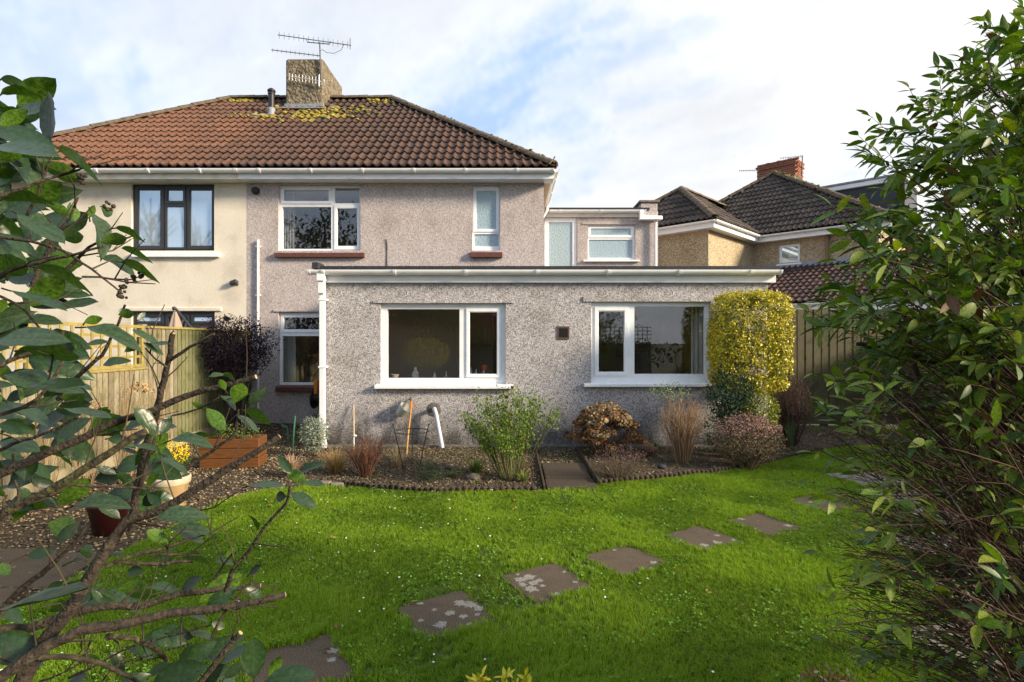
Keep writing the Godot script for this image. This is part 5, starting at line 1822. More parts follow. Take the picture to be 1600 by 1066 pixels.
	for k in q[0].size():
		if q[0][k].origin.y > c.y + 0.06 and rng.randf() < 0.6: q[1][k] = Color(.34, .19, .18) * rr(0.7, 1.2)
	many(sl, "foliage", M.leaf_dull, t, q[0], q[1])
	# brown bush at the fence corner
	c = W(1238, 640, 8.5)
	t = plant("brown_winter_bush", "brown winter bush between the golden topiary and the fence", "shrub", c)
	stems(t, twigs(Vector3(c.x, 0, c.z), 1.15, 0.32, 90, 0.006, [Color(.09, .05, .04), Color(.06, .035, .03)], 4))
	q = cloud(c, Vector3(0.27, 0.5, 0.25), 1300, 0.02, 0.035, Color(.055, .032, .026), Color(.12, .075, .055), 0.2, 0.4)
	many(sl, "foliage", M.leaf_dull, t, q[0], q[1])
	# dried hydrangea: every head a part
	c = G(945, 712)
	t = plant("dried_hydrangea", "hydrangea with a dome of dried tan brown flower heads under the wall", "shrub", c)
	stems(t, twigs(Vector3(c.x, 0, c.z), 0.52, 0.5, 55, 0.006, [Color(.13, .075, .045), Color(.08, .05, .03)], 1))
	var heads := []
	for k in 4:
		var hb := MB.new()
		for j in 70:
			var d := rdir()
			d.y = absf(d.y) * 1.1 - 0.25
			d = d.normalized()
			hb.col = Color(1, 1, 1) * rr(0.5, 1.3)
			var b := facing(rdir(), (d + rdir() * 0.5).normalized(), 0.018)
			var o := d * Vector3(0.072, 0.05, 0.072)
			hb.quad(o + b * Vector3(-.6, -.6, 0), o + b * Vector3(.6, -.5, 0.1), o + b * Vector3(.5, .6, 0), o + b * Vector3(-.6, .5, 0.1))
		heads.append(hb.mesh())
	var hm := []
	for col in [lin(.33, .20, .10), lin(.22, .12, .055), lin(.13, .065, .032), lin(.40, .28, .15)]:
		var m := leaf_mat(0.95, Color(0.2, 0.12, 0.05), 0.2)
		m.albedo_color = col
		hm.append(m)
	for k in 100:
		var g := rr(0, TAU)
		var f := sqrt(rng.randf())
		var y := 0.66 - 0.42 * f * f + rr(-0.07, 0.03)
		var p := Vector3(c.x + cos(g) * f * 0.52, y, c.z + sin(g) * f * 0.40)
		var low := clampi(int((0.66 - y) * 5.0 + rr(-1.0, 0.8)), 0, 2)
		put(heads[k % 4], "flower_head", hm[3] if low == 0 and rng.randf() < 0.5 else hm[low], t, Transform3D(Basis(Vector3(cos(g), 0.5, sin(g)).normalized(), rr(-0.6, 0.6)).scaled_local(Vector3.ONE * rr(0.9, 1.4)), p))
	# heathers
	for h in [[966, 750, 0.36, 0.33, "pink grey heather mound at the front of the right bed beside the path"], [1012, 716, 0.14, 0.16, "small tuft of heather tucked right of the hydrangea"]]:
		c = G(h[0], h[1])
		t = plant("heather", h[4], "heather", c)
		stems(t, twigs(Vector3(c.x, 0, c.z), h[3], h[2], 60, 0.004, [Color(.1, .07, .045)], 3, Vector3.ZERO))
		q = cloud(Vector3(c.x, h[3] * 0.62, c.z), Vector3(h[2], h[3] * 0.62, h[2] * 0.8), 2600, 0.012, 0.026, Color(.07, .07, .035), Color(.15, .10, .08), 0.2, 0.8, 0.2)
		for k in q[0].size():
			if q[0][k].origin.y > h[3] * 0.72 and rng.randf() < 0.65: q[1][k] = Color(.30, .17, .17) * rr(0.7, 1.2)
		many(th, "foliage", M.leaf_dull, t, q[0], q[1])
	# rose bush
	c = G(800, 750)
	t = plant("rose_bush", "airy green rose bush with a few orange hips in front of the wall", "shrub", c)
	var tw := twigs(Vector3(c.x, 0, c.z), 1.06, 0.62, 56, 0.006, [Color(.10, .12, .035), Color(.12, .08, .04), Color(.07, .10, .03)], 4)
	stems(t, tw)
	xs = []; cs = []
	for e in tw[1]:
		for k in 17:
			var p: Vector3 = e[0] - e[1] * rr(0.0, 0.22) + rdir() * 0.045
			if p.y < 0.34 and rng.randf() < 0.75: continue
			xs.append(Transform3D(facing(rdir() + Vector3(0, -0.2, 0), Vector3.UP + rdir() * 0.8, rr(0.024, 0.048)), p))
			cs.append(Color(.06, .12, .022).lerp(Color(.16, .24, .03), rng.randf()))
	many(sl, "foliage", M.leaf_dull, t, xs, cs)
	for k in 12:
		var e: Array = tw[1][(k * 17 + 4) % tw[1].size()]
		if e[0].y < 0.6: continue
		var fb := MB.new()
		fb.col = [Color(.38, .13, .05), Color(.2, .085, .045), Color(.34, .17, .07)][k % 3]
		for j in 12:
			var b := facing(rdir(), rdir(), 0.016)
			fb.quad(e[0] + b * Vector3(-1, -1, 0.3), e[0] + b * Vector3(1, -1, 0), e[0] + b * Vector3(1, 1, 0.3), e[0] + b * Vector3(-1, 1, 0))
		obj(fb, "flower", M.petal, t)
	# low plants of the beds
	var lows := [
		["grassy_clump", "clump of green strap leaves left of the rose bush", [744, 742], 150, .26, .22, .006, Color(.06, .11, .02), Color(.16, .22, .05)],
		["dry_grass", "golden dried grass arching beside the white downpipe", [524, 742], 260, .42, .30, .004, Color(.30, .19, .07), Color(.48, .34, .15)],
		["dry_leaf_clump", "reddish straw clump of dead leaves at the corner of the left bed", [456, 742], 120, .30, .28, .010, Color(.22, .12, .07), Color(.50, .36, .24)],
		["straw_stalks", "straw coloured dead stalks behind the plant ring", [622, 734], 90, .42, .22, .005, Color(.32, .23, .12), Color(.52, .42, .26)],
		["grass_tuft", "bright grass tuft at the foot of the rose bush", [818, 756], 70, .20, .13, .004, Color(.10, .17, .03), Color(.24, .28, .06)],
		["green_ferny_tuft", "small fresh green tuft at the foot of the wall right of the hydrangea", [1022, 704], 70, .16, .18, .008, Color(.05, .12, .02), Color(.10, .22, .04)],
		["iris_leaves", "pale strap leaves rising beside the twigs of the right shrub", [1236, 700], 26, .62, .24, .014, Color(.10, .16, .08), Color(.2, .26, .14)],
		["spiky_tuft", "olive spiky tuft on the wall side of the downpipe", [492, 662], 90, .30, .2, .006, Color(.05, .06, .015), Color(.15, .14, .04)],
		["weeds", "weedy green tuft low between the left bed's conifer and rose", [706, 748], 60, .12, .16, .006, Color(.06, .09, .03), Color(.12, .16, .05)]]
	for l in lows:
		c = G(l[2][0], l[2][1])
		t = plant(l[0], l[1], "plant", c)
		obj(blades(Vector3(c.x, 0.01, c.z), l[3], l[4], l[5], l[6], l[7], l[8]), "blades", M.leaf_dull, t).set_meta("kind", "stuff")
	c = G(572, 747)
	t = plant("red_twig_bush", "bare reddish brown twiggy bush in the left bed below the pale stake", "shrub", c)
	stems(t, twigs(Vector3(c.x, 0, c.z), 0.50, 0.27, 100, 0.004, [Color(.14, .06, .035), Color(.09, .04, .028), Color(.2, .09, .05)], 5))
	c = W(491, 680, 7.85)
	t = plant("grey_lavender", "soft grey green lavender bush left of the white downpipe", "shrub", c)
	stems(t, twigs(Vector3(c.x, 0, c.z), 0.4, 0.16, 30, 0.004, [Color(.14, .13, .1)], 2))
	q = cloud(Vector3(c.x, 0.30, c.z), Vector3(0.2, 0.25, 0.18), 2200, 0.03, 0.055, Color(.13, .17, .12), Color(.33, .38, .30), 0.3, 0.9, 0.3, 15)
	many(th, "foliage", M.leaf_dull, t, q[0], q[1])
	c = G(672, 754)
	t = plant("dwarf_conifer", "tiny dark green conifer near the left bed's front edging", "shrub", c)
	stems(t, twigs(Vector3(c.x, 0, c.z), 0.16, 0.1, 14, 0.004, [Color(.05, .04, .02)], 2))
	q = cloud(Vector3(c.x, 0.11, c.z), Vector3(0.16, 0.12, 0.13), 1200, 0.015, 0.035, Color(.02, .045, .02), Color(.06, .10, .045), 0.2, 0.8)
	many(th, "foliage", M.needle, t, q[0], q[1])
	# plants by the left fence
	c = Vector3(-4.45, 0, -6.3)
	t = plant("dried_perennials", "tangle of dry straw stems with tan flower heads along the left fence", "plant", c)
	for k in 5:
		var b := c + Vector3(rr(-0.25, 0.1), 0, (k - 2) * 0.42)
		stems(t, twigs(b, 1.25, 0.28, 30, 0.004, [Color(.30, .21, .11), Color(.22, .15, .08), Color(.38, .28, .16)], 3))
	for k in 5:
		var p: Vector3 = [W(218, 606, 6.4), W(146, 637, 6.2), W(232, 612, 6.5), W(206, 611, 6.3), W(130, 630, 6.1)][k]
		put(heads[k % 4], "flower_head", hm[3], t, Transform3D(Basis().scaled(Vector3.ONE * (1.2 if k < 2 else 0.8)), p))
	# leaves at the bottom edge of the picture
	c = G(780, 1090)
	t = plant("yellow_variegated_plant", "tips of a bright yellow leaved plant at the bottom edge of the lawn", "plant", c)
	xs = []; cs = []
	for s in [[750, 1052], [790, 1056], [822, 1058], [770, 1064], [806, 1070], [738, 1066]]:
		var p := W(s[0], s[1], 2.42)
		for k in 16:
			var d := (Vector3.UP * 0.7 + rdir()).normalized()
			xs.append(Transform3D(facing(d, rdir() + Vector3(0, 0.6, 0.6), rr(0.028, 0.052)), p + rdir() * 0.012 - Vector3(0, rr(0, .05), 0)))
			cs.append(Color(.62, .50, .015).lerp(Color(.38, .42, .03), rng.randf() * 0.7))
	stems(t, twigs(Vector3(c.x, 0, c.z), 0.12, 0.12, 16, 0.003, [Color(.1, .11, .03)], 2))
	many(leaf_mesh(1.0, 0.36, 3, 0.25, 0.2), "foliage", M.leaf, t, xs, cs)
	c = G(1290, 1080)
	t = plant("pink_variegated_plant", "tips of a pink and cream leaved plant at the bottom edge right of centre", "plant", c)
	xs = []; cs = []
	for s in [[1268, 1054], [1296, 1050], [1326, 1060], [1250, 1064], [1310, 1066]]:
		var p := W(s[0], s[1], 2.5)
		for k in 14:
			var d := (Vector3.UP * 0.7 + rdir()).normalized()
			xs.append(Transform3D(facing(d, rdir() + Vector3(0, 0.6, 0.6), rr(0.03, 0.055)), p + rdir() * 0.012 - Vector3(0, rr(0, .04), 0)))
			cs.append([Color(.32, .06, .09), Color(.45, .36, .2), Color(.2, .2, .07)][rng.randi() % 3])
	stems(t, twigs(Vector3(c.x, 0, c.z), 0.12, 0.12, 16, 0.003, [Color(.12, .06, .04)], 2))
	many(leaf_mesh(1.0, 0.24, 3, 0.25, 0.2), "foliage", M.leaf_dull, t, xs, cs)
	# weeds and dead leaves lying through both beds
	xs = []; cs = []
	for k in 260:
		var b := Vector2(rr(-2.4, 4.6), rr(6.1, 8.25))
		if absf(b.x - 0.66) < 0.3 or b.y < 6.05 + maxf(0.0, (b.x - 1.0) * 0.5): continue
		for j in (9 if k % 3 == 0 else 2):
			var o := Vector3(b.x + rr(-.05, .05), rr(0.03, 0.07), -b.y + rr(-.05, .05))
			xs.append(Transform3D(facing(rdir() + Vector3(0, .3, 0), Vector3.UP + rdir() * 0.6, rr(0.018, 0.042)), o))
			cs.append(Color(.05, .085, .02) * rr(0.7, 1.8) if k % 3 == 0 else [Color(.13, .07, .035), Color(.2, .13, .06), Color(.08, .05, .03)][rng.randi() % 3])
	tag(many(sl, "bed_litter", M.leaf_dull, null, xs, cs), "small weeds and dead leaves lying over the flower beds", "leaf litter")
	# stones lying in the bed
	for s in [[741, 752, .075, "dark rounded stone beside the strap leaved clump"], [700, 738, .05, "small dark stone behind the dwarf conifer"], [1034, 735, .06, "black pointed stone in front of the bare spirea"], [1150, 716, .08, "dark stone in the shade below the pink hebe"]]:
		c = G(s[0], s[1])
		t = thing("stone", s[3], "stone", Vector3(c.x, 0.03, c.z))
		var sb := MB.new()
		sb.ball(c + Vector3(0, 0.045, 0), Vector3(s[2], s[2] * 0.6, s[2] * 0.7), 6, 9, 0.12, rng)
		obj(sb, "rock", M.stone if s[0] == 741 else M.felt, t)

# ------------------------------------------------------------------ small things
func garden_things() -> void:
	# timber planter
	var c := Vector3(-3.62, 0, -7.25)
	var t := thing("timber_planter", "orange stained timber planter box on the gravel by the left fence", "planter", c)
	t.rotation.y = 0.12
	for k in 3:
		for s in 2:
			var b := MB.new()
			var y := -0.02 + k * 0.125
			if s == 0: b.bevel_box(Vector3(-0.36, y, 0.14), Vector3(0.36, y + 0.12, 0.165), 0.005)
			else: b.bevel_box(Vector3(-0.36, y, -0.165), Vector3(0.36, y + 0.12, -0.14), 0.005)
			b.shift(c)
			obj(b, "plank", M.planter, t)
			var e := MB.new()
			var x := 0.335 if s == 0 else -0.36
			e.bevel_box(Vector3(x, y + 0.003, -0.138), Vector3(x + 0.025, y + 0.122, 0.138), 0.005)
			e.shift(c)
			obj(e, "plank", M.planter, t)
	var so := MB.new()
	so.box(c + Vector3(-0.33, 0.0, -0.135), c + Vector3(0.33, 0.29, 0.135))
	obj(so, "compost", M.soil, t)
	var q := cloud(c + Vector3(0.05, 0.42, 0), Vector3(0.32, 0.1, 0.14), 420, 0.02, 0.04, Color(.05, .09, .02), Color(.16, .2, .05), 0, 0.6)
	tag(many(small_leaf(), "planter_seedlings", M.leaf_dull, null, q[0], q[1]), "small green leaves growing in the orange timber planter", "plant")
	# glazed pot with yellow flowers
	c = Vector3(-3.26, 0, -5.32)
	t = thing("glazed_pot", "tan glazed pot with white rim on the gravel beside the lawn", "plant pot", c)
	var pb := MB.new()
	pb.lathe([Vector2(0.001, -0.02), Vector2(0.105, -0.02), Vector2(0.115, 0.0), Vector2(0.15, 0.235)], 24, c)
	var body := obj(pb, "body", M.pot_tan, t)
	var rb := MB.new()
	rb.lathe([Vector2(0.152, 0.235), Vector2(0.168, 0.25), Vector2(0.172, 0.30), Vector2(0.166, 0.315), Vector2(0.150, 0.31), Vector2(0.145, 0.25)], 24, c)
	obj(rb, "rim", M.pot_white, t)
	var cb := MB.new()
	cb.lathe([Vector2(0.147, 0.275), Vector2(0.08, 0.285), Vector2(0.001, 0.29)], 16, c)
	obj(cb, "compost", M.soil, t)
	var fl := plant("yellow_flowers", "small yellow flowers filling the white rimmed pot", "flowers", c)
	stems(fl, twigs(c + Vector3(0, 0.28, 0), 0.26, 0.2, 40, 0.003, [Color(.08, .12, .03)], 2))
	q = cloud(c + Vector3(-0.05, 0.52, -0.05), Vector3(0.2, 0.10, 0.16), 750, 0.016, 0.03, Color(.62, .42, .008), Color(.72, .55, .02), 0.4, 0.6)
	many(small_leaf(), "petals", M.petal, fl, q[0], q[1])
	q = cloud(c + Vector3(0, 0.42, 0), Vector3(0.18, 0.10, 0.16), 400, 0.02, 0.035, Color(.05, .1, .02), Color(.12, .18, .03), 0.0, 0.6)
	many(small_leaf(), "foliage", M.leaf_dull, fl, q[0], q[1])
	c = Vector3(-3.42, 0, -4.72)
	t = thing("dark_red_pot", "dark red glazed pot half hidden behind the left shrub's branches", "plant pot", c)
	pb = MB.new()
	pb.lathe([Vector2(0.001, -0.02), Vector2(0.11, -0.02), Vector2(0.15, 0.20), Vector2(0.162, 0.215), Vector2(0.162, 0.24), Vector2(0.145, 0.24), Vector2(0.135, 0.18)], 24, c)
	obj(pb, "body", M.pot_red, t)
	cb = MB.new()
	cb.lathe([Vector2(0.14, 0.2), Vector2(0.001, 0.205)], 16, c)
	obj(cb, "compost", M.soil, t)
	# closed parasol in the next garden
	c = Vector3(-6.05, 0, -10.0)
	t = thing("closed_parasol", "closed taupe cantilever parasol seen above the left fence", "parasol", c)
	var mb := MB.new()
	mb.tube([Vector3(-5.55, 0, -10.0), Vector3(-5.55, 1.75, -10.0)], [0.03], 8)
	obj(mb, "pole", M.charcoal, t)
	mb = MB.new()
	mb.tube([W(306, 521, 10.0), W(274, 482, 10.0), W(270, 484, 10.0)], [0.022], 8)
	mb.ball(W(272, 482, 10.0), Vector3(0.04, 0.035, 0.04), 5, 8)
	obj(mb, "arm", M.charcoal, t)
	mb = MB.new()
	mb.col = Color(.33, .25, .2)
	var prev := -1
	for j in 7:
		var f := j / 6.0
		var ctr := W(274, 487 + 60 * f, 10.0)
		for s in 25:
			var g := TAU * s / 24.0
			var r := (0.03 + 0.17 * pow(f, 0.8)) * (1.0 + 0.28 * cos(g * 6.0) * f)
			var nn := Vector3(cos(g), 0.25, sin(g)) + Vector3(-sin(g), 0, cos(g)) * sin(g * 6.0) * 0.8
			mb.vert(ctr + Vector3(cos(g) * r, 0, sin(g) * r), nn.normalized())
		if j > 0:
			for s in 24:
				var a := (j - 1) * 25 + s
				mb.face(a + 25, a + 1, a + 26); mb.face(a + 25, a, a + 1)
	obj(mb, "canopy", M.canvas, t)
	# fittings on the cream wall
	c = W(365, 442, 10.95)
	t = thing("security_camera", "small dark security camera on the cream wall above the fence", "camera", c)
	mb = MB.new()
	mb.lathe([Vector2(0.001, 0), Vector2(0.05, 0.0), Vector2(0.055, 0.02), Vector2(0.055, 0.12), Vector2(0.045, 0.13), Vector2(0.001, 0.13)], 14, c + Vector3(-0.06, -0.02, 0.0), Basis(Vector3(0, 0, 1), -1.2))
	obj(mb, "housing", M.charcoal, t)
	mb = MB.new()
	mb.bevel_box(c + Vector3(0.01, -0.05, -0.06), c + Vector3(0.07, 0.05, -0.035), 0.01)
	obj(mb, "bracket", M.charcoal, t)
	c = W(354, 498, 10.9)
	t = thing("flood_light", "small black flood light tilted on the cream wall beside the purple shrub", "light", c)
	mb = MB.new()
	mb.bevel_box(Vector3(-0.055, -0.045, -0.02), Vector3(0.055, 0.045, 0.02), 0.006)
	mb.turn(Transform3D(Basis(Vector3(0, 0, 1), -0.6) * Basis(Vector3.RIGHT, 0.4), c))
	obj(mb, "housing", M.black, t)
	mb = MB.new()
	mb.tube([c, c + Vector3(0.01, 0.02, -0.1)], [0.012], 6)
	obj(mb, "bracket", M.black, t)
	# hose reel on the main wall beside the extension
	c = W(494, 622, 10.78)
	t = thing("hose_reel", "black hose reel with orange handle on the wall beside the downpipe", "hose reel", c)
	mb = MB.new()
	var side := Basis(Vector3(0, 0, 1), PI / 2)
	mb.lathe([Vector2(0.001, -0.02), Vector2(0.2, -0.02), Vector2(0.21, 0.0), Vector2(0.2, 0.02), Vector2(0.12, 0.02), Vector2(0.12, 0.18), Vector2(0.2, 0.18), Vector2(0.21, 0.2), Vector2(0.2, 0.22), Vector2(0.001, 0.22)], 20, c + Vector3(0.16, 0, 0), side)
	obj(mb, "drum", M.black, t)
	mb = MB.new()
	for k in 6: mb.tube([c + Vector3(0.12 - k * 0.02, 0.15, 0), c + Vector3(0.12 - k * 0.02, 0.0, 0.15), c + Vector3(0.12 - k * 0.02, -0.15, 0), c + Vector3(0.12 - k * 0.02, 0, -0.15), c + Vector3(0.12 - k * 0.02, 0.15, 0)], [0.012], 6)
	obj(mb, "hose", M.charcoal, t)
	mb = MB.new()
	mb.bevel_box(c + Vector3(-0.01, 0.08, 0.05), c + Vector3(0.06, 0.36, 0.12), 0.01)
	obj(mb, "handle", M.orange, t)
	mb = MB.new()
	mb.bevel_box(c + Vector3(-0.08, 0.2, -0.24), c + Vector3(0.16, 0.3, -0.15), 0.01)
	obj(mb, "wall_bracket", M.black, t)
	# pipes and stakes
	t = thing("green_hose_end", "curled end of green hose low on the pinkish wall", "hose", G(450, 672))
	mb = MB.new()
	mb.tube([W(439, 655, 9.2), W(440, 663, 9.2), W(443, 667, 9.2), W(449, 668, 9.15)], [0.018], 8)
	mb.tube([W(449, 668, 9.15), W(451, 690, 9.1)], [0.014], 8)
	obj(mb, "pipe", M.green_pipe, t)
	t = thing("green_stake", "thin green stake standing in the gravel left of the lavender", "stake", W(459, 701, 8.2))
	mb = MB.new()
	mb.tube([W(461, 650, 8.2), W(459, 672, 8.2), W(457, 704, 8.2)], [0.013], 7)
	obj(mb, "rod", M.green_pipe, t)
	t = thing("pale_stake", "thin pale stake with a white foot leaning on the grey wall", "stake", W(553, 684, 8.25))
	mb = MB.new()
	mb.tube([W(552.5, 632, 8.33), W(553, 682, 8.25)], [0.010], 6)
	obj(mb, "rod", M.soffit_wood, t)
	mb = MB.new()
	mb.ball(W(554.5, 681, 8.24), Vector3(0.03, 0.016, 0.02), 5, 8)
	mb.tube([W(553, 680, 8.25), W(553, 699, 8.2)], [0.007], 5)
	obj(mb, "foot", M.white, t)
	c = W(642, 636, 8.28)
	t = thing("garden_hose", "orange hose hanging down the wall from a yellow connector", "hose", c)
	mb = MB.new()
	mb.tube([W(642, 634, 8.28), W(641, 650, 8.26), W(638, 676, 8.22), W(636, 700, 8.1), W(634, 728, 7.2)], [0.013], 8)
	obj(mb, "hose", M.hose, t)
	mb = MB.new()
	mb.tube([W(642, 628, 8.28), W(642, 638, 8.28)], [0.024, 0.02], 8)
	obj(mb, "connector", M.orange, t)
	mb = MB.new()
	mb.tube([W(642, 620, 8.29), W(642, 629, 8.28)], [0.012], 8)
	mb.tube([W(642, 624, 8.29), W(640, 624, 8.37)], [0.012], 8)
	obj(mb, "tap", M.steel, t)
	c = W(631, 640, 8.3)
	t = thing("tap_cover", "pale grey cup shaped cover tilted on the wall beside the hose", "cover", c)
	mb = MB.new()
	mb.lathe([Vector2(0.001, -0.12), Vector2(0.05, -0.115), Vector2(0.065, -0.09), Vector2(0.10, 0.06), Vector2(0.092, 0.06), Vector2(0.06, -0.08), Vector2(0.001, -0.085)], 18, c + Vector3(-0.0, -0.0, 0.03), Basis(Vector3(0, 0, 1), -0.75) * Basis(Vector3.RIGHT, 0.3))
	obj(mb, "cup", M.cup, t)
	# wire plant ring
	c = G(643, 738)
	t = thing("plant_support_ring", "wire plant support ring on three legs in the left bed", "plant support", c)
	var rz := 0.0
	mb = MB.new()
	var ring := []
	for k in 25: ring.append(c + Vector3(cos(TAU * k / 24) * 0.215, 0.50, sin(TAU * k / 24) * 0.215))
	mb.tube(ring, [0.006], 5, false)
	obj(mb, "ring", M.black, t)
	for k in 3:
		var g := 0.4 + TAU * k / 3
		mb = MB.new()
		var top := c + Vector3(cos(g) * 0.215, 0.50, sin(g) * 0.215)
		mb.tube([c + Vector3(cos(g) * 0.09, -0.02, sin(g) * 0.09), top, top + Vector3(cos(g) * 0.03, 0.10, sin(g) * 0.03)], [0.006], 5)
		mb.ball(top + Vector3(cos(g) * 0.03, 0.10, sin(g) * 0.03), Vector3.ONE * 0.011, 4, 6)
		obj(mb, "leg", M.black, t)
	# behind the panes
	t = null
	var cu := drape(null, "curtain", M.curtain, W(441, 0, 11.45).x, W(461, 0, 11.45).x, 2.95, 4.66, -11.45, 5)
	tag(cu, "pale curtain at the left of the big upstairs window", "curtain")
	cu = drape(null, "curtain", M.curtain, W(441, 0, 11.45).x, W(462, 0, 11.45).x, 0.4, 2.35, -11.45, 5)
	tag(cu, "pale curtain at the left of the ground floor window behind the downpipe", "curtain")
	cu = drape(null, "curtain", M.curtain, W(1080, 0, 8.85).x, W(1108, 0, 8.85).x, 0.3, 2.35, -8.85, 4)
	tag(cu, "grey green curtain at the right of the right extension window", "curtain")
	c = Vector3(2.45, 0.1, -9.8)
	t = thing("armchair", "dark armchair seen through the right extension window", "armchair", c)
	mb = MB.new()
	mb.bevel_box(c + Vector3(-0.36, 0.0, -0.35), c + Vector3(0.36, 0.42, 0.4), 0.05)
	obj(mb, "seat", M.dark_fur, t)
	mb = MB.new()
	mb.bevel_box(c + Vector3(-0.34, 0.3, 0.2), c + Vector3(0.34, 1.38, 0.38), 0.07)
	obj(mb, "backrest", M.dark_fur, t)
	c = W(943, 543, 12.3)
	t = thing("wall_plate", "round brown plate on the wall of the right extension room", "plate", c)
	mb = MB.new()
	mb.lathe([Vector2(0.10, 0), Vector2(0.10, 0.02), Vector2(0.07, 0.012), Vector2(0.001, 0.01)], 20, c, Basis(Vector3.RIGHT, PI / 2))
	obj(mb, "plate", M.brick, t)
	c = W(970, 546, 12.3)
	t = thing("wall_picture", "small brown picture beside the plate in the right extension room", "picture", c)
	mb = MB.new()
	mb.bevel_box(c - Vector3(0.1, 0.16, 0.02), c + Vector3(0.1, 0.16, 0.02), 0.01)
	obj(mb, "frame", M.rust, t)
	var tb := MB.new()
	tb.box(Vector3(-2.45, 0.92, -9.25), Vector3(0.7, 0.97, -8.66))
	tag(obj(tb, "worktop", M.worktop), "pale worktop inside the left extension window", "worktop")
	for f in [["door_frame", "white door frame deep inside the right extension room", "door frame", Vector3(3.28, 0.11, -12.35), Vector3(3.42, 2.15, -12.28), M.white], ["kitchen_cabinet", "dark wooden cabinet at the back of the kitchen, right of the tall cupboard", "cabinet", Vector3(-0.35, 0.15, -10.85), Vector3(0.65, 2.2, -10.35), M.dark_fur], ["kitchen_shelf", "thin shelf across the back wall of the kitchen", "shelf", Vector3(-0.88, 1.5, -10.88), Vector3(-0.38, 1.53, -10.62), M.worktop], ["sideboard", "low dark sideboard on the left of the right extension room", "sideboard", Vector3(1.0, 0.11, -12.3), Vector3(2.1, 0.95, -11.9), M.dark_fur]]:
		var xb := MB.new()
		xb.bevel_box(f[3], f[4], 0.01)
		tag(obj(xb, f[0], f[5]), f[1], f[2])
	tb = MB.new()
	tb.box(Vector3(-2.45, 0.15, -10.85), Vector3(-0.9, 2.3, -10.3))
	tag(obj(tb, "tall_cupboard", M.plaster_pale), "tall pale cupboard deep in the kitchen behind the left extension window", "cupboard")
	for b in [[649, 8.8, .20, .055, "clear glass carafe on the sill inside the left extension window", 0], [679, 8.8, .12, .022, "slim clear bottle right of the carafe", 0], [697, 8.8, .14, .022, "clear bottle beside the window's centre mullion", 0], [617, 8.8, .09, .07, "pale bowl at the left end of the kitchen window", 3],
			[736, 8.75, .20, .022, "pale blue bottle at the left edge of the opening light", 1], [744, 8.75, .18, .024, "white blue spray bottle second in the opening light", 1], [756, 8.75, .19, .028, "red topped spray bottle in the opening light", 2]]:
		c = Vector3((b[0] - 800.0) * b[1] / F, 0.985, -b[1])
		t = thing("bottle" if b[5] != 3 else "bowl", b[4], "bottle" if b[5] != 3 else "bowl", c)
		mb = MB.new()
		var h: float = b[2]
		var r: float = b[3]
		if b[5] == 3: mb.lathe([Vector2(0.03, 0), Vector2(r, h), Vector2(r - 0.01, h), Vector2(0.02, 0.02)], 16, c)
		else: mb.lathe([Vector2(0.001, 0), Vector2(r, 0), Vector2(r, h * 0.55), Vector2(r * 0.4, h * 0.75), Vector2(r * 0.4, h), Vector2(0.001, h)], 14, c)
		obj(mb, "body", [M.clear_glass, M.bottle_blue, M.bottle_blue, M.plaster_pale][b[5]], t)
		if b[5] == 2:
			mb = MB.new()
			mb.bevel_box(c + Vector3(-0.02, h * 0.8, -0.02), c + Vector3(0.045, h * 1.25, 0.02), 0.006)
			obj(mb, "trigger", M.spray_red, t)

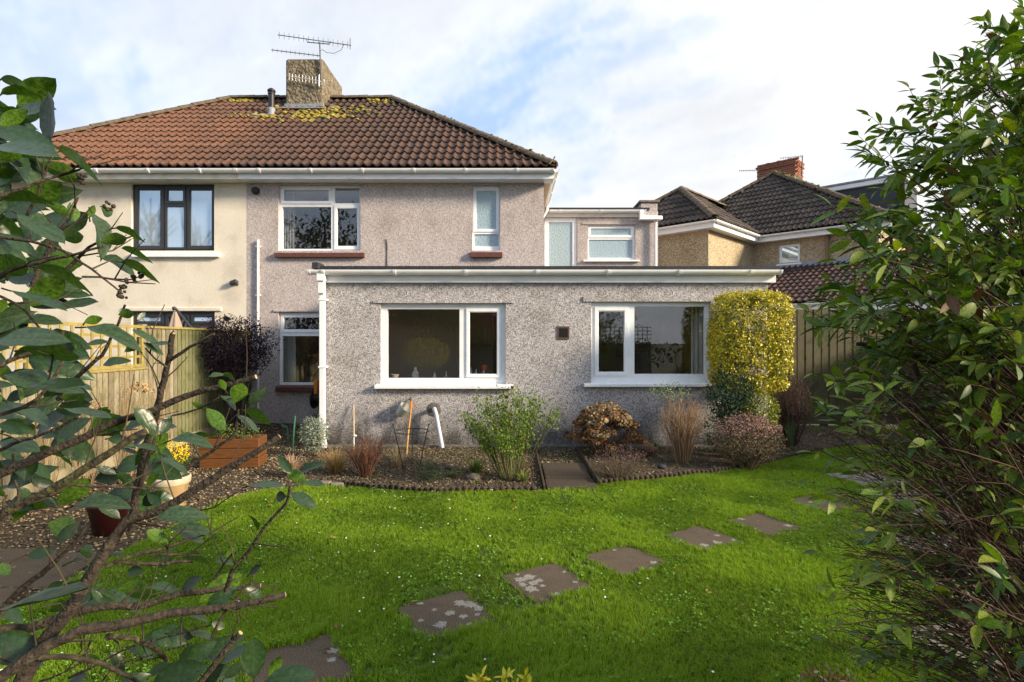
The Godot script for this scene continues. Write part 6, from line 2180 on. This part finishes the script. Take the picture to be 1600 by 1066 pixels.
# ------------------------------------------------------------------ big-leaved shrub at the left
# branches: distance at start and end, radii in photo pixels at start and end, bark, then the course in photo pixels
const LIMBS := [
	["bare", 1.12, 1.25, 9.0, 5.0, [-30, 752, 0, 740, 58, 714, 105, 696, 163, 667, 207, 651, 252, 636, 302, 614, 400, 590]],
	["mossy", 0.95, 1.05, 9.0, 6.5, [-40, 832, 0, 806, 87, 761, 147, 722, 205, 685, 228, 675]],
	["bare", 1.00, 1.15, 15.0, 5.0, [20, 1090, 60, 1015, 105, 957, 147, 892, 178, 840, 194, 816, 250, 798, 328, 751, 373, 722, 420, 693, 437, 683]],
	["bare", 0.92, 1.15, 13.0, 5.5, [-40, 1090, 0, 1058, 66, 1015, 126, 984, 184, 978, 223, 968, 276, 957, 341, 952, 420, 936, 443, 930]],
	["bare", 1.05, 1.25, 10.0, 4.5, [-30, 990, 8, 984, 47, 984, 118, 955, 184, 946, 228, 947, 276, 929, 336, 922, 367, 921, 407, 915]],
	["bare", 1.00, 1.10, 5.5, 3.5, [60, 1028, 105, 1028, 142, 1031, 178, 1047, 223, 1070]],
	["mossy", 1.05, 1.20, 6.0, 4.0, [168, 994, 205, 997, 236, 1010, 262, 1031]],
	["bare", 1.15, 1.10, 4.5, 2.5, [352, 925, 362, 890, 383, 868, 419, 818, 450, 785, 453, 757]],
	["bare", 1.05, 1.08, 6.0, 5.0, [300, 1085, 328, 1046, 376, 988]],
	["bare", 1.35, 1.30, 8.0, 5.0, [205, 830, 215, 765, 230, 690, 244, 648, 252, 610, 263, 566, 270, 522]],
	["bare", 1.30, 1.25, 5.0, 2.0, [90, 625, 118, 593, 163, 551, 185, 505, 194, 477]],
	["bare", 1.00, 1.05, 4.0, 1.6, [-20, 370, 0, 372, 63, 380, 105, 393, 139, 419, 163, 435, 192, 461]],
	["bare", 0.95, 1.02, 4.0, 2.0, [-20, 318, 0, 307, 52, 288, 87, 275, 126, 265]],
	["bare", 1.15, 1.15, 4.0, 2.0, [50, 448, 63, 411, 90, 364, 113, 335, 122, 308]],
	["bare", 1.00, 1.05, 3.0, 1.6, [-20, 455, 0, 464, 37, 482, 66, 519]],
	["bare", 1.15, 1.20, 3.5, 1.6, [100, 425, 131, 396, 147, 377, 179, 378, 210, 369]],
	["bare", 1.10, 1.15, 2.4, 1.2, [126, 432, 160, 434, 205, 438, 224, 430]],
	["bare", 1.15, 1.15, 4.0, 2.5, [0, 705, 21, 693, 79, 675, 121, 652]],
	["bare", 1.05, 1.15, 3.0, 1.8, [95, 757, 184, 761, 250, 766]],
	["bare", 1.20, 1.25, 7.0, 3.0, [0, 960, 26, 926, 87, 879, 118, 845, 139, 818]],
	["mossy", 1.10, 1.18, 5.0, 2.5, [165, 885, 223, 863, 262, 855, 297, 841]],
	["bare", 1.12, 1.18, 4.0, 3.0, [190, 880, 240, 882, 302, 876]],
	["bare", 1.15, 1.2, 3.0, 2.0, [232, 866, 270, 867, 315, 867]],
	["bare", 1.20, 1.25, 5.0, 3.0, [208, 790, 236, 703, 242, 685]],
	["bare", 1.25, 1.25, 2.2, 1.2, [262, 574, 240, 560, 226, 545]],
	["bare", 1.28, 1.25, 3.5, 2.2, [262, 566, 275, 555, 310, 535, 335, 522]],
	["bare", 1.18, 1.22, 4.5, 2.5, [285, 736, 323, 711, 368, 680, 372, 640]],
	["bare", 1.2, 1.22, 2.5, 1.5, [268, 650, 310, 640, 345, 620]],
	["bare", 0.95, 1.05, 4.5, 2.5, [-20, 655, 30, 640, 70, 615, 100, 560, 98, 520]],
	["bare", 1.0, 1.05, 5.0, 2.5, [-30, 590, 20, 560, 60, 545, 100, 520]],
	["bare", 1.1, 1.1, 3.0, 1.6, [40, 345, 60, 300, 75, 262, 84, 228]],
	["bare", 1.0, 1.0, 4.0, 2.0, [-20, 440, 20, 420, 60, 410, 110, 400, 160, 385]],
	["bare", 1.1, 1.15, 3.0, 1.5, [330, 1000, 348, 960, 372, 930, 395, 905]],
	["bare", 1.15, 1.2, 2.6, 1.4, [230, 820, 262, 808, 300, 800]],
	["bare", 1.15, 1.15, 2.6, 1.4, [335, 905, 352, 880, 365, 862]],
	["bare", 1.1, 1.12, 2.4, 1.4, [105, 1060, 150, 1040, 200, 1012, 240, 1000, 300, 985, 330, 978]],
	["bare", 1.1, 1.12, 2.2, 1.2, [60, 1066, 100, 1052, 125, 1035, 145, 1000]],
	["bare", 1.1, 1.12, 2.0, 1.2, [150, 1075, 180, 1040, 230, 1025, 300, 1005]]]

# leaves in photo pixels: base, tip, visible width in hundredths of the length, kind (0 dark top, 1 greyish top, 2 green underside)
const LEAVES_A := [
	[0, 147, 63, 136, 36, 2], [0, 123, 34, 128, 55, 0], [0, 174, 52, 176, 38, 2], [79, 230, 84, 147, 24, 0], [-10, 205, 79, 218, 36, 0], [-10, 228, 87, 233, 26, 0], [87, 231, 171, 283, 28, 2],
	[58, 254, 126, 283, 44, 2], [0, 312, 87, 302, 36, 2], [5, 337, 68, 318, 38, 0], [71, 317, 108, 336, 45, 2], [108, 318, 116, 344, 55, 2], [139, 340, 147, 320, 50, 2], [158, 322, 180, 342, 55, 2],
	[0, 197, 42, 170, 50, 2], [0, 254, 28, 228, 60, 2], [26, 333, 100, 388, 36, 1], [0, 364, 58, 396, 34, 0], [92, 370, 137, 368, 55, 2], [142, 330, 181, 390, 26, 1], [158, 378, 204, 369, 50, 2],
	[179, 356, 232, 372, 32, 2], [189, 388, 244, 406, 30, 2], [189, 409, 257, 436, 30, 2], [150, 401, 210, 412, 22, 0], [-8, 426, 52, 402, 62, 2], [55, 417, 156, 448, 28, 2], [11, 436, 64, 440, 42, 0],
	[13, 453, 102, 493, 22, 0], [-5, 490, 8, 466, 60, 2], [129, 511, 222, 527, 22, 1], [131, 504, 160, 496, 62, 2], [-10, 534, 100, 519, 30, 1], [34, 546, 132, 550, 40, 2], [80, 574, 131, 548, 36, 0],
	[160, 571, 198, 558, 34, 1], [134, 538, 168, 532, 30, 1], [184, 492, 214, 488, 58, 2], [214, 500, 228, 488, 50, 1], [194, 550, 218, 537, 48, 2], [223, 535, 257, 553, 30, 0], [236, 537, 264, 541, 32, 1],
	[8, 586, 84, 600, 42, 1], [60, 604, 131, 608, 30, 1], [205, 515, 240, 530, 30, 1], [225, 520, 252, 545, 28, 0]]
const LEAVES_B := [
	[5, 586, 87, 604, 38, 1], [39, 604, 135, 610, 28, 0], [95, 621, 145, 612, 60, 2], [11, 627, 79, 659, 26, 0], [97, 638, 174, 660, 22, 1], [-10, 632, 22, 655, 58, 1], [150, 648, 174, 637, 44, 2],
	[163, 678, 193, 675, 50, 2], [168, 685, 206, 690, 40, 1], [208, 636, 250, 678, 40, 0], [250, 680, 268, 648, 52, 0], [263, 689, 327, 680, 23, 1], [300, 685, 342, 675, 34, 2], [208, 697, 248, 698, 24, 1],
	[244, 715, 298, 733, 20, 1], [228, 735, 252, 722, 35, 0], [230, 762, 246, 735, 44, 2], [179, 741, 216, 757, 44, 2], [89, 790, 136, 752, 50, 2], [112, 791, 198, 774, 24, 1], [63, 777, 90, 790, 38, 1],
	[150, 787, 190, 807, 40, 1], [216, 774, 236, 762, 60, 0], [222, 790, 250, 770, 55, 0], [230, 772, 252, 790, 55, 0], [242, 810, 324, 796, 34, 1], [263, 828, 328, 819, 30, 1], [228, 829, 262, 846, 55, 2],
	[278, 833, 320, 845, 28, 1], [366, 630, 379, 600, 72, 2], [389, 632, 412, 609, 46, 1], [344, 618, 371, 633, 28, 1], [322, 638, 354, 674, 46, 2], [380, 641, 428, 659, 38, 2], [368, 648, 408, 673, 25, 1],
	[326, 589, 350, 582, 34, 1], [386, 760, 445, 754, 19, 1], [455, 740, 434, 712, 46, 0], [447, 736, 480, 752, 56, 2], [468, 740, 501, 718, 28, 0], [474, 753, 507, 760, 34, 1], [448, 776, 426, 776, 66, 0],
	[453, 770, 495, 792, 42, 0], [320, 640, 300, 628, 42, 2], [346, 585, 372, 590, 40, 2], [352, 610, 342, 590, 50, 2], [0, 690, 60, 700, 40, 1], [0, 720, 45, 735, 45, 1], [40, 720, 80, 745, 36, 0],
	[48, 745, 55, 705, 42, 0], [150, 730, 182, 740, 44, 0], [30, 760, 50, 790, 40, 1], [185, 700, 215, 712, 26, 1], [100, 690, 140, 682, 30, 1], [0, 662, 40, 672, 50, 0]]
const LEAVES_C := [
	[-10, 955, 139, 934, 20, 1], [-20, 1000, 62, 1025, 56, 0], [123, 861, 156, 863, 50, 2], [172, 868, 195, 863, 40, 1], [130, 876, 95, 876, 26, 0], [70, 925, 100, 908, 50, 1], [95, 926, 119, 912, 52, 1],
	[142, 922, 158, 942, 38, 0], [180, 926, 204, 938, 34, 0], [199, 893, 221, 893, 60, 0], [322, 950, 366, 920, 48, 0], [277, 958, 326, 958, 28, 1], [381, 918, 418, 936, 44, 0], [262, 990, 298, 996, 66, 0],
	[296, 988, 334, 995, 24, 1], [331, 972, 352, 982, 56, 1], [396, 1062, 397, 994, 62, 0], [236, 1070, 318, 1042, 46, 0], [278, 1040, 324, 1012, 60, 0], [336, 874, 362, 877, 40, 1], [352, 872, 372, 852, 44, 2],
	[388, 898, 410, 884, 42, 0], [410, 1068, 488, 1046, 40, 0], [420, 1062, 440, 1020, 46, 2], [170, 1020, 200, 1050, 40, 0], [200, 1012, 240, 1022, 34, 1], [30, 1050, 70, 1042, 34, 0], [180, 1075, 230, 1052, 44, 1],
	[315, 1075, 345, 1040, 44, 0], [0, 880, 14, 900, 60, 2], [210, 1000, 232, 1030, 36, 0], [350, 1060, 380, 1035, 50, 1], [232, 1058, 262, 1032, 40, 0], [100, 1075, 140, 1056, 40, 0], [386, 870, 402, 852, 46, 2], [402, 830, 396, 800, 30, 2]]

func polyline(c: Array, z0: float, z1: float) -> Array:
	var raw := []
	var m := c.size() / 2
	for k in m: raw.append(W(c[k * 2], c[k * 2 + 1], lerpf(z0, z1, float(k) / (m - 1))))
	var cv := Curve3D.new()
	for k in m:
		var d: Vector3 = (raw[mini(k + 1, m - 1)] - raw[maxi(k - 1, 0)]) / 6.0
		cv.add_point(raw[k], -d, d)
	var n := maxi(int(cv.get_baked_length() / 0.022), 4)
	var pts := []
	for k in n + 1:
		pts.append(cv.sample_baked(cv.get_baked_length() * k / n) + rdir() * 0.0016)
	return pts

func left_shrub() -> void:
	var root := Vector3(-1.05, 0, -1.12)
	var t := thing("big_leaved_shrub", "pruned evergreen shrub with large dark wrinkled leaves filling the left foreground", "shrub", root)
	for l in LIMBS:
		var pts := polyline(l[5], l[1], l[2])
		var rad := []
		for k in pts.size():
			var f := float(k) / (pts.size() - 1)
			rad.append(lerpf(l[3] * l[1], l[4] * l[2], f) / F * 0.80 * (1.0 + rr(-0.07, 0.09)))
		var mb := MB.new()
		mb.tube(pts, rad, 9 if l[3] > 4.5 else 6)
		var b := obj(mb, "branch", M.bark[1] if l[0] == "mossy" else M.bark[rng.randi() % 2 * 2], t)
		if l[4] > 4.3:       # the pale sawn end
			var cb := MB.new()
			var n := pts.size() - 1
			var d: Vector3 = (pts[n] - pts[n - 1]).normalized()
			cb.tube([pts[n] - d * 0.0005, pts[n] + d * 0.0012], [rad[n] * 0.96], 9)
			obj(cb, "sawn_end", M.cut, b)
		for k in int(pts.size() / 5.0):          # spurs and buds
			if rng.randf() < 0.45: continue
			var i := rng.randi_range(1, pts.size() - 2)
			var d := (rdir() + Vector3(0, 0.5, 0.2)).normalized()
			var s := MB.new()
			var L := rr(0.01, 0.045)
			s.tube([pts[i], pts[i] + d * L * 0.6, pts[i] + d * L + rdir() * L * 0.2], [rad[i] * 0.45, rad[i] * 0.3, rad[i] * 0.22], 5)
			obj(s, "spur", M.bark[0], b)
	# fine side twigs
	var tw := MB.new()
	for l in LIMBS:
		var pts := polyline(l[5], l[1], l[2])
		for k in int(pts.size() / 4.0):
			var i := rng.randi_range(2, pts.size() - 2)
			var d: Vector3 = ((pts[i + 1] - pts[i]).normalized() * 0.6 + rdir() * 0.8 + Vector3(0, 0.35, 0)).normalized()
			var L := rr(0.04, 0.15)
			var m: Vector3 = pts[i] + d * L * 0.5 + rdir() * L * 0.1
			tw.col = [Color(.045, .03, .02), Color(.03, .02, .014), Color(.06, .05, .02)][rng.randi() % 3]
			tw.tube([pts[i], m, m + (d + rdir() * 0.35).normalized() * L * 0.5], [0.0018, 0.0014, 0.0009], 4)
			if rng.randf() < 0.5: tw.tube([m, m + (d + rdir() * 0.8).normalized() * L * 0.4], [0.0011, 0.0007], 4)
	obj(tw, "twigs", M.twig, t).set_meta("kind", "stuff")
	# trunk under the picture
	var tb := MB.new()
	var foot := W(20, 1090, 1.0)
	tb.tube([root, root.lerp(foot, 0.5) + Vector3(-0.02, 0, 0), foot], [0.035, 0.026, 0.018], 10)
	tb.tube([root + Vector3(0.02, 0, 0.02), W(-40, 1090, 0.92)], [0.03, 0.014], 10)
	tb.tube([root + Vector3(-0.03, 0.05, 0), W(-60, 850, 0.97)], [0.028, 0.011], 10)
	tb.tube([root + Vector3(-0.04, 0.05, 0), W(-70, 560, 1.0), W(-30, 370, 1.0)], [0.028, 0.011, 0.006], 10)
	obj(tb, "trunk", M.bark[0], t)
	var ms := []
	for k in 5: ms.append(leaf_mesh(1.0, 0.44, 8, [0.2, 0.4, 0.3, 0.5, 0.28][k], [0.12, 0.3, -0.08, 0.4, 0.2][k], [0.5, 0.44, 0.56, 0.5, 0.48][k], [0.015, 0.05, 0.03, 0.06, 0.03][k]))
	var all := []
	for l in LEAVES_A + LEAVES_B + LEAVES_C: all.append([l, 0.0])
	for k in 210:               # the denser mass behind, at the picture's left edge
		var x := -60.0 + 150.0 * pow(rng.randf(), 1.5)
		var y := rr(165, 700)
		if y < 330: x = -60.0 + 105.0 * rng.randf()
		if k > 150:
			x = rr(-40, 230)
			y = rr(600, 830)
		if k > 185:
			x = rr(-20, 420)
			y = rr(840, 1080)
		var g := rr(-0.9, 0.7)
		var L := rr(30, 80)
		all.append([[x, y, x + cos(g) * L, y + sin(g) * L, rr(24, 55), rng.randi() % 3], rr(0.25, 0.5)])
	for e in all:
		var l: Array = e[0]
		var px := Vector2(l[2] - l[0], l[3] - l[1]).length()
		var z := lerpf(1.2, 0.92, smoothstep(40, 120, px)) + rr(-0.05, 0.05) + float(e[1])
		var a := W(l[0], l[1], z)
		var b := W(l[2], l[3], z + rr(-0.02, 0.02))
		var L := a.distance_to(b)
		var d := (b - a) / L
		var view := (Vector3(0, EYE, 0) - a).normalized()
		var up := d.cross(view).normalized()
		if up.y < 0: up = -up
		var cs := clampf(l[4] / 46.0, 0.15, 1.0)
		var sn := sqrt(1 - cs * cs)
		var nn := view * cs + up * sn if l[5] != 2 else -view * cs + up * (sn + 0.1)
		var bs := facing(d, nn, L)
		if l[4] > 46: bs.x *= l[4] / 46.0
		put(ms[rng.randi() % 5], "leaf", M.viburnum[l[5]], t, Transform3D(bs, a))
		if rng.randf() < 0.6 and e[1] == 0.0:
			var pb := MB.new()
			pb.tube([a - d * L * 0.16 + Vector3(0, -0.004, -0.005), a + d * L * 0.05], [0.0017, 0.0014], 5)
			obj(pb, "leaf_stalk", M.bark[1], t)
	# small flower buds at the twig ends
	for s in [[192, 461], [224, 430], [205, 438], [190, 451], [131, 280], [126, 274], [170, 322]]:
		var p := W(s[0], s[1], 1.1)
		var bb := MB.new()
		for k in 7: bb.ball(p + rdir() * 0.008, Vector3.ONE * rr(0.003, 0.005), 4, 5)
		obj(bb, "bud", M.bark[0], t)

# ------------------------------------------------------------------ arching shrub at the right
const OUTLINE := [[1512, 70], [1560, 0], [1720, -30], [1880, 300], [1880, 1120], [1400, 1100], [1330, 1010], [1312, 930], [1296, 850], [1290, 770], [1268, 700], [1248, 640], [1262, 580], [1256, 520], [1262, 450], [1278, 390], [1322, 340], [1332, 265], [1376, 172], [1440, 130]]

func right_shrub() -> void:
	var root := Vector3(2.15, 0, -1.95)
	var t := thing("arching_shrub", "tall arching shrub with pointed green leaves and brown stems filling the right foreground", "shrub", root)
	var o := poly(OUTLINE)
	var leaves := []
	var fine := MB.new()
	# heavy limbs
	for l in [[2.0, 2.0, 16, 9, [1640, 760, 1590, 690, 1545, 640, 1525, 600, 1480, 570, 1400, 548, 1340, 538]], [1.9, 2.1, 12, 5, [1680, 900, 1600, 690, 1540, 640, 1500, 520, 1475, 450, 1462, 400]], [2.1, 2.2, 8, 5, [1440, 600, 1425, 560, 1412, 480, 1400, 410, 1392, 372]],
			[1.8, 1.9, 9, 6, [1600, 700, 1560, 640, 1545, 520, 1552, 440, 1556, 380, 1550, 330]], [1.9, 2.1, 8, 4, [1520, 600, 1505, 540, 1530, 480, 1548, 440, 1580, 400, 1610, 340]], [1.9, 2.0, 10, 6, [1700, 960, 1620, 880, 1560, 800, 1480, 700, 1420, 640, 1370, 600]],
			[1.6, 1.8, 10, 4, [1720, 1060, 1600, 930, 1520, 830, 1460, 740, 1440, 700]], [2.0, 2.1, 9, 4, [1680, 560, 1600, 430, 1540, 330, 1470, 270, 1420, 255]], [1.8, 1.9, 8, 3, [1680, 420, 1620, 260, 1590, 180, 1540, 130]], [2.1, 2.3, 7, 3, [1640, 640, 1560, 500, 1450, 420, 1380, 400, 1330, 410]]]:
		var pts := polyline(l[4], l[0], l[1])
		var rad := []
		for k in pts.size(): rad.append(lerpf(l[2] * l[0], l[3] * l[1], float(k) / (pts.size() - 1)) / F * 0.5 * (1.0 + rr(-0.06, 0.06)))
		var mb := MB.new()
		mb.tube(pts, rad, 8)
		obj(mb, "limb", M.bark[2], t)
	var tb := MB.new()
	for e in [[1640, 760, 2.0], [1680, 900, 1.9], [1700, 960, 1.9], [1720, 1060, 1.6], [1680, 560, 2.0], [1680, 420, 1.8], [1640, 640, 2.1]]:
		var p := W(e[0], e[1], e[2])
		var b := root + Vector3(rr(-.1, .1), 0, rr(-.1, .1))
		tb.tube([b, b.lerp(p, 0.5) + Vector3(0.06, 0.03, 0), p], [0.02, 0.015, 0.010], 8)
	obj(tb, "trunk", M.bark[0], t)
	var add_leaves := func(s: Vector3, d: Vector3, l: float, n: int, size: float) -> void:
		for k in n:
			var f := (k + 0.6) / n
			var p := s + d * l * f
			var sd := d.cross(rdir()).normalized()
			for w in 2:
				var q := (sd * (1.0 if w == 0 else -1.0) * 0.75 + d * 0.75 + Vector3(0, -0.35, 0) + rdir() * 0.25).normalized()
				leaves.append([Transform3D(facing(q, Vector3.UP * 0.9 + rdir() * 0.75, size * rr(0.7, 1.15)), p), rng.randi() % 40])
		leaves.append([Transform3D(facing((d + Vector3(0, -0.2, 0)).normalized(), Vector3.UP + rdir() * 0.5, size), s + d * l), rng.randi() % 40])
	var cols := [Color(.062, .028, .018), Color(.036, .018, .012), Color(.085, .04, .026), Color(.02, .012, .009)]
	var made := 0
	while made < 560:
		var e := Vector2(rr(1240, 1830), rr(-20, 1090))
		if not Geometry2D.is_point_in_polygon(e, o): continue
		if made % 3 == 0: e.x = lerpf(e.x, 1240.0, 0.25)
		if not Geometry2D.is_point_in_polygon(e, o): continue
		made += 1
		var z := rr(1.45, 2.9)
		var lowz := smoothstep(520, 720, e.y)
		var tip := W(e.x, e.y, z)
		var b := W(maxf(rr(1640, 1760), e.x - 20.0), clampf(e.y + rr(120, 330), 330, 1180), rr(1.7, 2.2))
		var len := b.distance_to(tip)
		var mid := b.lerp(tip, 0.55) + Vector3(0, len * rr(0.04, 0.16), 0) + rdir() * len * 0.05
		var d := (tip - mid).normalized()
		fine.col = cols[rng.randi() % 4] * rr(0.8, 1.2)
		var r := rr(0.0022, 0.0042)
		var pts := []
		for k in 8:
			var f := k / 7.0
			pts.append(b.lerp(mid, f).lerp(mid.lerp(tip, f), f) + rdir() * 0.006)
		fine.tube(pts, [r, r * 0.95, r * 0.9, r * 0.8, r * 0.7, r * 0.6, r * 0.45, r * 0.3], 5, false)
		var nt := rng.randi_range(2, 4)
		for k in nt:
			var f := rr(0.45, 0.98)
			var i := int(f * 7)
			var s: Vector3 = pts[mini(i, 7)]
			var q: Vector3 = ((pts[mini(i + 1, 7)] - pts[maxi(i - 1, 0)]).normalized() + rdir() * 0.8 + Vector3(-0.15, 0.15, 0)).normalized()
			var l := rr(0.06, 0.2)
			fine.tube([s, s + q * l * 0.5 + rdir() * 0.008, s + q * l], [r * 0.5, r * 0.4, r * 0.25], 4, false)
			if rng.randf() < lerpf(1.0, 0.24, lowz): add_leaves.call(s, q, l, rng.randi_range(2, 4), rr(0.038, 0.085))
		if rng.randf() < lerpf(1.0, 0.5, lowz): add_leaves.call(pts[6], d, len * 0.10, 2, rr(0.055, 0.09))
	# bare stems fanning through the lower half
	for k in 330:
		var a := W(rr(1560, 1800), rr(760, 1120), rr(1.6, 2.3))
		var e := Vector2(rr(1300, 1520), rr(560, 1010))
		if e.x < 1330 and e.y < 640: continue
		var tip := W(e.x, e.y, rr(1.6, 2.5))
		if a.y > tip.y - 0.05: a.y = tip.y - rr(0.05, 0.35)
		var m := a.lerp(tip, 0.5) + Vector3(0, rr(0.0, 0.07), 0) + rdir() * 0.03
		fine.col = cols[rng.randi() % 4] * rr(0.7, 1.2)
		var r := rr(0.0012, 0.0034)
		fine.tube([a, a.lerp(m, 0.5) + rdir() * 0.008, m, m.lerp(tip, 0.5) + rdir() * 0.01, tip, tip + (tip - m).normalized() * 0.05 + Vector3(0, -0.02, 0)], [r, r * 0.95, r * 0.85, r * 0.7, r * 0.5, r * 0.3], 4, false)
		for j in 2:
			var s := m.lerp(tip, rr(0.0, 0.9))
			var q := ((tip - m).normalized() + rdir() * 0.7).normalized()
			fine.tube([s, s + q * 0.06 + rdir() * 0.006, s + q * rr(0.09, 0.16)], [r * 0.5, r * 0.4, r * 0.25], 3, false)
		if rng.randf() < 0.10: add_leaves.call(tip, (tip - m).normalized(), 0.05, 1, rr(0.05, 0.075))
	obj(fine, "stems", M.twig, t).set_meta("kind", "stuff")
	# the leaves that show largest stay single, the rest are one mass
	var ms := []
	for k in 4: ms.append(leaf_mesh(1.0, [0.34, 0.40, 0.30, 0.37][k], 6, 0.3, [0.15, 0.3, 0.22, 0.08][k], [0.42, 0.45, 0.4, 0.46][k]))
	leaves.sort_custom(func(a, b): return a[0].origin.z > b[0].origin.z)
	var single := 0
	var groups := [[[], []], [[], []], [[], []], [[], []], [[], []]]
	var fresh := 0
	for l in leaves:
		var p: Vector3 = l[0].origin
		var pxx := 800 + p.x * F / -p.z
		var kind: int = 3 if l[1] == 0 else (4 if l[1] < 4 else [0, 1, 2][l[1] % 3])
		if pxx < 1610 and single < 290:
			put(ms[single % 4], "leaf", M.lance[kind], t, l[0])
			single += 1
		else:
			groups[kind][0].append(l[0])
			groups[kind][1].append(Color(1, 1, 1))
	for k in 5:
		if groups[k][0].size(): many(ms[k % 4], "foliage", M.lance[k], t, groups[k][0], groups[k][1])

# ------------------------------------------------------------------ what the windows mirror: the far end of the garden
func far_end() -> void:
	var sl := small_leaf()
	var xs := []
	var cs := []
	var t := thing("boundary_hedge", "dark evergreen hedge at the bottom of the garden, mirrored in the windows", "hedge", Vector3(0, 0, 9))
	var q := cloud(Vector3(-1, 1.0, 9), Vector3(9, 1.1, 0.9), 5000, 0.14, 0.24, Color(.02, .035, .015), Color(.07, .08, .03), 0.7, 0.5, 0.1, 21)
	many(sl, "foliage", M.leaf_dull, t, q[0], q[1])
	for s in [[-11.5, 12.0, 9.5, 2.6, "dark evergreen tree at the bottom of the garden, mirrored in the big upstairs window"], [-4.5, 14.0, 7.0, 2.2, "lower evergreen tree beyond the hedge, mirrored beside the curtain"]]:
		var c := Vector3(s[0], 0, s[1])
		t = thing("evergreen_tree", s[4], "tree", c)
		var mb := MB.new()
		mb.tube([c, c + Vector3(0.1, s[2] * 0.5, 0), c + Vector3(0, s[2] * 0.95, 0)], [0.22, 0.15, 0.04], 9)
		obj(mb, "trunk", M.bark[0], t)
		q = cloud(c + Vector3(0, s[2] * 0.58, 0), Vector3(s[3], s[2] * 0.42, s[3]), 3500, 0.22, 0.4, Color(.015, .03, .012), Color(.05, .07, .025), 0.5, 0.5, 0.4, 23)
		many(sl, "crown", M.leaf_dull, t, q[0], q[1])
	# fence with trellis, golden bush and brick house at that end
	var ft := thing("end_fence", "brown trellis topped fence at the garden bottom, mirrored in the extension windows", "fence", Vector3(0, 0, 7))
	var fm := MB.new()
	for k in 60: fm.box(Vector3(-6 + k * 0.2, 0.05, 7.0), Vector3(-6 + k * 0.2 + 0.185, 1.5, 7.03))
	obj(fm, "boards", M.board_green, ft).set_meta("kind", "stuff")
	fm = MB.new()
	for k in 60: fm.box(Vector3(-6 + k * 0.2, 1.5, 7.0), Vector3(-6 + k * 0.2 + 0.03, 2.2, 7.015))
	for k in 5: fm.box(Vector3(-6, 1.52 + k * 0.165, 7.016), Vector3(6, 1.55 + k * 0.165, 7.03))
	obj(fm, "trellis", M.trellis, ft).set_meta("kind", "stuff")
	var gb := Vector3(-3.3, 0, 4.6)
	t = thing("golden_bush", "round golden bush at the bottom of the garden, mirrored in the left extension window", "shrub", gb)
	stems(t, twigs(gb, 1.2, 0.4, 14, 0.01, [Color(.06, .045, .03)], 3))
	q = cloud(gb + Vector3(0, 1.15, 0), Vector3(0.95, 0.6, 0.7), 2000, 0.05, 0.09, Color(.3, .28, .02), Color(.6, .48, .02), 0.6, 0.6, 0.1, 31)
	many(sl, "foliage", M.leaf_dull, t, q[0], q[1])
	var bh := thing("brick_house", "red brick house beyond the far hedge, mirrored in the window tops", "house", Vector3(-2, 0, 20))
	var bm := MB.new()
	bm.box(Vector3(-10, 0, 18), Vector3(5, 5.2, 26))
	obj(bm, "wall", M.brick, bh)
	var rm := MB.new()
	rm.hexa([Vector3(-10.3, 5.2, 26.3), Vector3(5.3, 5.2, 26.3), Vector3(5.3, 5.2, 17.7), Vector3(-10.3, 5.2, 17.7), Vector3(-7, 8.2, 22.1), Vector3(2, 8.2, 22.1), Vector3(2, 8.2, 21.9), Vector3(-7, 8.2, 21.9)])
	obj(rm, "roof", M.tile_dark[1], bh)
	for k in 4:
		var wm := MB.new()
		wm.wall(-8.5 + k * 3.4, 3.2, -6.9 + k * 3.4, 4.5, 0.0, 0.05, [[-8.42 + k * 3.4, 3.28, -6.98 + k * 3.4, 4.42]])
		wm.turn(Transform3D(Basis(Vector3.UP, PI), Vector3(-4.7, 0, 17.94)))
		obj(wm, "window", M.white, bh)
	var c := Vector3(-21.5, 0, 11)
	t = thing("bare_tree", "leafless tree beyond the gardens, mirrored in the dark framed window", "tree", c)
	var tw := twigs(c, 10.5, 3.6, 26, 0.09, [Color(.05, .04, .03)], 14)
	obj(tw[0], "branches", M.twig, t).set_meta("kind", "stuff")

func _ready() -> void:
	rng.seed = 20240117
	view_and_light()
	make_materials()
	ground()
	cream_house()
	pebbledash_house()
	extension()
	side_extension()
	corner_house()
	aerials()
	fences()
	garden_plants()
	garden_things()
	far_end()
	left_shrub()
	right_shrub()
